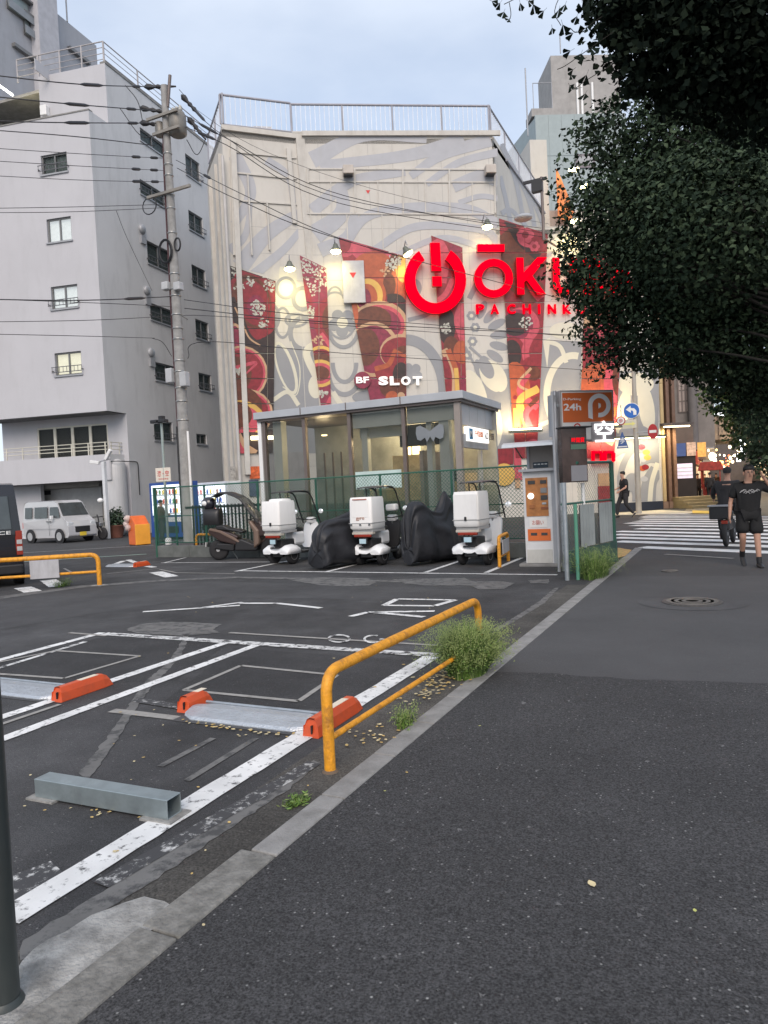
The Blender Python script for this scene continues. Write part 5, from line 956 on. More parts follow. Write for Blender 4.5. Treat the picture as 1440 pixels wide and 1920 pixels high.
b.extr([PW.at(cxx-.02, czz+.05, .0115), PW.at(cxx+.03, czz+.03, .0115), PW.at(cxx+.03, czz-.03, .0115), PW.at(cxx-.02, czz-.06, .0115)], PW.n*.0035); b.build('big_letter_p', sw, of)
b = B(); n = 16
for i in range(n): a0, a1 = i*6.283/n, (i+1)*6.283/n; c_ = (pw_*.3, z0_+hz*.27); b.extr([PW.at(c_[0]+r*math.cos(a), c_[1]+r*math.sin(a), .0065) for r, a in ((.05, a0), (.075, a0), (.075, a1), (.05, a1))], PW.n*.003)
b.build('red_ring_mark', redm, fc)
led = M('led_white', (1, 1, 1), emit=1.3, ecol=(1, .98, .98)); b = B(); letter(b, '空', frame3(PW.at(pw_*.78, z0_+hz*.17, .04), PW.u, (0, 0, 1)), .40, .40, .006, .008); b.build('lit_character', led, ps)
pb(pw_*.55, pw_-.02, z0_-.02, z0_+hz*.35, -.1, .02, 'led_panel', M('led_panel', (.26, .24, .25), .5))
for z in (z1_-.3, z0_+.2): pb(-.12, .0, z, z+.05, -.12, -.05, 'bracket', steel)
pb(-.18, -.06, z0_+.1, z1_-.08, -.15, -.02, 'meter_box', greymetal, bevel=.01); b = B(); b.tube([(pg2.x, pg2.y, 0), PW.at(-.05, z1_, -.09)], .03, 8); b.build('sign_pole', greymetal, ps)
# dark display cabinet below
dcb = thing('display_cabinet', 'dark brown glass display case with red lit text beside the payment machine', 'display', (pg2.x+.2, pg2.y, 0)); DW = Wall(D(1056, 900, 12.7).to_2d(), PW.u.to_2d()); s1_, z0_ = DW.sz(1103, 903); z1_ = DW.sz(1060, 803)[1]
def db(s0, s1, z0, z1, o0, o1, name, mat, parent=dcb, bevel=0): b = B(); b.wbox(DW, s0, s1, z0, z1, o0, o1); return b.build(name, mat, parent, bevel)
db(0, s1_, z0_, z1_, -.15, 0, 'case', M('case_brown', (.07, .045, .04), .15, .3, var=.4, vs=4), bevel=.006); db(-.02, s1_+.06, z1_, z1_+.025, -.16, .1, 'case_roof', black); db(.16, s1_-.02, z0_+.02, z0_+.30, .002, .01, 'grey_notice', M('mid_grey_notice', (.25, .25, .27), .5)); tx = db(.17, s1_-.02, z1_-.27, z1_-.16, .002, .01, 'red_display', dkk); b = B(); letter(b, '時間貸', frame3(DW.at(s1_/2+.07, z1_-.215, .011), DW.u, (0, 0, 1)), s1_-.24, .09, .003, .01); b.build('red_lit_text', sign_red, tx)
db(.17, s1_-.02, z1_-.38, z1_-.29, .002, .01, 'green_strip', M('green_strip', (.10, .18, .13), .5)); pole3(Vector(DW.at(.0, 0, -.1)), z0_, .03, steel, 'leg', dcb)
# ================================================================ THREE WHEELED SCOOTERS
lite = M('scooter_white', (.80, .81, .82), .3, var=.02, coat=.3, dirt=.06); sbk = M('scooter_dark', (.02, .02, .022), .4); boxm = M('box_white', (.84, .83, .81), .45, var=.03, dirt=.12)
tail = M('tail_lens', (.28, .03, .015), .25); rimm = M('rim_grey', (.35, .35, .36), .4, .5); platem = M('light_blue_plate', (.45, .62, .70), .5)
def rr(w, h, r, n=4):
    o = []
    for cx, cz, a in ((w/2-r, h/2-r, 0), (-w/2+r, h/2-r, math.pi/2), (-w/2+r, -h/2+r, math.pi), (w/2-r, -h/2+r, 1.5*math.pi)):
        for i in range(n+1): t = a+math.pi/2*i/n; o.append((cx+r*math.cos(t), cz+r*math.sin(t)))
    return o
def scooter(lab, kind, loc, rz, grp='white three wheeled delivery scooters in the motorcycle bays'):
    t = thing('delivery_scooter', lab, 'scooter', (0, 0, 0), grp)
    for sx in (-1, 1):                                  # rear wheels
        b = B(); b.lathe([(.10, -.055), (.19, -.06), (.225, -.03), (.225, .03), (.19, .06), (.10, .055)], (sx*.275, .0, .225), 'X', 20); w = b.build('wheel', rubber, t)
        b = B(); b.lathe([(.02, -.05), (.12, -.045), (.125, .0), (.125, .058), (.11, .05), (.02, .03)] if sx > 0 else [(.02, -.03), (.11, -.05), (.125, -.058), (.125, 0), (.12, .045), (.02, .05)], (sx*.275+sx*.004, 0, .225), 'X', 18); b.build('rim', rimm, w)
    # moulded rear fender: arches left and right joined by a body
    b = B(); n = 13; rings = []
    def zt(x):                                          # top line of the fender across its width
        a = abs(x); return .36+.09*math.exp(-((a-.25)/.12)**2) if a > .02 else .36
    xs_ = [-.40, -.385, -.34, -.29, -.24, -.18, -.12, -.05, .05, .12, .18, .24, .29, .34, .385, .40]
    for y_, k_, dz in ((-.30, .90, -.10), (-.28, .97, -.03), (-.2, 1, .01), (0, 1, .02), (.16, .97, -.01), (.25, .85, -.10)):
        top = [(x*k_, y_, zt(x)+dz) for x in xs_]
        bot = [(x*k_, y_+.004, (.25 if abs(x) > .12 else .30)+(.03 if y_ < -.25 else .0) if abs(x) > .355 or y_ < -.25 else zt(x)+dz-.03) for x in reversed(xs_)]
        if y_ < -.25: bot = [(x*k_, y_+.004, .25 if abs(x) > .14 else .30) for x in reversed(xs_)]
        rings.append(top+bot)
    b.loft(rings, 0, smooth=True); b.build('rear_fender', lite, t)
    b = B(); b.box((0, -.05, .25), (.30, .35, .14)); b.box((0, .05, .50), (.26, .5, .16)); b.box((0, .1, .42), (.18, .6, .12)); b.build('rear_chassis', sbk, t, .02)
    b = B(); b.box((0, -.303, .40), (.26, .02, .035)); b.build('fender_grille', sbk, t, .004)
    b = B(); b.box((0, -.36, .545), (.16, .008, .10), T=Matrix.Rotation(-.0, 4, 'X')); b.build('number_plate', platem, t); b = B(); b.box((0, -.33, .56), (.2, .03, .12)); b.build('plate_holder', sbk, t, .01)
    b = B(); b.box((0, -.34, .665), (.42, .07, .065)); b.build('tail_light', tail, t, .02); b = B(); b.box((0, -.30, .715), (.5, .14, .05)); b.build('tail_bracket', M('beige_bracket', (.5, .46, .4), .5), t, .01)
    b = B(); b.box((0, -.05, .77), (.50, .58, .07)); b.build('box_tray', M('tray_grey', (.42, .42, .42), .5), t, .015)
    # delivery box
    bh = .66 if kind != 'plain' else .68; yb0, yb1 = -.42, .22; b = B(); rings = []
    for z, kx, ky in ((.80, .90, .9), (.83, .98, .98), (.83+bh*.16, 1, 1), (.83+bh*.92, .97, .93), (.83+bh, .93, .87)): rings.append([(x*kx, (yb0+yb1)/2+y_*ky, z) for x, y_ in rr(.56, yb1-yb0, .05)])
    b.loft(rings, smooth=True); bx = b.build('delivery_box', boxm, t, .0)
    b = B(); b.box((0, (yb0+yb1)/2, .83+bh*.16), (.575, yb1-yb0+.015, .014)); b.build('box_seam', M('seam_grey', (.3, .3, .3), .6), bx)
    if kind == 'domed':
        b = B(); b.loft([[(x*k_, -.03+y_*k_, z) for x, y_ in rr(.42, .44, .1)] for z, k_ in ((.83+bh-.02, 1), (.83+bh+.035, .95), (.83+bh+.05, .7))]); b.build('box_lid', boxm, bx)
        b = B(); b.box((.02, yb0-.012, .83+bh*.19), (.05, .02, .08)); b.build('latch', black, bx, .005)
    elif kind == 'logo':
        b = B(); b.box((0, yb0+.006, .83+bh*.62), (.40, .012, bh*.55)); b.build('box_door', boxm, bx, .01); b = B(); b.box((0, yb0-.002, .83+bh*.93), (.34, .02, .02)); b.build('door_strip', M('rust_strip', (.4, .12, .08), .5), bx)
        b = B(); letter(b, 'gyro', Matrix.Translation((0.0, yb0-.006, .83+bh*.30)) @ Matrix.Rotation(math.pi/2, 4, 'X'), .20, .07, .002, .01); b.build('box_logo', M('logo_brown', (.42, .22, .16), .6), bx)
        b = B(); [b.box((x, yb0-.008, .83+bh*.12), (.05, .02, .05)) for x in (-.22, .0, .22)]; b.build('latch', chrome, bx, .004)
    else:
        b = B(); b.box((0, yb0+.0, .83+bh*.55), (.50, .012, bh*.74)); b.build('box_door', boxm, bx, .02); b = B(); b.box((0, yb0-.014, .83+bh*.20), (.045, .02, .085)); b.build('latch', black, bx, .005)
    # seat, floor, front body, fork, wheel
    b = B(); b.loft([[(x*k_, y_, z+zz_) for x, zz_ in rr(.30, .12, .05)] for y_, z, k_ in ((.22, .78, .8), (.30, .79, 1), (.55, .78, .95), (.66, .76, .7))]); b.build('seat', sbk, t)
    b = B(); b.box((0, .45, .58), (.30, .42, .32)); b.build('seat_base', lite, t, .06); b = B(); b.box((0, .78, .24), (.34, .55, .06)); b.build('footboard', sbk, t, .02)
    b = B(); b.loft([[(x*k_, y_+zz_*.25, z+zz_) for x, zz_ in rr(.44, .62, .1)] for y_, z, k_ in ((1.02, .62, .9), (1.06, .62, 1), (1.12, .62, .75))]); b.build('leg_shield', sbk if kind == 'logo' else lite, t)
    b = B(); b.lathe([(.09, -.045), (.19, -.05), (.22, -.02), (.22, .02), (.19, .05), (.09, .045)], (0, 1.28, .22), 'X', 20); w = b.build('wheel', rubber, t); b = B(); b.lathe([(.02, -.052), (.12, -.048), (.12, .048), (.02, .052)], (0, 1.28, .22), 'X', 16); b.build('rim', rimm, w)
    b = B(); b.loft([[(x, 1.28+.25*math.cos(a)*k_, .22+.26*math.sin(a)*k_) for x, k_ in ((-.07, .96), (-.05, 1), (.05, 1), (.07, .96), (.05, .97), (-.05, .97))] for a in [i*.3-.1 for i in range(11)]]); b.build('front_fender', lite, t)
    b = B(); b.tube([(0, 1.28, .22), (0, 1.16, .62), (0, 1.06, .98)], .025); b.build('fork', steel, t)
    b = B(); b.tube(smoothline([(-.33, .94, 1.02), (-.16, 1.0, 1.0), (0, 1.05, .98), (.16, 1.0, 1.0), (.33, .94, 1.02)]), .014); b.build('handlebar', sbk, t); b = B(); b.box((0, 1.12, .97), (.24, .16, .16)); b.build('headlamp_cowl', lite, t, .05)
    for sx in (-1, 1):
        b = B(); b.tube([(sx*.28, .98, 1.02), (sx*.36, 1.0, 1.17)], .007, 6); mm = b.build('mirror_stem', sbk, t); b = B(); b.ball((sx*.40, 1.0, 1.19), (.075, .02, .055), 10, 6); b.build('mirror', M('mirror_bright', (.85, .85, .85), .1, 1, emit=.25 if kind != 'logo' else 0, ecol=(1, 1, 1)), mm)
    b = B(); b.extr([(-.27, 1.12, .98), (.27, 1.12, .98), (.24, .82, 1.62), (-.24, .82, 1.62)], (0, -.006, 0)); b.build('windscreen', glassmat('visor', (.9, .93, .9), trans=.92), t)
    for sx in (-1, 1): b = B(); b.tube(fillet([(sx*.27, 1.14, .9), (sx*.25, .80, 1.66), (sx*.25, .3, 1.70), (sx*.25, -.02, 1.68)], .16), .017, 8); b.build('roof_tube', sbk, t); b = B(); b.tube([(sx*.12, .18, .85), (sx*.12, .12, 1.68)], .014, 6); b.build('roof_post', sbk, t)
    b = B(); b.tube([(-.12, .14, 1.32), (.12, .14, 1.32)], .014, 6); b.build('cross_bar', sbk if kind != 'logo' else M('red_bar', (.7, .06, .02), .4, emit=.3, ecol=(1, .1, .03)), t)
    b = B(); b.loft([[(x, y_, z+h_) for x, h_ in ((-.29, 0), (-.2, .022), (0, .03), (.2, .022), (.29, 0), (.2, .008), (0, .015), (-.2, .008))] for y_, z in ((-.06, 1.665), (.2, 1.695), (.6, 1.70), (.8, 1.67))]); b.build('canopy', M('canopy_dark', (.06, .06, .062), .35), t)
    if kind == 'logo': b = B(); b.box((.1, .92, 1.22), (.26, .2, .16)); b.build('front_basket_box', lite, t, .04)
    t.location = loc; t.rotation_euler = (0, 0, rz); return t
def mid(a, c): q = (G(*a)+G(*c))/2; return q
scooter('white delivery scooter with a domed lid box, leftmost of the three', 'domed', mid((506, 1060), (550, 1056))+Vector((0, .1, 0)), R_(-7))
scooter('white delivery scooter with brown logo box and red roof bar between the covered motorcycles', 'logo', mid((673, 1061), (714, 1059))+Vector((0, .1, 0)), R_(-2))
scooter('white delivery scooter with a plain square box, nearest the payment machine', 'plain', mid((865, 1061), (913, 1059))+Vector((0, .1, 0)), R_(-4))
# ================================================================ COVERED MOTORCYCLES
cov = M('black_nylon_cover', (.016, .017, .021), .55, var=.3, vs=3, bump=.8, bs=14)
def covered(lab, loc, rz, prof, seed, hw=.30):
    # prof: (y, height, half width at ground, half width at top)
    r = random.Random(seed); b = B(); rings = []; n = 26; prs = smoothline([(p[0], p[1], p[2]) for p in prof], 5); tops = smoothline([(p[0], p[3], 0) for p in prof], 5)
    ph = [r.uniform(0, 6) for _ in range(6)]
    for i, (p, q) in enumerate(zip(prs, tops)):
        y_, h, wg, wt = p.x, p.y, p.z, q.y; ring = []
        for k in range(n):
            t = k/(n-1); a = math.pi*t
            cx = math.cos(a); e = abs(math.sin(a))**.55
            w_ = wg+(wt-wg)*e; x = w_*(abs(cx)**.75)*(1 if cx > 0 else -1); z = h*e
            f = .022*math.sin(y_*11+ph[0]+3*t)*(1-e*.5)+.018*math.sin(k*1.9+ph[1]+y_*3)+.02*math.sin(k*.9+y_*7+ph[2])+.01*math.sin(k*3.1+y_*13+ph[3])
            x += f*(1.3 if abs(cx) > .3 else .3); z += f*.6*e; x += .04*math.sin(y_*4+ph[4]); yy = y_+.02*math.sin(k*1.3+ph[5])
            ring.append((x, yy, max(.015+.03*abs(math.sin(k+y_*9)), z) if k not in (0, n-1) else .02+.03*abs(math.sin(y_*8))))
        rings.append(ring)
    b.loft(rings, cap=True); o = b.build('covered_motorcycle', cov); o.location = loc; o.rotation_euler = (0, 0, rz); ss_ = o.modifiers.new('sub', 'SUBSURF'); ss_.levels = ss_.render_levels = 1
    return tag(o, lab, 'motorcycle')
covered('motorcycle under a wrinkled black cover between the first and second white delivery scooters', G(604, 1069)+Vector((-.08, .05, 0)), R_(-12), [(-.05, .5, .16, .08), (.0, .80, .30, .18), (.2, 1.0, .34, .24), (.5, 1.06, .36, .24), (.9, 1.14, .40, .26), (1.2, 1.22, .42, .30), (1.45, 1.28, .42, .30), (1.75, 1.0, .3, .15), (1.95, .5, .2, .1), (2.0, .2, .14, .06)], 3)
covered('taller motorcycle under a pointed black cover between the second and third white delivery scooters', G(785, 1062)+Vector((-.15, .0, 0)), R_(-14), [(-.05, .5, .16, .10), (0, 1.08, .26, .20), (.12, 1.33, .30, .24), (.4, 1.33, .32, .22), (.7, 1.12, .34, .16), (1.0, 1.12, .38, .22), (1.25, 1.45, .42, .16), (1.38, 1.5, .40, .12), (1.6, 1.15, .32, .12), (1.9, .6, .22, .10), (2.0, .3, .16, .06)], 5)
# ================================================================ LARGE CANOPIED SCOOTER
bs = thing('maxi_scooter', 'dark bronze maxi scooter with a long black canopy and rear bag, side on', 'scooter', (0, 0, 0)); brz = M('bronze_paint', (.055, .035, .032), .3, .3, coat=.5, var=.1); tan = M('tan_paint', (.20, .14, .11), .35, .2)
def wheel(y, r, sp=True):
    b = B(); b.lathe([(r*.62, -.06), (r*.85, -.065), (r, -.03), (r, .03), (r*.85, .065), (r*.62, .06)], (0, y, r), 'X', 26); w = b.build('wheel', rubber, bs)
    b = B(); b.lathe([(r*.6, -.05), (r*.66, -.05), (r*.66, .05), (r*.6, .05)], (0, y, r), 'X', 24, smooth=False); b.lathe([(.05, -.07), (.05, .07)], (0, y, r), 'X', 12); 
    for i in range(9): a = i*6.283/9; b.tube([(.04, y+.04*math.cos(a), r+.04*math.sin(a)), (.04, y+r*.62*math.cos(a), r+r*.62*math.sin(a))], .018, 5)
    b.build('rim', M('bright_rim', (.7, .7, .7), .3, .6), w)
wheel(0, .27); wheel(1.45, .29)
def slab(name, pts, hw, mat, bv=.04, k=1):           # side profile (y,z) given a width
    b = B(); b.extr([(-hw, y, z) for y, z in pts], (2*hw, 0, 0)); return b.build(name, mat, bs, bv, seg=3)
slab('rear_body', [(-.22, .72), (.1, .50), (.55, .38), (.62, .62), (.45, .70), (.1, .80), (-.2, .84)], .17, brz); slab('side_trim', [(-.18, .80), (.12, .72), (.5, .52), (.62, .45), (.66, .48), (.5, .6), (.15, .78), (-.15, .85)], .185, tan, .01)
slab('seat', [(.0, .80), (.35, .76), (.72, .68), (.78, .74), (.6, .80), (.35, .84), (.22, .92), (.0, .92)], .15, sbk); slab('floor_tunnel', [(.5, .24), (1.1, .22), (1.2, .4), (1.0, .42), (.7, .55), (.55, .5)], .18, sbk); slab('exhaust', [(-.34, .36), (.25, .26), (.32, .36), (-.3, .50)], .03, M('exhaust_metal', (.04, .045, .045), .3, .6), .02); slab('engine', [(-.1, .3), (.45, .22), (.5, .42), (0, .46)], .12, sbk)
slab('leg_shield', [(1.05, .28), (1.22, .40), (1.22, .75), (1.02, 1.02), (.92, 1.0), (1.06, .7)], .24, tan, .05); slab('front_cowl', [(1.12, .55), (1.5, .62), (1.42, .85), (1.15, 1.08), (1.05, 1.0)], .2, brz, .06); slab('front_fender', [(1.2, .45), (1.35, .62), (1.6, .60), (1.75, .42), (1.68, .42), (1.55, .53), (1.38, .54), (1.25, .42)], .08, brz, .02)
b = B(); b.tube(fillet([(-.34, .95, 1.02), (-.1, 1.05, 1.06), (.1, 1.05, 1.06), (.34, .95, 1.02)], .1), .017); b.build('handlebar', sbk, bs)
b = B(); rings = []
for y_, z, w_ in ((1.22, .98, .26), (1.02, 1.25, .28), (.75, 1.58, .28), (.45, 1.72, .27), (.15, 1.73, .26), (-.1, 1.62, .2)): rings.append([(-w_, y_, z), (-w_*.8, y_, z+.04), (0, y_, z+.055), (w_*.8, y_, z+.04), (w_, y_, z), (w_*.8, y_, z+.025), (0, y_, z+.04), (-w_*.8, y_, z+.025)])
b.loft(rings[2:]); b.build('canopy', sbk, bs); b = B(); b.loft(rings[:3]); b.build('windscreen', M('smoked_screen', (.12, .11, .10), .1, thin=.45), bs)
for sx in (-1, 1): b = B(); b.tube(smoothline([(sx*.26, 1.22, .95), (sx*.28, 1.0, 1.26), (sx*.28, .75, 1.58), (sx*.27, .45, 1.72)], 4), .022, 8); b.build('canopy_frame', sbk, bs)
b = B(); b.loft([[(x*k_, y_, z) for x, y_ in [(p[0], p[1]-.12) for p in rr(.36, .48, .1)]] for z, k_ in ((.93, .85), (1.0, 1), (1.22, 1), (1.34, .75), (1.36, .4))]); b.build('rear_bag', sbk, bs)
b = B(); b.ball((0, -.22, 1.50), (.17, .2, .17), 14, 10); h = b.build('helmet', M('helmet_black', (.02, .02, .03), .2, coat=.5), bs); b = B(); b.ball((.13, -.27, 1.50), (.06, .09, .07), 10, 6); b.build('helmet_patch', white, h)
for sx in (-1, 1): b = B(); b.tube([(sx*.15, -.1, .95), (sx*.12, .05, 1.66)], .015, 6); b.build('canopy_post', sbk, bs)
b = B(); b.tube([(-.1, .3, .25), (-.2, .42, .01)], .014, 6); b.build('kick_stand', steel, bs); b = B(); b.box((0, -.34, .42), (.16, .01, .12)); b.build('number_plate', white, bs)
q = G(412, 1050); bs.location = q; bs.rotation_euler = (0, 0, math.atan2(-(G(512, 1047)-q).x, (G(512, 1047)-q).y))
# ================================================================ VANS
def van(name, lab, loc, rz, L_, W_, Hh, mat, roofm, glassd, side_win, trimm, wr=.29, nose=.75, kind='kei'):
    t = thing(name, lab, 'van', (0, 0, 0)); hw = W_/2
    prof = [(0, .28), (0, Hh*.5), (.06, Hh*.88), (.16, Hh-.04), (.4, Hh), (L_-1.1, Hh-.01), (L_-.85, Hh-.10), (L_-.42, Hh*.60), (L_-.12, Hh*.50), (L_-.02, Hh*.38), (L_, .30), (L_-.1, .22), (.1, .22)]
    b = B(); rings = []
    for sx, kz, ky in ((-1, 0, 0), (-.985, 1, 1)): pass
    def ring(xf, ins): return [(hw*xf*(1-.10*max(0, (z-Hh*.5))/(Hh*.5)), min(max(y_, ins*.5), L_-ins) if False else y_, z) for y_, z in prof]
    rings = [ring(s, 0) for s in (-.94, -1, -.98, 0, .98, 1, .94)]
    def shr(r, k): return [(x, L_/2+(y_-L_/2)*k, .22+(z-.22)*k) for x, y_, z in r]
    rings = [shr(rings[0], .985), rings[1], rings[3], rings[5], shr(rings[6], .985)]
    b.loft(rings, smooth=False); body = b.build('body', mat, t, .035, seg=3)
    def sidex(z): return hw*(1-.10*max(0, (z-Hh*.5))/(Hh*.5))
    for sx in (-1, 1):
        for y0, y1, z0, z1, sl_ in side_win:
            p = [(y0, z0), (y1+sl_, z0), (y1-sl_*.2, z1), (y0, z1)]; b = B(); b.extr([(sx*(sidex(z)+.002), y_, z) for y_, z in p], (sx*.008, 0, 0)); b.build('side_window', glassd, t, .004)
        for yw in (.62, L_-.62):
            b = B(); b.lathe([(wr+.05, -.01), (wr+.05, .01)], (sx*(hw+.003), yw, wr+.0), 'X', 24, smooth=False); b.build('wheel_arch', black, t)
            b = B(); x0 = sx*(hw-.09); b.lathe([(wr*.6, -.09), (wr*.9, -.1), (wr, -.07), (wr, .07), (wr*.9, .1), (wr*.6, .095)], (x0+sx*.02, yw, wr), 'X', 24); w = b.build('wheel', rubber, t); b = B(); b.lathe([(.02, .02*sx), (wr*.35, .05*sx), (wr*.6, .1*sx), (wr*.66, .118*sx)][::1], (x0+sx*.01, yw, wr), 'X', 20); b.build('hubcap', M('hubcap', (.55, .55, .55), .35, .5), w)
        b = B(); b.box((sx*(hw+.004), L_*.45, Hh*.335), (.01, L_*.72, .02)); b.build('body_crease', trimm, t)
        for yy in (1.95, 2.15) if kind == 'kei' else (2.4, 2.7): b = B(); b.box((sx*(hw+.012), yy, Hh*.50), (.03, .15, .04)); b.build('door_handle', black, t, .008)
        b = B(); b.box((sx*(hw+.002), 2.05 if kind == 'kei' else 2.55, Hh*.52), (.006, .012, Hh*.7)); b.build('door_gap', black, t)
        b = B(); b.box((sx*(hw+.09), L_-1.0, Hh*.60), (.14, .08, .17)); b.build('mirror', lite, t, .02)
    # windscreen, bonnet details
    z0, z1 = Hh*.63, Hh-.13; b = B(); y0, y1 = L_-.44-.02, L_-.83; b.extr([(-hw*.88, y0+.02, z0), (hw*.88, y0+.02, z0), (hw*.80, y1+.02, z1), (-hw*.80, y1+.02, z1)], (0, .012, .006)); b.build('windscreen', glassd, t, .004)
    b = B(); b.box((0, L_-.015, Hh*.30), (W_*.5, .05, Hh*.14)); b.build('grille', black, t, .02)
    for sx in (-1, 1): b = B(); b.box((sx*hw*.78, L_-.09, Hh*.43), (hw*.36, .12, Hh*.10)); b.build('headlight', M('headlight_glass', (.6, .63, .65), .1, coat=1), t, .03); b = B(); b.box((sx*hw*.9, .0, Hh*.42), (.1, .05, .30)); b.build('tail_light', redm, t, .02)
    b = B(); b.box((0, L_+.012, Hh*.19), (.33, .01, .165)); b.build('number_plate', M('yellow_plate', (.75, .55, .05), .5), t)
    b = B(); b.extr([(-hw*.78, -.0+.03, Hh*.55), (hw*.78, .03, Hh*.55), (hw*.74, .075, Hh*.87), (-hw*.74, .075, Hh*.87)], (0, -.05, 0)); b.build('rear_window', glassd, t, .01)
    b = B(); b.box((0, -.02, .36), (W_*.96, .12, .2)); b.build('rear_bumper', mat if kind == 'kei' else black, t, .03)
    t.location = loc; t.rotation_euler = (0, 0, rz); return t
silver = M('silver_paint', (.58, .58, .59), .25, .25, var=.02, coat=.6); silw = M('dark_side_window', (.035, .045, .05), .08, var=.4, vs=2, coat=.8)
q = G(127, 1019); q2 = G(40, 1021)
vd = Vector((-.2, 0)); fx = (G(128, 1018)-G(58, 1020)).to_2d(); 
hd = math.atan2(-.80, .60)                   # nose towards the right and a little towards the viewer
van('kei_van', 'silver kei van with a yellow number plate parked in front of the roller shutter', (-29.2, 23.35, 0), R_(-96), 3.4, 1.48, 1.9, silver, silver, silw, [(.25, .78, 1.12, 1.62, 0), (.98, 1.93, 1.12, 1.62, 0), (2.12, 2.72, 1.12, 1.60, .12)], M('silver_shadow_line', (.35, .35, .36), .4))
bv = van('black_van', 'large black van cut off by the left edge of the photo behind the orange railing', (0, 0, 0), 0, 4.7, 1.75, 2.15, M('black_paint', (.008, .009, .014), .22, .0, coat=.35), black, silw, [(.4, 1.6, 1.15, 1.8, 0), (1.8, 3.0, 1.15, 1.8, 0)], black, wr=.33, kind='big')
q = G(49, 1098); rzv = R_(58); rot = Matrix.Rotation(rzv, 4, 'Z'); bv.location = Vector((q.x, q.y, 0)) - (rot @ Vector((.875, -.05, 0))); bv.rotation_euler = (0, 0, rzv)
b = B(); letter(b, 'HIACE', Matrix.Translation((.38, -.045, 1.12)) @ Matrix.Rotation(math.pi/2, 4, 'X'), .55, .07, .003, .01); o = b.build('rear_emblem', white); o.parent = bv
b = B(); b.box((.80, -.045, .9), (.12, .03, .5)); o = b.build('tail_lamp', tail, bevel=.01); o.parent = bv; b = B(); b.box((.80, -.064, .92), (.10, .01, .09)); o = b.build('reversing_lens', M('pale_lens', (.45, .45, .45), .2), bevel=.004); o.parent = bv; b = B(); b.box((.80, -.064, .78), (.10, .01, .09)); o = b.build('indicator_lens', MATS['pale_lens'], bevel=.004); o.parent = bv
# ================================================================ BIN, PLANTER, CAMERA POLE, SMALL SCOOTER
q = G(262, 1021); t = thing('waste_bin', 'orange waste bin with a sloping lid and crumpled plastic bags on top', 'bin', q); om = M('bin_orange', (.72, .14, .025), .5, var=.15, dirt=.4, dcol=(.3, .1, .04))
b = B(); Q = Matrix.Translation(q) @ Matrix.Rotation(R_(-25), 4, 'Z'); b.prism([(-.36, 0), (.36, 0), (.39, .78), (.0, 1.10), (-.2, 1.12), (-.40, .80)], -.28, .28, T=Q @ Matrix.Rotation(math.pi/2, 4, 'X')); b.build('bin_body', om, t, .03); b = B(); b.box((.375, 0, .4), (.05, .58, .78), T=Q); b.build('bin_edge', M('bin_edge_yellow', (.8, .35, .04), .4), t, .02)
bagm = M('plastic_bag', (.75, .62, .58), .3, thin=.35); b = B(); r = random.Random(4)
for cx, cz, s in ((-.25, 1.02, .17), (-.38, .8, .16), (-.2, .66, .14)):
    b.loft([[(cx+s*math.sin(a)*math.cos(p)*r.uniform(.75, 1.2), -.32+.16*math.sin(a)*math.sin(p)*r.uniform(.7, 1.2), cz-s*math.cos(a)*.8) for p in [j*.628 for j in range(10)]] for a in [.05, .6, 1.1, 1.6, 2.1, 2.6, 3.09]], 0, Q)
o = b.build('plastic_bags', bagm, t)
q = G(218, 1008); t = thing('potted_shrub', 'leafy green shrub in a brown tub beside the white camera pole', 'plant', q); b = B(); b.lathe([(.30, 0), (.42, .55), (.46, .58), (.42, .6), (.38, .5)], q, n=18); b.build('tub', M('terracotta', (.17, .07, .05), .8, var=.2), t)
def leafcloud(n, blobs, size, mats, name, parent=None, seed=1, flat=.0, shell=.75, aspect=.62):
    g = np.random.default_rng(seed); w = np.array([bl[3]*bl[4]*bl[5] for bl in blobs]); w = w/w.sum(); idx = g.choice(len(blobs), n, p=w); bb = np.array(blobs)[idx]
    d = g.normal(size=(n, 3)); d /= np.linalg.norm(d, axis=1)[:, None]; rad = np.where(g.random(n) < shell, g.uniform(.72, 1.06, n), g.random(n)**.4)
    c = bb[:, :3]+d*bb[:, 3:6]*rad[:, None]+g.normal(size=(n, 3))*size*.5
    nrm = d*.6+g.normal(size=(n, 3))*.7+np.array([0, 0, .5]); nrm /= np.linalg.norm(nrm, axis=1)[:, None]
    a = np.cross(nrm, g.normal(size=(n, 3))); a /= np.linalg.norm(a, axis=1)[:, None]; bv_ = np.cross(nrm, a); s = size*g.uniform(.5, 1.5, n)[:, None]
    P = [c-a*s*.5, c-a*s*.05+bv_*s*aspect*.5+nrm*s*.06, c+a*s*.25+bv_*s*aspect*.28, c+a*s*.55-nrm*s*.08, c+a*s*.2-bv_*s*aspect*.3, c-a*s*.08-bv_*s*aspect*.5+nrm*s*.06]
    V = np.stack(P, 1).reshape(-1, 3)
    if parent: V = V-np.array(wloc(parent))
    me = bpy.data.meshes.new(name); nv = n*6; me.vertices.add(nv); me.vertices.foreach_set('co', V.ravel()); me.loops.add(nv); me.loops.foreach_set('vertex_index', np.arange(nv)); me.polygons.add(n); me.polygons.foreach_set('loop_start', np.arange(n)*6); me.polygons.foreach_set('loop_total', np.full(n, 6))
    for m in mats: me.materials.append(m)
    me.polygons.foreach_set('material_index', g.integers(0, len(mats), n)); me.update(calc_edges=True); me.validate()
    o = bpy.data.objects.new(name, me); C.objects.link(o)
    if parent: o.parent = parent; LOC[o.name] = wloc(parent)
    return o
lf = [M('leaf_dark', (.018, .035, .020), .55, var=.3, vs=3), M('leaf_mid', (.030, .055, .030), .5, var=.3, vs=3), M('leaf_light', (.05, .085, .045), .45, var=.3, vs=3)]
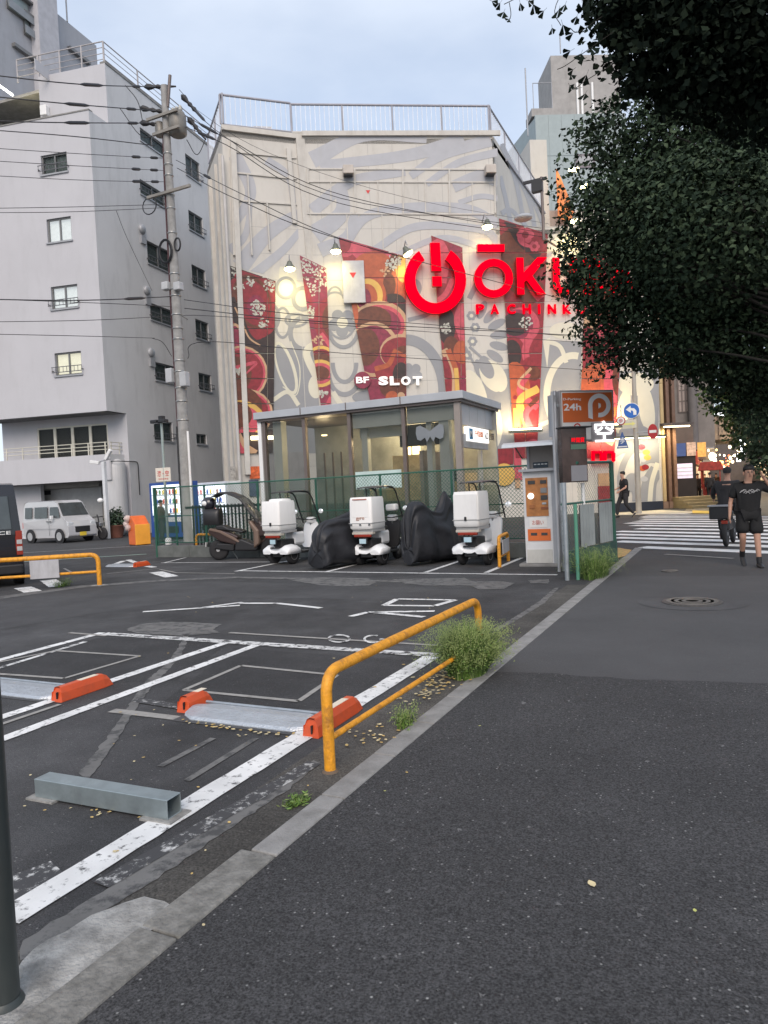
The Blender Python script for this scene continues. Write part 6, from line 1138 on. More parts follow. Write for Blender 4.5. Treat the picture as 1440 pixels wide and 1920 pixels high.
leafcloud(900, [(q.x, q.y, .85, .45, .4, .4), (q.x+.1, q.y, 1.15, .3, .3, .3), (q.x-.2, q.y, .75, .3, .3, .25)], .13, lf, 'foliage', t, 5)
q = G(203, 1010); t = thing('camera_pole', 'white square pole carrying two white security cameras', 'camera pole', q); zt2 = topz(q, 193, 866); b = B(); b.box((q.x, q.y, zt2/2), (.16, .16, zt2)); b.build('pole', M('pole_white', (.62, .64, .66), .5), t, .01)
for dx, dz, ang in ((-.45, .0, .15), (.42, .30, -.9)): b = B(); b.box((0, 0, 0), (.55, .16, .16), T=Matrix.Translation((q.x+dx, q.y-.1, zt2+dz)) @ Matrix.Rotation(ang, 4, 'Y')); b.build('security_camera', white, t, .03)
b = B(); b.tube([(q.x-.3, q.y-.05, zt2), (q.x+.5, q.y-.05, zt2+.1)], .03, 6); b.build('camera_bracket', greymetal, t); b = B(); b.ball((q.x-.25, q.y-.1, zt2-2.0+.2), (.14, .14, .12)); b.build('sphere_lamp', white, t)
q = G(180, 1012); t = thing('parked_motorbike', 'small dark motorbike half hidden between the silver van and the camera pole', 'motorbike', q)
for dx in (-.5, .45): b = B(); b.lathe([(.2, -.05), (.28, -.04), (.28, .04), (.2, .05)], (q.x+dx, q.y, .28), 'Y', 18); b.build('wheel', rubber, t)
b = B(); b.tube([(q.x-.5, q.y, .3), (q.x-.3, q.y, .75), (q.x+.2, q.y, .7), (q.x+.45, q.y, .28)], [.05, .12, .14, .05]); b.build('frame_body', sbk, t); b = B(); b.tube([(q.x+.3, q.y, .3), (q.x+.22, q.y, 1.0), (q.x+.15, q.y, 1.15)], .03); b.tube([(q.x+.2, q.y-.3, 1.05), (q.x+.2, q.y+.3, 1.05)], .02); b.build('handlebar', sbk, t); b = B(); b.box((q.x+.35, q.y, .7), (.12, .22, .2)); b.build('headlamp', chrome, t, .03)
# ================================================================ VENDING MACHINES
def vending(lab, px0, px1, ybot, ytop, col, depthv=.75):
    a, c = G(px0, ybot), G(px1, ybot); w = Wall(a.to_2d(), (c-a).to_2d()); L_ = (c-a).length; h = w.sz(px0, ytop)[1]; t = thing('vending_machine', lab, 'vending machine', a)
    def vb(s0, s1, z0, z1, o0, o1, name, mat, parent=t, bv_=0): b = B(); b.wbox(w, s0, s1, z0, z1, o0, o1); return b.build(name, mat, parent, bv_)
    vb(0, L_, .06, h, -depthv, 0, 'cabinet', col, bv_=.02); z0, z1 = h*.42, h*.95; dsp = vb(L_*.08, L_*.92, z0, z1, .002, .02, 'lit_display', M('vending_light', (.9, .95, 1), emit=.8, ecol=(.85, .93, 1)))
    cans = [M('can_%d' % i, cc, .4, emit=.25, ecol=cc) for i, cc in enumerate([(.7, .1, .05), (.1, .3, .1), (.8, .6, .1), (.05, .1, .4), (.8, .8, .8), (.3, .12, .05)])]
    r = random.Random(px0)
    for row in range(3):
        zz_ = z0+(z1-z0)*(.06+.31*row); vb(L_*.1, L_*.9, zz_-.03, zz_, .021, .05, 'shelf', greymetal, dsp)
        for i in range(8): s = L_*(.13+.095*i); b = B(); p = w.at(s+.03, zz_+.01, .035); b.lathe([(.035, 0), (.04, .02), (.04, .15), (.02, .2)], p, n=8); b.build('drink_can', r.choice(cans), dsp)
    vb(L_*.1, L_*.9, h*.30, h*.38, .002, .015, 'button_panel', white); vb(L_*.2, L_*.8, h*.10, h*.22, .002, .012, 'pickup_flap', black)
    ld = bpy.data.lights.new('display_light', 'AREA'); lo = bpy.data.objects.new('display_light', ld); C.objects.link(lo); ld.energy = 8; ld.color = (.85, .93, 1); ld.size = .8; lo.location = w.at(L_/2, h*.7, .1); lo.rotation_euler = (-w.n).to_track_quat('Z', 'Y').to_euler()
    return t
vending('blue vending machine with a lit drinks display behind the green fence', 285, 350, 1010, 906, M('vending_blue', (.02, .07, .28), .4))
vending('white vending machine with a glowing front behind the canopied scooter', 368, 432, 1004, 906, M('vending_white', (.7, .72, .72), .4))
# ================================================================ SIGN POLE WITH LAMP
q = G(317, 1042); t = thing('sign_pole', 'thin steel pole with a small white and red sign and twin floodlamps on top', 'sign pole', q); ztp = topz(q, 303, 790); b = B(); b.tube([(q.x, q.y, 0), (q.x, q.y, ztp)], .04, 10); b.build('pole', M('pale_green_pole', (.30, .36, .35), .5, .3), t)
zs = topz(q, 306, 890); SPW = Wall((q.x-.28, q.y-.0), (1, .1)); b = B(); b.wbox(SPW, 0, .52, zs-.2, zs+.2, .05, .065); o = b.build('sign_plate', M('sign_cream', (.65, .60, .52), .6, emit=0), t)
b = B(); letter(b, '満・空', frame3(SPW.at(.26, zs+.03, .066), SPW.u, (0, 0, 1)), .40, .17, .002, .015); letter(b, '契約車専用', frame3(SPW.at(.26, zs-.13, .066), SPW.u, (0, 0, 1)), .34, .05, .002, .0); b.build('sign_text', M('sign_text_red', (.5, .06, .05), .6), o)
for dx in (-.16, .14): b = B(); b.box((q.x+dx, q.y-.08, ztp-.02), (.24, .2, .1), T=None); b.build('floodlamp', black, t, .02)
b = B(); b.box((q.x+.02, q.y, ztp+.08), (.14, .14, .12)); b.build('lamp_mount', black, t); b = B(); b.lathe([(.09, .0), (.09, .18), (.05, .2)], (q.x, q.y, .33)); b.build('clamp', white, t)
# ================================================================ UTILITY POLE AND WIRES
pcon = M('pole_concrete', (.30, .295, .285), .8, var=.2, vs=5, bump=.3, bs=30, dirt=.4, dcol=(.16, .16, .15), dscale=(2, 2, .6)); q = G(356, 1016); q.z = 0; ut = thing('utility_pole', 'concrete utility pole carrying wires and a transformer in front of the grey apartment block', 'utility pole', q)
UD = (q-O0).dot(Vector((-CAMR[0][2], -CAMR[1][2], -CAMR[2][2]))); upz = lambda py: topz(q, 356-(1000-py)*.048, py); zt3 = upz(175)
b = B(); b.tube([(q.x, q.y, 0), (q.x, q.y, zt3)], [.24, .125], 18); b.build('pole', pcon, ut)
b = B(); b.tube([(q.x-.24, q.y-.05, 1), (q.x-.22, q.y-.05, upz(800)), (q.x-.20, q.y-.08, upz(600)), (q.x-.17, q.y-.06, upz(330)), (q.x-.16, q.y, upz(250))], .04, 6); b.build('riser_cable', M('maroon_cable', (.06, .015, .02), .6), ut); b = B(); b.tube([(q.x+.25, q.y-.05, .5), (q.x+.24, q.y-.05, upz(810))], .05, 6); b.build('riser_pipe', white, ut)
b = B(); b.tube([(q.x-.17, q.y-.16, upz(800)), (q.x-.17, q.y-.16, .4)], .05, 6); b.build('riser_pipe', black, ut)
for py in (445, 520, 548, 560, 595, 620, 640, 680, 700, 730, 755, 790, 320, 340, 375, 400, 300): z = upz(py); r = .24-.115*z/zt3+.012; b = B(); b.lathe([(r, 0), (r+.01, .01), (r+.01, .05), (r, .06)], (q.x, q.y, z), n=16); b.build('clamp_band', M('band_steel', (.35, .35, .34), .4, .7), ut)
# transformer, arms, insulators
tz = upz(268); b = B(); b.lathe([(.26, 0), (.33, .06), (.33, .75), (.28, .86), (.1, .9)], (q.x+.42, q.y+.15, tz), n=20); b.build('transformer', M('transformer_grey', (.22, .21, .19), .5, .2, var=.2, dirt=.5, dcol=(.12, .08, .05)), ut)
for k in range(3): b = B(); b.lathe([(.06, 0), (.09, .04), (.05, .08), (.08, .12), (.04, .2)], (q.x+.25+.17*k, q.y+.15, tz+.9), n=10); b.build('bushing', M('porcelain', (.45, .45, .42), .3), ut)
b = B(); b.lathe([(.16, 0), (.18, .05), (.18, .5), (.1, .55)], (q.x-.32, q.y, tz+.1), n=14); b.build('switch_can', MATS['transformer_grey'], ut)
for py, x0, x1 in ((372, -.95, 1.15), (232, -.75, .75), (262, -.5, .8)): z = upz(py); b = B(); b.box((q.x+(x0+x1)/2, q.y-.2, z), (x1-x0, .09, .10)); b.build('cross_arm', M('arm_galvanised', (.28, .26, .23), .6, .3), ut)
b = B(); b.tube([(q.x+.12, q.y, upz(215)), (q.x+.32, q.y, upz(160))], .06, 8); b.build('top_bracket', dk, ut)
for py, sx in ((540, -.3), (545, .28), (705, -.35), (715, .32)): z = upz(py); b = B(); b.box((q.x+sx, q.y-.15, z), (.3, .28, .55 if py > 600 else .3)); b.build('junction_box', M('junction_grey', (.45, .46, .47), .5), ut, .03)
b = B(); 
for k in range(3): b.tube([(q.x-.2+.28*math.cos(a)*(1+.08*k), q.y-.22, upz(478)+.42*math.sin(a)*(1+.05*k)) for a in [i*.42 for i in range(16)]], .03, 5, cap=False)
b.tube([(q.x+.3+.14*math.cos(a), q.y-.1, upz(468)+.24*math.sin(a)) for a in [i*.42 for i in range(16)]], .035, 5); b.build('cable_coil', black, ut)
b = B(); b.tube([(q.x-.85+.34*math.cos(a), q.y-.22, upz(388)+.32*math.sin(a)) for a in [i*.42 for i in range(16)]], .022, 5); b.build('cable_loop', black, ut)
wm = M('wire_black', (.03, .03, .034), .6)
def wire(pts, r=.014, sag=0, lab=None, beads=()):
    P = [D(*p) for p in pts]
    if len(P) == 2:
        a, c = P; P = [a+(c-a)*t-Vector((0, 0, 4*sag*t*(1-t))) for t in [i/24 for i in range(25)]]
    else: P = smoothline(P, 8)
    r *= .78; b = B(); b.tube(P, r, 5); o = b.build('overhead_wire', wm)
    for t0, t1 in beads:
        i0, i1 = int(t0*(len(P)-1)), max(int(t0*(len(P)-1))+1, int(t1*(len(P)-1))); b = B(); seg_ = P[i0:i1+1]; b.tube([seg_[0], seg_[0]+(seg_[-1]-seg_[0])*.2, seg_[0]+(seg_[-1]-seg_[0])*.8, seg_[-1]], [r, .05, .05, r], 8); s = b.build('wire_sleeve', wm); s.parent = o
    o['label'] = lab; o['category'] = 'wire'; o['group'] = 'overhead wires between the utility pole and the buildings'; return o
u = UD
LW = [((-40, 138, 20), (150, 158, 21), (292, 163, u-.3), 'topmost thick wire running from the left edge to the bracket on the pole top'), ((-40, 178, 20), (120, 194, 21), (292, 208, u-.3), 'second thick wire from the top crossing the grey parapet left of the pole'), ((-40, 226, 20), (120, 230, 21), (296, 231, u-.3), 'third thick wire from the top meeting the pole below the transformer arm'),
      ((-40, 276, 22), (160, 289, 22), (312, 297, u), 'wire passing just above the topmost apartment window on the left'), ((-40, 300, 22), (160, 312, 22), (312, 320, u), 'wire crossing the topmost apartment window on the left'), ((-40, 328, 22), (160, 338, 22), (314, 341, u), 'wire passing just below the topmost apartment window on the left'),
      ((-40, 242, 24), (140, 256, 24), (290, 273, u), 'faint thin wire between the thick upper group and the first apartment window'), ((-40, 391, 22), (140, 388, 22), (318, 383, u), 'upper of two thin wires above the second apartment window'), ((-40, 399, 22), (140, 397, 22), (318, 389, u), 'lower of two thin wires above the second apartment window'),
      ((-40, 561, 20), (160, 563, 21), (324, 556, u), 'thick bundled wire crossing the third apartment window on the left'), ((-40, 560, 21), (200, 569, 21), (324, 575, u), 'sagging wire just below the bundled wire at the third apartment window'), ((-40, 604, 20), (180, 600, 21), (328, 592, u), 'bundled wire below the third apartment window'), ((-40, 626, 20), (150, 630, 21), (290, 634, u-.2), 'lowest single wire left of the pole above the fourth apartment window')]
for a, c, e, lab in LW: wire([a, c, e], .022 if 'thick' in lab else .013, 0, lab, [(.55, .66), (.84, .93)] if a[1] in (138, 178, 226) else ([(.78, .83), (.88, .93)] if a[1] in (276, 300, 328) else ([(.72, .84)] if a[1] == 561 else ())))
RW_ = [((336, 168, u), (420, 255, 24), (640, 372, 28), (1015, 428, 34), 'uppermost wire sweeping right from the pole top across the mural building', .016, [(.18, .27)]), ((340, 212, u), (430, 262, 24), (650, 368, 28), (1035, 440, 35), 'second wire sweeping right from the pole across the boarded windows', .018, [(.2, .3)]), ((340, 235, u), (425, 272, 24), (640, 382, 28), (1030, 446, 35), 'third wire sweeping right from the pole across the boarded windows', .018, [(.2, .3)]),
       ((345, 190, u), (500, 285, 25), (760, 370, 30), (1030, 420, 35), 'thin messenger wire above the sweeping group on the right', .009, ()), ((330, 300, u), (450, 362, 24), (640, 448, 26), (860, 510, 30), 'upper wire descending right from the pole towards the power symbol', .016, [(.2, .24)]), ((332, 315, u), (450, 376, 24), (660, 455, 26), (1110, 575, 34), 'lower wire descending right across the red power symbol', .018, ()),
       ((345, 562, u), (560, 590, 24), (800, 608, 28), (1180, 640, 34), 'upper of the bundled wires crossing the flower banners', .016, ()), ((346, 578, u), (560, 600, 24), (800, 614, 28), (1180, 634, 34), 'middle bundled wire crossing the flower banners', .02, ()), ((350, 600, u), (390, 592, 24), (800, 622, 28), (1180, 648, 34), 'lower bundled wire crossing the flower banners', .014, ()), ((352, 672, u), (385, 641, 23.5), (640, 662, 26), (1130, 696, 34), 'lowest wire running right below the petals of the banners', .016, ())]
for *P, lab, r, bd in RW_: wire(P, r, 0, lab, bd)
wire([(72+218-72, 395, 21), (240, 450, 22), (285, 545, u)], .009, 0, 'thin slack drop wire hanging in front of the darker apartment wall')
wire([(285, 634, u-.3), (305, 642, u-.2), (322, 668, u-.1)], .016, 0, 'short wire curving down into the junction box on the pole')
for a, m_, c, lab in (((235, 160, u-.5), (258, 190, u-.4), (268, 230, u-.3), 'first looping jumper cable hanging left of the transformer'), ((225, 203, u-.5), (265, 255, u-.4), (300, 250, u-.2), 'second looping jumper cable hanging left of the transformer'), ((350, 262, u), (370, 290, u), (390, 250, u), 'looping jumper cable hanging right of the transformer')): wire([a, m_, c], .02, 0, lab)
for pts in (((270, 163, u), (292, 163, u), (330, 162, u)), ((262, 202, u), (292, 206, u), (318, 212, u)), ((262, 230, u), (290, 232, u), (318, 236, u)), ((340, 178, u), (358, 200, u), (376, 218, u)), ((352, 220, u), (370, 240, u), (386, 262, u))):
    P = [D(*p) for p in pts]; b = B(); n = 9; PP = [P[0]+(P[2]-P[0])*i/n for i in range(n+1)]; b.tube(PP, [.03, .12, .10, .05, .09, .05, .09, .05, .04, .03], 8); b.build('strain_insulator', wm, ut)
# pole on the mural building corner
pq = D(1026, 600, 33.6); cp = thing('corner_service_pole', 'slim dark service pole with a bracket in front of the mural building', 'pole', (pq.x, pq.y, 0)); b = B(); b.tube([(pq.x, pq.y, D(1028, 452, 33.6).z), (pq.x, pq.y, D(1023, 335, 33.6).z)], .07, 10); b.tube([(pq.x, pq.y, D(1028, 448, 33.6).z), (pq.x+.3, pq.y+1.6, D(1028, 448, 33.6).z)], .05, 8); b.build('pole', dk, cp); b = B(); z = D(1023, 335, 33.6).z; b.box((pq.x-.3, pq.y, z-.1), (1.1, .12, .12)); b.box((pq.x-.2, pq.y, z-.4), (.5, .3, .5)); b.build('bracket', black, cp); b = B(); b.ball((pq.x-.9, pq.y-.1, D(1005, 405, 33.6).z), (.45, .4, .16)); b.build('dish_lamp', M('dish', (.4, .42, .45), .4), cp)
# ================================================================ TRAFFIC SIGNS
q = G(1198, 963); tp_ = thing('traffic_sign_pole', 'grey pole with a blue left turn disc, a no entry sign and smaller signs', 'traffic sign', q); TD = (q-O0).dot(Vector((-CAMR[0][2], -CAMR[1][2], -CAMR[2][2]))); 
b = B(); b.tube([(q.x, q.y, 0), (q.x, q.y, topz(q, 1186, 690))], [.13, .09], 12); b.build('pole', M('pole_beige', (.38, .35, .30), .6, dirt=.3), tp_); TW = Wall((q.x, q.y-.12), (.98, .17))
bl_ = M('sign_blue', (.01, .11, .42), .4); sr = M('sign_red_dark', (.35, .01, .015), .4); sw2 = M('sign_white2', (.7, .7, .68), .5)
def disc(px, py, r, mat, name, rx=1, o=0, parent=tp_, n=24):
    s, z = TW.sz(px, py); b = B(); b.extr([TW.at(s+r*rx*math.cos(i*6.283/n), z+r*math.sin(i*6.283/n), o) for i in range(n)], TW.n*.02); return b.build(name, mat, parent)
dd = disc(1184, 770, .36, sw2, 'sign_disc'); disc(1184, 770, .33, bl_, 'blue_face', o=.021, parent=dd)
s, z = TW.sz(1184, 770); b = B(); b.extr([TW.at(s+x*.33, z+y*.33, .045) for x, y in ((.62, -.62), (.62, -.05), (.35, .3), (-.1, .36), (-.1, .66), (-.75, .18), (-.1, -.3), (-.1, .02), (.12, .0), (.22, -.2), (.22, -.62))], TW.n*.006); b.build('arrow', sw2, dd)
dd = disc(1164, 789, .20, sr, 'sign_disc'); disc(1164, 789, .155, sw2, 'white_face', o=.021, parent=dd); s, z = TW.sz(1164, 789); b = B(); letter(b, '歩', frame3(TW.at(s, z, .045), TW.u, (0, 0, 1)), .18, .2, .003, .01); b.build('pictogram', sr, dd)
dd = disc(1224, 809, .34, sr, 'sign_disc', rx=.62); s, z = TW.sz(1224, 809); b = B(); b.wbox(TW, s-.15, s+.15, z-.06, z+.06, .021, .03); b.build('white_bar', sw2, dd)
s, z = TW.sz(1181, 794); b = B(); b.wbox(TW, s-.32, s+.28, z-.22, z+.16, -.01, .01); dd = b.build('sign_plate', M('plate_beige', (.5, .47, .38), .5), tp_); b = B(); b.extr([TW.at(s+x, z-.02+y, .012) for x, y in ((-.26, .04), (.1, .04), (.1, .1), (.24, 0), (.1, -.1), (.1, -.04), (-.26, -.04))], TW.n*.006); b.build('arrow', M('yellow_arrow', (.65, .62, .2), .5), dd)
s, z = TW.sz(1167, 825); b = B(); b.extr([TW.at(s-.26, z-.38, 0), TW.at(s+.26, z-.38, 0), TW.at(s+.02, z+.36, 0), TW.at(s-.02, z+.36, 0)], TW.n*.02); dd = b.build('blue_triangle', M('sign_blue_grey', (.04, .09, .25), .4), tp_); b = B(); letter(b, '歩', frame3(TW.at(s, z-.02, .022), TW.u, (0, 0, 1)), .2, .3, .003, .01)
b.wbox(TW, s-.2, s+.2, z-.33, z-.28, .021, .028); b.build('pictogram', sw2, dd); b = B(); s0_, z0_ = TW.sz(1164, 760); b.tube([TW.at(s0_, z0_-.9, -.03), TW.at(s0_, z0_, -.03)], .02, 6)
s3, z3 = TW.sz(1188, 822); 
for px0, py0 in ((1164, 789), (1224, 809), (1167, 825)): s4, z4 = TW.sz(px0, py0); s5 = TW.sz(1192, py0)[0]; b.tube([TW.at(s4, z4, -.03), TW.at(s5, z4, -.03)], .022, 6)
b.build('sign_bracket', greymetal, tp_)
# ================================================================ ARCADE STREET BEYOND THE CROSSING
warm = M('warm_shop_light', (1, .85, .6), emit=3, ecol=(1, .80, .50)); cool = M('cool_shop_light', (.9, .95, 1), emit=3.5, ecol=(.95, .97, 1)); brick_ = M('brown_tile', (.17, .10, .07), .6, var=.2, vs=5, dirt=.3); beam_m = M('viaduct_concrete', (.22, .17, .13), .8, var=.15, dirt=.4)
def plane_at(px, dep, u): p = D(px, 900, dep); return Wall(p.to_2d(), u)
nb_ = thing('tiled_building', 'narrow brown tiled shop building with warm lit columns right of the mural wall', 'building', D(1262, 900, 40) - Vector((0, 0, D(1262, 900, 40).z)))
NW = plane_at(1242, 36.5, u1); sN = NW.sz(1272, 850)[0]; zN = NW.sz(1250, 715)[1]
def nbx(w, s0, s1, z0, z1, o0, o1, name, mat, parent, bevel=0): b = B(); b.wbox(w, s0, s1, z0, z1, o0, o1); return b.build(name, mat, parent, bevel)
nbx(NW, 0, sN, 0, zN+4, -6, -.35, 'wall', M('cream_stone', (.42, .33, .22), .7, dirt=.3), nb_)
for i in range(3): a = sN*(.04+.34*i); nbx(NW, a, a+sN*.2, .35, zN+1, -.345, 0, 'column', brick_ if i else M('tan_column', (.5, .38, .2), .6), nb_, .04); nbx(NW, a-.04, a+sN*.2+.04, .0, .35, -.34, .06, 'column_base', M('stone_base', (.30, .2, .15), .6), nb_)
zc = NW.sz(1255, 800)[1]; nbx(NW, -.2, sN+.5, zc, zc+.14, -.1, .7, 'awning', dk, nb_); nbx(NW, 0, sN+.4, zc-.06, zc-.005, .3, .5, 'awning_light', warm, nb_)
ld = bpy.data.lights.new('awning_lamp', 'AREA'); lo = bpy.data.objects.new('awning_lamp', ld); C.objects.link(lo); ld.energy = 70; ld.color = (1, .75, .42); ld.shape = 'RECTANGLE'; ld.size = 2.4; ld.size_y = .5; lo.location = NW.at(sN/2+.6, zc-.12, .9); lo.rotation_euler = (0, 0, 0)
for i in range(4):                               # entrance steps
    nbx(NW, sN*.55, sN+2.2-.0*i, .0+.14*i, .14*(i+1), -.3, 1.9-.42*i, 'step', M('yellow_stone_step', (.26, .20, .10), .7), nb_, .01)
rb_ = thing('rear_building', 'dark grey building with a gridded window and a thick column behind the tiled shop', 'building', D(1290, 900, 46) - Vector((0, 0, D(1290, 900, 46).z)))
RBW = plane_at(1268, 45, (1, .12)); sR = RBW.sz(1340, 800)[0]; zr0, zr1 = RBW.sz(1290, 778)[1], RBW.sz(1290, 690)[1]
nbx(RBW, 0, sR, 2.6, zr1+7, -8, 0, 'wall', M('soot_wall', (.20, .18, .17), .8, dirt=.4), rb_)
wf = B(); s0_, s1_ = RBW.sz(1272, 750)[0], RBW.sz(1292, 750)[0]
for k in range(4): s = s0_+(s1_-s0_)*k/3; wf.wbox(RBW, s-.04, s+.04, zr0+.2, zr1, .002, .06)
for k in range(5): z = zr0+.2+(zr1-zr0-.2)*k/4; wf.wbox(RBW, s0_, s1_, z-.03, z+.03, .002, .055)
wf = wf.build('window', dk, rb_); nbx(RBW, s0_, s1_, zr0+.2, zr1, .0015, .02, 'pane', M('pinkish_pane', (.40, .33, .30), .2), wf)
s = RBW.sz(1299, 800)[0]; b = B(); b.tube([RBW.at(s, 2.6, .35), RBW.at(s, zr1+6, .35)], .28, 12); b.build('column', M('column_grey', (.13, .12, .12), .7), rb_)
# viaduct
vi = thing('viaduct', 'brown concrete railway viaduct crossing above the lit arcade', 'viaduct', D(1380, 900, 50) - Vector((0, 0, D(1380, 900, 50).z)))
VW = plane_at(1300, 49, (1, .06)); zv1, zv0 = VW.sz(1320, 772)[1], VW.sz(1320, 826)[1]; nbx(VW, .4, 30, zv0, zv1, -9, 0, 'girder', beam_m, vi)
for i in range(14): nbx(VW, .5+i*1.2, .62+i*1.2, zv0, zv1-.05, .002, .1, 'rib', beam_m, vi)
nbx(VW, .4, 30, zv1, zv1+.2, -.2, .25, 'ledge', greymetal, vi)
for s in (9, 16): nbx(VW, s, s+.9, 0, zv0, -1.2, -.2, 'pier', beam_m, vi)
p = D(1338, 778, 47); b = B(); b.box(p, (1.2, .3, .18)); b.build('girder_lamp', cool, vi)
# rows of shops on both sides of the arcade
RNG = random.Random(11); AX0, AX1 = -1.4, 5.5
pal = [(.5, .08, .05), (.55, .35, .15), (.08, .12, .3), (.5, .45, .35), (.45, .1, .08), (.6, .25, .08), (.35, .3, .25)]
def shop(y0, y1, side, k):
    x = AX0 if side < 0 else AX1; W_ = Wall((x, y0), (0, 1), n=(-side, 0)); t = thing('shop', 'shop with a %s signboard, %s from the crossing, %s side of the arcade' % (['red', 'tan', 'navy', 'beige', 'crimson', 'orange', 'stone grey'][k % 7], ['nearest', 'second', 'third', 'fourth', 'fifth', 'sixth', 'seventh', 'eighth', 'ninth', 'tenth', 'eleventh', 'twelfth', 'thirteenth', 'fourteenth', 'fifteenth', 'sixteenth', 'seventeenth', 'eighteenth'][k - (0 if side < 0 else K0)], 'left' if side < 0 else 'right'), 'shop', (x, y0, 0), 'lit shops lining the arcade')
    L_ = y1-y0; nbx(W_, .02, L_-.02, 0, 4.6, -5, 0, 'wall', M('shop_wall_%d' % (k % 3), [(.16, .12, .10), (.12, .10, .09), (.22, .17, .13)][k % 3], .8, dirt=.3), t)
    nbx(W_, .15, L_-.15, .5, 2.2, .01, .05, 'shop_window', M('shop_glow_%d' % (k % 3), (1, .8, .5), emit=[.4, .25, .15][k % 3], ecol=[(1, .72, .40), (1, .82, .6), (1, .5, .3)][k % 3], var=.6, vs=3), t)
    nbx(W_, .05, L_-.05, 2.35, 3.1, .01, .22, 'signboard', M('signboard_%d' % (k % 7), pal[k % 7], .5, emit=.35, ecol=pal[k % 7], var=.4, vs=4), t)
    nbx(W_, .0, L_, 3.2, 3.28, 0, 1.1, 'awning', greymetal, t)
    b = B(); b.tube([W_.at(L_*.2, 3.12, .8), W_.at(L_*.8, 3.12, .8)], .06, 6); b.build('tube_lamp', cool if k % 2 else warm, t)
    if k % 2 == 0: b = B(); b.box(W_.at(L_*.5, 2.7, .75), (.6, .12, .7)); b.build('hanging_sign', M('signboard_%d' % ((k+3) % 7), pal[(k+3) % 7], .5, emit=.35, ecol=pal[(k+3) % 7]), t)
    if k % 3 != 1: b = B(); b.ball(W_.at(L_*.3, 2.75, 1.0), (.2, .2, .26)); b.build('lantern', warm, t)
y = 47.0; k = 0
while y < 118: L_ = RNG.uniform(4.5, 6.5); shop(y, y+L_, -1, k); k += 1; y += L_+.05
y = 44.0; K0 = k
while y < 118: L_ = RNG.uniform(4, 6.5); shop(y, y+L_, 1, k); k += 1; y += L_+.05
for yy in (52, 66, 84):
    ld = bpy.data.lights.new('arcade_light', 'POINT'); lo = bpy.data.objects.new('arcade_light', ld); C.objects.link(lo); ld.energy = 130; ld.color = (1, .78, .48); ld.shadow_soft_size = .6; lo.location = (1.6, yy, 3.3); t = tag(B().ball((1.6, yy, 3.55), (.3, .3, .16)).build('street_lamp_globe', warm), {52: 'nearest', 66: 'middle', 84: 'farthest'}[yy]+' round lamp hanging over the middle of the arcade', 'lamp')
b = B(); b.box((2, 121, 6), (14, 1, 12)); tag(b.build('end_building', M('end_wall', (.12, .10, .09), .9)), 'dim building closing the far end of the lit arcade', 'building')
# porch with a lit vending display and the blue sign
q = D(1285, 930, 43); kb_ = thing('kiosk', 'dark kiosk with a lit display window beneath a blue sign at the arcade mouth', 'kiosk', (q.x, q.y, 0)); KW = plane_at(1268, 43, (1, .1)); 
def kbx(px0, px1, y0, y1, o0, o1, name, mat, bevel=0):
    s0, z1 = KW.sz(px0, y0); s1, z0 = KW.sz(px1, y1); return nbx(KW, s0, s1, max(z0, 0), z1, o0, o1, name, mat, kb_, bevel)
kbx(1266, 1308, 856, 960, -2.5, 0, 'kiosk_body', M('kiosk_black', (.03, .022, .02), .4)); kbx(1269, 1299, 870, 896, .01, .06, 'lit_display', M('kiosk_glow', (.5, .4, .45), emit=.5, ecol=(.95, .75, .9), var=.5, vs=3)); kbx(1266, 1286, 832, 855, .0, .15, 'blue_sign', M('blue_board', (.06, .10, .25), .5, emit=.1, ecol=(.1, .15, .35))); kbx(1287, 1305, 830, 854, .0, .12, 'poster_sign', M('poster_cream', (.6, .42, .3), .5, var=.5, vs=5, emit=.15, ecol=(1, .6, .4))); kbx(1307, 1324, 830, 856, .0, .12, 'poster_sign', M('poster_orange', (.7, .35, .08), .5, var=.4, vs=5, emit=.25, ecol=(1, .55, .15)))
for k_ in range(3): z = KW.sz(1280, 877+7*k_)[1]; s0 = KW.sz(1270, 880)[0]; s1 = KW.sz(1298, 880)[0]; nbx(KW, s0, s1, z-.03, z+.03, .07, .12, 'display_shelf', white, kb_)
# two tall bright tubes on the right and far canopy lights
for (px, py, dd, h, lab) in ((1392, 838, 42, .9, 'tall bright tube lamp on the right under the tree'), (1385, 858, 46, .5, 'short bright tube lamp below the tall one on the right')):
    p = D(px, py, dd); b = B(); b.tube([p-Vector((0, 0, h/2)), p+Vector((0, 0, h/2))], .13, 8); tag(b.build('tube_lamp_post', cool), lab, 'lamp')
sl_ = thing('string_lights', 'strings of small warm bulbs and paper lanterns along the left side of the arcade', 'lights', (0, 46, 3)); rl_ = random.Random(5)
for k in range(34):
    yy = 46+k*1.6; b = B(); rr_ = rl_.uniform(.04, .11); b.ball((AX0+1.2+rl_.uniform(-.2, 1.1), yy, rl_.uniform(2.3, 3.4)), (rr_, rr_, rr_*1.2), 8, 6); b.build('bulb', rl_.choice((warm, warm, M('red_lantern', (.8, .1, .05), emit=1.2, ecol=(1, .25, .1)), M('amber_lantern', (1, .6, .2), emit=2, ecol=(1, .6, .2)))), sl_)
b = B(); b.tube([(AX0+1.2, 45.5, 3.5), (AX0+1.2, 100, 3.5)], .02, 5); b.build('cable', black, sl_)
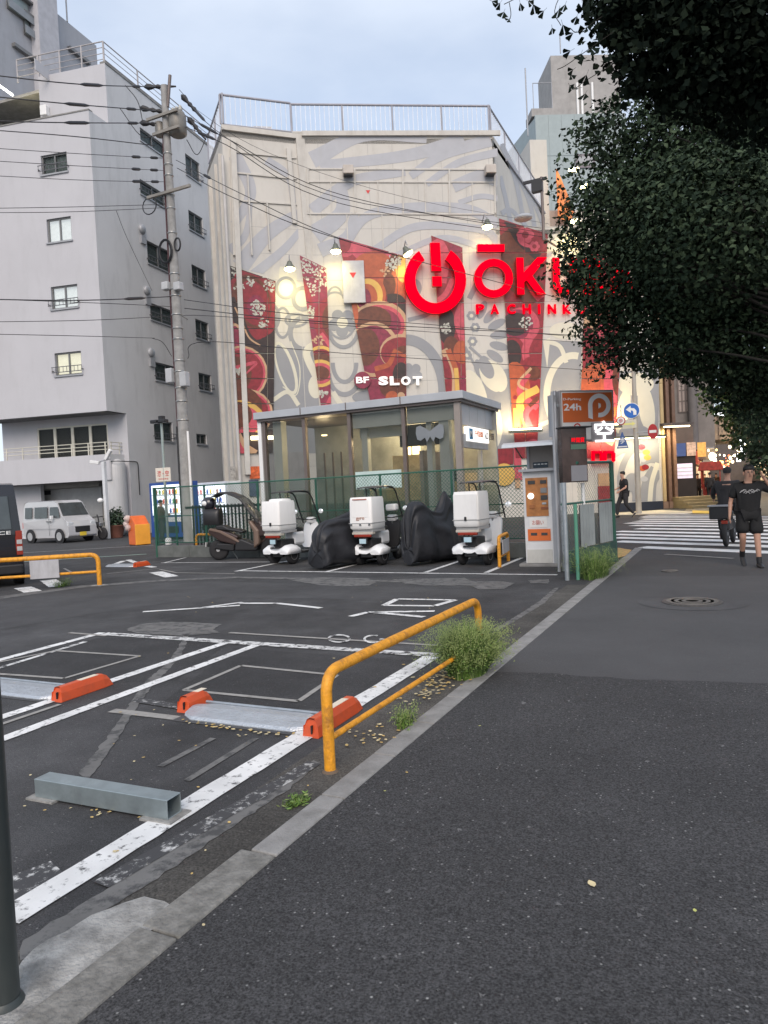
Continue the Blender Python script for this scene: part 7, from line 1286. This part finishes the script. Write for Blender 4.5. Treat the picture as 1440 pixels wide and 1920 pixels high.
for k, yy in enumerate((47.2, 49.4, 51.6)):
    b = B(); b.box((AX0+.9, yy, .55), (.9, 1.2, 1.1)); b.box((AX0+.9, yy, 2.15), (1.4, 1.5, .5), taper=(.8, .9)); [b.box((AX0+.9+dx, yy+dy, 1.4), (.06, .06, 1.2)) for dx in (-.5, .5) for dy in (-.6, .6)]; tag(b.build('market_stall', M('stall_red_%d' % k, [(.30, .03, .02), (.22, .05, .03), (.35, .10, .04)][k], .7, var=.4, vs=4)), ['nearest dark red covered stall by the arcade kiosk', 'middle brownish red covered stall in the arcade', 'farthest orange red covered stall in the arcade'][k], 'stall')
# ================================================================ TREES
def limb(b, a, c, r0, r1, seed=0):
    r = random.Random(seed); a, c = Vector(a), Vector(c); L_ = (c-a).length; P = [a]
    for i in range(1, 5): t = i/5; P.append(a+(c-a)*t+Vector((r.uniform(-1, 1), r.uniform(-1, 1), r.uniform(-.3, 1)))*L_*.05)
    P.append(c); b.tube(smoothline(P, 3), [r0+(r1-r0)*i/15 for i in range(16)], 8)
bark = M('bark', (.018, .016, .013), .9, var=.3, vs=9, bump=1, bs=25)
def tree(lab, base, blobs, n, size, mats, seed, trunk_h, tr=.16, shell=.72, aspect=.62):
    t = thing('street_tree', lab, 'tree', base); bl = []; b = B(); base = Vector(base); top = base+Vector((0, 0, trunk_h)); b.tube([base, base+Vector((.05, 0, trunk_h*.5)), top], [tr*1.35, tr, tr*.8], 12)
    for i, (px, py, dd, r) in enumerate(blobs):
        c = D(px, py, dd); bl.append((c.x, c.y, c.z, r, r, r*.85)); 
        if r > .3 and dd > 8: limb(b, top if i % 2 else base+Vector((0, 0, trunk_h*.8)), c, tr*.22, .008, seed+i)
    b.build('trunk', bark, t); leafcloud(n, bl, size, mats, 'crown', t, seed, shell=shell, aspect=aspect); return t
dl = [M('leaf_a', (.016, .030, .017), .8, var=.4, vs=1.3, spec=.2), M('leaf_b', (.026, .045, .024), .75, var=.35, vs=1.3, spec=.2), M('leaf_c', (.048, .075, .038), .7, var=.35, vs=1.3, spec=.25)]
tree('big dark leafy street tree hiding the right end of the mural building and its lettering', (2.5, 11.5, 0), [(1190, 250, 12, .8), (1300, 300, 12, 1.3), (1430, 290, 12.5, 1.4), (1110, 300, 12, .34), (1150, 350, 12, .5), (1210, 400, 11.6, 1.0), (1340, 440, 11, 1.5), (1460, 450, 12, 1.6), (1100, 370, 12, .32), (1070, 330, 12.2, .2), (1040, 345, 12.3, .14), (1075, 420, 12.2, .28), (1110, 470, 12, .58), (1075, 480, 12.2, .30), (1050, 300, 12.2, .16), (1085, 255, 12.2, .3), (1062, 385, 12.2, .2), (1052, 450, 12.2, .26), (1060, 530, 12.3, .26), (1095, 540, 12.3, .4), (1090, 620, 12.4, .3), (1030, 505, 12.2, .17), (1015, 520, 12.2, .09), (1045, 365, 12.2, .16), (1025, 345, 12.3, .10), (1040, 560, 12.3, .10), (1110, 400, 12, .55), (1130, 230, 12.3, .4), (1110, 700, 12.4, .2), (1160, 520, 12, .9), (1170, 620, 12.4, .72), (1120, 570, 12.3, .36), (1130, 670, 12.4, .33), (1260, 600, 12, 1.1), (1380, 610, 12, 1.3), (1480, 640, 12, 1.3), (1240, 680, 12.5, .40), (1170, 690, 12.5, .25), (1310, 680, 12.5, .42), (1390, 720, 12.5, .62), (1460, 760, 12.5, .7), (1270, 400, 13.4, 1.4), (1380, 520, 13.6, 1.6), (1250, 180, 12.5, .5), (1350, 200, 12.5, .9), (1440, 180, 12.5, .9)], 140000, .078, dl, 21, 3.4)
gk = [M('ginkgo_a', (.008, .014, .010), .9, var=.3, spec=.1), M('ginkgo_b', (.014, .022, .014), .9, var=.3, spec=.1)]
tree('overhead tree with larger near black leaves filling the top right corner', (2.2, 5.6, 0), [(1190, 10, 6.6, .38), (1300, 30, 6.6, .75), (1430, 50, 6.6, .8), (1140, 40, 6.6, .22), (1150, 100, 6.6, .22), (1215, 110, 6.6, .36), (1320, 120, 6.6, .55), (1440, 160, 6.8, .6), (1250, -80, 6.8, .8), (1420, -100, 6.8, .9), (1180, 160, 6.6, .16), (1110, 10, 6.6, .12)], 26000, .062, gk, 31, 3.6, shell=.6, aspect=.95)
# single ginkgo leaves and twigs against the sky
tw_ = thing('leafy_twigs', 'few fan shaped leaves on thin twigs hanging into the sky at the top', 'twigs', D(1000, 10, 6.4)); b = B()
for P in ([(1130, -20), (1060, -30), (985, -10), (945, 8)], [(1060, -30), (1040, 20), (1052, 48)], [(1130, 30), (1085, 60), (1068, 52)], [(1150, 60), (1100, 95), (1062, 122), (1045, 130)], [(1150, 120), (1100, 150), (1080, 165)], [(985, -10), (1000, 10), (1012, 22)], [(955, 5), (958, 28), (952, 42)]): b.tube(smoothline([D(x, y, 6.4) for x, y in P], 4), .0035, 5)
b.build('twig', bark, tw_)
r = random.Random(9)
for i, (x, y) in enumerate([(938, 5), (922, 2), (945, 22), (955, 36), (975, 5), (1000, 8), (1020, 20), (990, 2), (1048, 18), (1055, 46), (1035, 52), (1082, 30), (1075, 62), (1090, 78), (1070, 95), (1095, 110), (1075, 130), (1100, 140), (1060, 8), (1085, 165), (1108, 90), (1100, 50), (1090, 100), (1068, 160), (1120, 60), (1112, 25), (1105, 5), (1070, 140), (1098, 175)]):
    c = D(x, y, 6.4+r.uniform(-.3, .3)); a = r.uniform(-1.2, 1.2)-1.57; s = r.uniform(.055, .085); T = Matrix.Translation(c) @ Matrix(((.9033, .0314, -.4279, 0), (.4263, .0474, .9033, 0), (-.0486, .9984, -.0294, 0), (0, 0, 0, 1))) @ Matrix.Rotation(a, 4, 'Z') @ Matrix.Rotation(r.uniform(-.9, .9), 4, 'X') @ Matrix.Rotation(r.uniform(-.7, .7), 4, 'Y')
    pts = [(0, 0, 0)]+[(s*(1+.06*math.sin(9*t))*math.cos(t), s*(1+.06*math.sin(9*t))*math.sin(t), .004*math.cos(5*t)) for t in [-.75+.15*j for j in range(11)]]; b = B(); b.add(pts, [(0, j, j+1) for j in range(1, 11) if j not in (5,)], T=T); b.tube([T @ Vector((-s*.5, 0, 0)), T @ Vector((0, 0, 0))], .0015, 4); b.build('leaf', gk[0], tw_)
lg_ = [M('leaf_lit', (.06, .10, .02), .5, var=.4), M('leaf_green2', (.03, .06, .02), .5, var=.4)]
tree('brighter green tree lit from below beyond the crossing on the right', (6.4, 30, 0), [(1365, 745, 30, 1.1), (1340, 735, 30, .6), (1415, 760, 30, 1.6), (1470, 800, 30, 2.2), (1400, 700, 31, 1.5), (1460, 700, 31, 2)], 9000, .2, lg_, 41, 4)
tree('dark tree at the right edge standing behind the man in black', (5.2, 24, 0), [(1450, 800, 24, 1.2), (1470, 860, 24, 1.1), (1440, 840, 25, .8), (1480, 740, 24, 1.6)], 5000, .17, dl, 43, 3.5)
# ================================================================ WEEDS, LEAVES
gm = [M('grass_blade', (.13, .23, .04), .6, var=.3, vs=8), M('grass_pale', (.24, .30, .10), .7, var=.2, vs=8), M('grass_dark', (.05, .09, .025), .6, var=.3)]
def grass(name, lab, c, rx, ry, h, n, seed=1, seedheads=True, cat='weeds', mats=None):
    r = random.Random(seed); b = B(); c = Vector((c[0], c[1], 0))
    for i in range(n):
        a, d = r.uniform(0, 6.28), math.sqrt(r.random())*.55; p = c+Vector((rx*d*math.cos(a), ry*d*math.sin(a), 0)); out_ = Vector((math.cos(a+r.uniform(-.7, .7)), math.sin(a+r.uniform(-.7, .7)), 0)); L_ = h*r.uniform(.4, 1.1); sp_ = r.uniform(.1, .9)*min(rx, ry)*1.3*(.4+d); w = .0028*r.uniform(.8, 1.7)
        k = 4; ps = [p+out_*sp_*(t**1.6)+Vector((0, 0, L_*(t-.28*t*t*sp_*3)))+Vector((r.uniform(-.004, .004), r.uniform(-.004, .004), 0)) for t in [j/k for j in range(k+1)]]; sd_ = Vector((-out_.y, out_.x, 0)); vs = []
        for j, q in enumerate(ps): ww = w*(1-j/k*.85); vs += [q-sd_*ww, q+sd_*ww]
        m = r.choices((0, 1, 2), (5, 1.2, 4))[0]; b.add(vs, [(2*j, 2*j+1, 2*j+3, 2*j+2) for j in range(k)], m)
        if seedheads and r.random() < .5:
            q = ps[-1]
            for _ in range(5): e = q+Vector((r.gauss(0, .014), r.gauss(0, .014), r.gauss(0, .018))); b.add([e+Vector((-.003, 0, -.004)), e+Vector((.004, 0, 0)), e+Vector((0, .003, .006))], [(0, 1, 2)], 1)
        if r.random() < .8:
            for _ in range(3):
                q = ps[r.randint(1, 3)]+Vector((r.gauss(0, .012), r.gauss(0, .012), r.gauss(0, .01))); d1 = Vector((r.gauss(0, 1), r.gauss(0, 1), r.gauss(0, .5))).normalized()*.016; d2 = Vector((r.gauss(0, 1), r.gauss(0, 1), r.gauss(0, 1))).normalized()*.005; b.add([q-d1, q+d2, q+d1, q-d2], [(0, 1, 2, 3)], r.choice((0, 0, 2, 1)))
    o = b.build(name, mats or gm); return tag(o, lab, cat)
grass('weed_clump', 'bushy green weed clump with pale seed heads at the far end of the long railing', (-2.0, 5.75), .27, .42, .44, 3000, 1)
grass('weed_clump', 'small thin weeds under the middle of the long orange railing', (-1.98, 4.35), .08, .15, .13, 110, 2)
grass('weed_clump', 'low moss like green tuft at the kerb in the foreground', (-2.04, 3.08), .05, .11, .025, 160, 3, False)
grass('weed_clump', 'green weed bush at the foot of the green fence and kerb', (-1.95, 12.2), .38, .9, .52, 900, 4)
grass('weed_clump', 'sparse weeds below the grey plate of the left orange railing', (-12.0, 10.1), .2, .3, .18, 120, 5)
lm = [M('dead_leaf', (.55, .38, .13), .7, var=.3, vs=20), M('dead_leaf_pale', (.62, .52, .30), .7, var=.2), M('dead_leaf_green', (.50, .52, .16), .7)]
def deadleaf(b, p, s, a, m=0, curl=.25, rr_=None):
    T = Matrix.Translation(p) @ Matrix.Rotation(a, 4, 'Z'); L1 = [(0, -.5), (.28, -.25), (.36, .1), (.2, .38), (0, .6), (-.22, .36), (-.34, .08), (-.26, -.27)]; vs = [(0, 0, .0)]+[(x*s, y*s, s*curl*(x*x*2+y*y*.6)*(1.2 if i % 2 else .8)) for i, (x, y) in enumerate(L1)]
    b.add(vs, [(0, i+1, (i+1) % 8+1) for i in range(8)], m, T=T)
for px, py, s, m, a, lab in ((1110, 1663, .045, 1, .6, 'large pale yellow dead leaf lying alone on the dark pavement'), (1303, 1713, .020, 2, .2, 'small yellow green leaf on the pavement right of the large dead leaf'), (763, 1452, .020, 0, 1.0, 'small yellow leaf on the pavement below the near orange railing post'), (722, 1487, .014, 2, 2.0, 'tiny pale leaf on the pavement near the kerb'), (900, 1364, .018, 2, 2.0, 'tiny yellow leaf on the pavement right of the weed clump'), (360, 1643, .016, 0, .5, 'tiny orange leaf on the dirt strip beside the kerb'), (382, 1740, .018, 1, .9, 'small dead leaf near the pale mortar patch')):
    b = B(); deadleaf(b, G(px, py)+Vector((0, 0, .012)), s, a, m); tag(b.build('dead_leaf', lm), lab, 'leaf')
b = B(); r = random.Random(8)
for _ in range(120): deadleaf(b, Vector((r.gauss(-2.12, .09), r.gauss(5.35, .25), .012+r.random()*.02)), r.uniform(.02, .04), r.uniform(0, 6), r.choice((0, 1, 1)), .4)
for _ in range(26): deadleaf(b, Vector((r.gauss(-2.1, .08), r.gauss(4.2, .12), .012)), r.uniform(.02, .035), r.uniform(0, 6), r.choice((0, 1)), .4)
for _ in range(36): x = r.uniform(-3.6, -2.6); deadleaf(b, Vector((x, 3.93+r.gauss(0, .035), .012)), r.uniform(.02, .035), r.uniform(0, 6), r.choice((0, 1)), .4)
for _ in range(34): deadleaf(b, Vector((r.uniform(-4.6, -2.0), r.uniform(2.2, 4.2), .010)), r.uniform(.012, .026), r.uniform(0, 6), r.choice((0, 1)), .3)
for _ in range(12): deadleaf(b, Vector((r.gauss(-3.1, .25), 2.62+r.gauss(0, .03), .010)), r.uniform(.014, .024), r.uniform(0, 6), r.choice((0, 1)), .3)
for _ in range(18): deadleaf(b, Vector((r.uniform(-9, -2.4), r.uniform(4.5, 11), .008)), r.uniform(.02, .04), r.uniform(0, 6), r.choice((0, 1)), .3)
tag(b.build('leaf_litter', lm), 'scattered yellow dead leaves on the car park surface and under the weed clump', 'leaf litter', kind='stuff')
# ================================================================ PEOPLE
def skinobj(name, J, E, mat, parent, sub=2, root=0):
    me = bpy.data.meshes.new(name); ks = list(J); me.from_pydata([J[k][:3] for k in ks], [(ks.index(a), ks.index(b_)) for a, b_ in E], []); o = bpy.data.objects.new(name, me); C.objects.link(o); me.materials.append(mat); o.parent = parent
    md = o.modifiers.new('skin', 'SKIN'); md.use_smooth_shade = True; me.skin_vertices or None
    for i, k in enumerate(ks):
        r = J[k][3:]; sv = me.skin_vertices[0].data[i]; sv.radius = (r[0], r[1] if len(r) > 1 else r[0]); sv.use_root = (i == root)
    s = o.modifiers.new('sub', 'SUBSURF'); s.levels = s.render_levels = sub; return o
def person(lab, loc, rz, P, shirt, pants, shoes=None, short=False, hair=None, scale=1.0, sleeve=.9, simple=False, hood=None, hands=False, nm='person', grp=None):
    t = thing(nm, lab, 'person', (0, 0, 0), grp); hairm = hair or M('black_hair', (.012, .01, .01), .6)
    A = dict(pel=(0, 0, .93), bel=(0, -.01, 1.08), che=(0, 0, 1.27), nek=(0, .0, 1.45), hd=(0, -.02, 1.60), sR=(-.19, 0, 1.39), eR=(-.25, .03, 1.12), wR=(-.27, -.05, .88), sL=(.19, 0, 1.39), eL=(.25, .03, 1.12), wL=(.27, -.05, .88), hR=(-.10, 0, .90), kR=(-.11, -.02, .50), aR=(-.11, .03, .09), hL=(.10, 0, .90), kL=(.11, -.02, .50), aL=(.11, .03, .09)); A.update(P)
    A = {k: Vector(v) for k, v in A.items()}; tp = lambda k, *r: (A[k].x, A[k].y, A[k].z) + r; md = lambda a, c, t_, *r: tuple(A[a].lerp(A[c], t_)) + r
    J = dict(pel=tp('pel', .14, .11), bel=tp('bel', .13, .11), che=tp('che', .15, .11), nek=tp('nek', .055, .055)); E = [('pel', 'bel'), ('bel', 'che'), ('che', 'nek')]
    hd = A['hd']; J['jaw'] = (hd.x, hd.y-.008, hd.z-.065, .062, .068); J['face'] = (hd.x, hd.y-.004, hd.z+.0, .074, .088); J['crown'] = (hd.x, hd.y+.01, hd.z+.07, .068, .08); E += [('nek', 'jaw'), ('jaw', 'face'), ('face', 'crown')]
    for s in 'RL':
        J['s'+s] = tp('s'+s, .052); J['um'+s] = md('s'+s, 'e'+s, .5, .046); J['e'+s] = tp('e'+s, .037); J['f'+s] = md('e'+s, 'w'+s, .35, .038); J['w'+s] = tp('w'+s, .025)
        J['h'+s] = tp('h'+s, .085); J['t'+s] = md('h'+s, 'k'+s, .5, .075); J['k'+s] = tp('k'+s, .055); J['c'+s] = md('k'+s, 'a'+s, .35, .053); J['a'+s] = tp('a'+s, .036)
        E += [('che', 's'+s), ('s'+s, 'um'+s), ('um'+s, 'e'+s), ('e'+s, 'f'+s), ('f'+s, 'w'+s), ('pel', 'h'+s), ('h'+s, 't'+s), ('t'+s, 'k'+s), ('k'+s, 'c'+s), ('c'+s, 'a'+s)]
        d = (A['w'+s]-A['e'+s]).normalized(); pm_ = A['w'+s]+d*.06; J['p'+s] = tuple(pm_) + (.034, .018); E.append(('w'+s, 'p'+s))
        sd_ = d.cross(Vector((1, 0, 0)) if abs(d.x) < .8 else Vector((0, 0, 1))).normalized(); pw = sd_.cross(d).normalized(); fw_ = pw
        for i, (o_, ln) in enumerate(((-.028, .065), (-.010, .078), (.010, .074), (.027, .058))):
            a_ = pm_+d*.02+sd_*o_; m1 = a_+d*ln*.5+fw_*.006; m2 = a_+d*ln*.9+fw_*.024; J['g%s%d' % (s, i)] = tuple(a_)+(.010,); J['g%s%da' % (s, i)] = tuple(m1)+(.0085,); J['g%s%db' % (s, i)] = tuple(m2)+(.007,); E += [('p'+s, 'g%s%d' % (s, i)), ('g%s%d' % (s, i), 'g%s%da' % (s, i)), ('g%s%da' % (s, i), 'g%s%db' % (s, i))]
        a_ = pm_-d*.02-sd_*.035; m1 = a_+d*.03-sd_*.018+fw_*.012; J['th'+s] = tuple(a_)+(.012,); J['th%sa' % s] = tuple(m1)+(.009,); E += [('p'+s, 'th'+s), ('th'+s, 'th%sa' % s)]
    body = skinobj('body', J, E, skin, t, 1 if simple else 2)
    hb = B(); hb.loft([[(hd.x+.092*k_*math.cos(a), hd.y+.012+.108*k_*math.sin(a)*(1 if math.sin(a) > 0 else .86), hd.z+z-(.045 if z < .05 and math.sin(a) > .2 else 0)) for a in [i*.3927 for i in range(16)]] for z, k_ in ((.045, .88), (.06, .97), (.08, .96), (.11, .82), (.135, .52), (.142, .2))]); hb.build('hair' if not hood else 'hood', hairm if not hood else hood, t)
    if not simple:
        b = B(); b.loft([[(hd.x-.014, hd.y-.088, hd.z-.035), (hd.x+.014, hd.y-.088, hd.z-.035), (hd.x, hd.y-.115, hd.z-.03)], [(hd.x-.006, hd.y-.088, hd.z+.015), (hd.x+.006, hd.y-.088, hd.z+.015), (hd.x, hd.y-.096, hd.z+.015)]]); b.build('nose', skin, body)
        for sx in (-1, 1):
            b = B(); b.ball((hd.x+sx*.03, hd.y-.086, hd.z+.008), (.013, .008, .007), 8, 6); b.build('eye', dkk, body); b = B(); b.ball((hd.x+sx*.082, hd.y+.01, hd.z-.01), (.012, .02, .032), 8, 6); b.build('ear', skin, body); b = B(); b.box((hd.x+sx*.03, hd.y-.09, hd.z+.028), (.034, .01, .006)); b.build('eyebrow', hairm, body)
        b = B(); b.ball((hd.x, hd.y-.079, hd.z-.058), (.024, .008, .006), 8, 6); b.build('mouth', M('lips', (.3, .12, .09), .5), body)
    JS = dict(pel=(A['pel'].x, A['pel'].y, A['pel'].z-.02, .195, .16), bel=tp('bel', .20, .165), che=tp('che', .195, .15), nek=(A['nek'].x, A['nek'].y, A['nek'].z-.045, .075, .07)); ES = [('pel', 'bel'), ('bel', 'che'), ('che', 'nek')]
    for s in 'RL': JS['s'+s] = tp('s'+s, .085); JS['u'+s] = md('s'+s, 'e'+s, .5, .078); JS['v'+s] = md('s'+s, 'e'+s, sleeve, .072); ES += [('che', 's'+s), ('s'+s, 'u'+s), ('u'+s, 'v'+s)]
    for s in 'RL': JS['q'+s] = (A['pel'].x+(.085 if s == 'L' else -.085), A['pel'].y, A['pel'].z-.10, .125, .15); ES.append(('pel', 'q'+s))
    if sleeve >= 1:
        for s in 'RL': JS['v'+s] = tp('e'+s, .06); JS['w'+s] = tp('w'+s, .042); ES.append(('v'+s, 'w'+s))
    sh_ = skinobj('shirt', JS, ES, shirt, t, 2, 1)
    JP = dict(pel=tp('pel', .15, .12)); EP = []
    for s in 'RL':
        JP['h'+s] = tp('h'+s, .115); JP['t'+s] = md('h'+s, 'k'+s, .5, .12 if short else .105); JP['k'+s] = md('h'+s, 'k'+s, .9, .13) if short else tp('k'+s, .075); EP += [('pel', 'h'+s), ('h'+s, 't'+s), ('t'+s, 'k'+s)]
        if not short: JP['a'+s] = tp('a'+s, .055); EP.append(('k'+s, 'a'+s))
    skinobj('shorts' if short else 'trousers', JP, EP, pants, t, 2, 0)
    for s in 'RL':
        a = A['a'+s]; up_ = a.z-.09; f = Vector((0, -1, -.0 if up_ < .03 else -.9)).normalized(); b = B(); T = frame3(a-Vector((0, 0, .045)), Vector((1, 0, 0)), (-f).cross(Vector((1, 0, 0)))*-1); 
        rings = []
        for y_, w_, h_ in ((.09, .025, .05), (.07, .038, .075), (.0, .042, .085), (-.08, .048, .055), (-.15, .046, .04), (-.19, .025, .03)):
            c_ = a-Vector((0, 0, .085)) + f*(-y_); rings.append([c_+Vector((w_*math.cos(q), 0, 0))+Vector((0, 0, max(0, h_*(.5+.5*math.sin(q))*1.0))) for q in [i*.6283 for i in range(10)]])
        b.loft(rings); b.build('shoe', shoes or black, t)
        if short: b = B(); b.tube([A['a'+s]-Vector((0, 0, .03)), A['a'+s].lerp(A['k'+s], .22)], [.043, .046], 12); b.build('sock', black, t)
    t.scale = (scale,)*3; t.location = loc; t.rotation_euler = (0, 0, rz); return t, sh_
blk = M('black_cotton', (.012, .012, .013), .85, var=.2, vs=8, bump=.4, bs=20); dgr = M('dark_charcoal_cloth', (.028, .026, .028), .85, var=.25, vs=6, bump=.4, bs=20); nav = M('grey_denim', (.05, .055, .065), .85, var=.2, vs=6)
mp_ = G(1407, 1063); t_, sh_ = person('person in black t-shirt, shorts and socks walking forward with one hand at the head', (mp_.x, mp_.y+.05, 0), R_(12), dict(eR=(-.27, .03, 1.13), wR=(-.31, -.06, .90), eL=(.40, -.04, 1.27), wL=(.24, -.10, 1.50), kR=(-.11, -.04, .52), aR=(-.08, .17, .20), kL=(.10, -.10, .50), aL=(.11, -.14, .09), hd=(.02, -.03, 1.61)), blk, blk, short=True, sleeve=.82, hands=True)
b = B(); r = random.Random(2)
for i in range(9): x0 = -.13+.03*i; z0 = 1.30+.018*math.sin(i*1.7); b.tube([(x0-.03, -.150+.012*abs(x0)*8*.3, z0-.025), (x0, -.156+.1*x0*x0, z0+.01), (x0+.04, -.150+.3*x0*x0, z0-.01+.02*math.cos(i))], .006, 5)
o = b.build('shirt_print', M('print_grey', (.45, .45, .45), .7)); o.parent = t_
# rider on a small black bike, seen from behind
rp = G(1362, 1027); rd = thing('cargo_moped', 'black cargo moped with a rear box ridden away over the crossing', 'moped', (0, 0, 0))
for y_ in (0, 1.15): b = B(); b.lathe([(.22, -.045), (.28, -.04), (.30, 0), (.28, .04), (.22, .045)], (0, y_, .30), 'X', 22); w = b.build('wheel', rubber, rd); b = B(); b.lathe([(.02, -.05), (.2, -.02), (.2, .02), (.02, .05)], (0, y_, .30), 'X', 16); b.build('rim', rimm, w)
b = B(); b.box((-.12, .12, .79), (.44, .38, .30)); b.build('rear_box', sbk, rd, .03); b = B(); b.box((-.12, .12, .955), (.50, .42, .035)); b.build('box_lid', greymetal, rd, .01); b = B(); b.box((0, .3, .5), (.2, .8, .25)); b.build('frame_body', sbk, rd, .06); b = B(); b.box((0, .5, .78), (.26, .5, .12)); b.build('seat', sbk, rd, .05); b = B(); b.tube([(0, 1.15, .3), (0, 1.0, .75), (0, .92, 1.05)], .03); b.tube([(-.33, .85, 1.05), (0, .95, 1.05), (.33, .85, 1.05)], .015); b.build('handlebar', sbk, rd); b = B(); b.box((0, -.16, .58), (.14, .03, .08)); b.build('tail_light', tail, rd, .01)
rd.location = (rp.x, rp.y+.25, 0); rd.rotation_euler = (0, 0, R_(-8)); rd.scale = (.95,)*3
person('person in a dark hooded jacket riding the black cargo moped, seen from behind', (rp.x+.05, rp.y+.75, 0), R_(172), dict(pel=(0, 0, .84), bel=(0, -.03, 1.02), che=(0, -.08, 1.24), nek=(0, -.12, 1.42), hd=(0, -.16, 1.58), sR=(-.21, -.08, 1.36), sL=(.21, -.08, 1.36), eR=(-.32, -.22, 1.12), wR=(-.33, -.42, 1.02), eL=(.32, -.22, 1.12), wL=(.33, -.42, 1.02), hR=(-.11, -.02, .82), hL=(.11, -.02, .82), kR=(-.20, -.38, .66), kL=(.20, -.38, .66), aR=(-.18, -.32, .28), aL=(.18, -.32, .28)), dgr, blk, sleeve=1, hood=dgr, simple=True, scale=1.03)
# man walking beside the mural wall
wp_ = G(1172, 970); person('person in black polo shirt and dark trousers striding left behind the traffic sign pole', (wp_.x, wp_.y, 0), R_(-62), dict(kR=(-.10, -.20, .52), aR=(-.10, -.26, .09), kL=(.10, .02, .48), aL=(.10, .30, .14), eR=(-.24, -.05, 1.14), wR=(-.20, -.28, 1.05), eL=(.25, -.02, 1.13), wL=(.20, -.24, 1.0), hd=(0, -.05, 1.6)), blk, dgr, sleeve=.8, simple=True, scale=1.12)
vp_ = G(321, 1014); person('person with dark hair standing with their back turned at the blue vending machine', (vp_.x, vp_.y-.5, 0), R_(150), dict(eR=(-.22, -.10, 1.15), wR=(-.14, -.26, 1.12), eL=(.24, -.05, 1.13), wL=(.16, -.22, 1.05)), M('brown_cardigan', (.08, .06, .05), .8), nav, sleeve=1, simple=True, scale=.97)
for px, yy, rz_, lab, sc_ in ((1308, 44, 20, 'person in a long dark coat standing at the kiosk corner of the arcade', 1.0), (1331, 42, 160, 'person in dark clothes walking away into the arcade, left of the moped rider', 1.02), (1343, 56, -10, 'distant person in dark clothes under the arcade lights behind the moped rider', 1.0), (1322, 62, 170, 'farthest small person in the middle of the arcade', 1.0)):
    p = D(px, 900, yy); person(lab, (p.x, p.y, 0), R_(rz_), dict(kR=(-.10, -.10, .5), aR=(-.10, -.12, .09), aL=(.1, .14, .1)), dgr if yy != 56 else M('brown_jacket', (.09, .06, .045), .8), blk, sleeve=1, simple=True, scale=sc_, grp='people in the arcade')
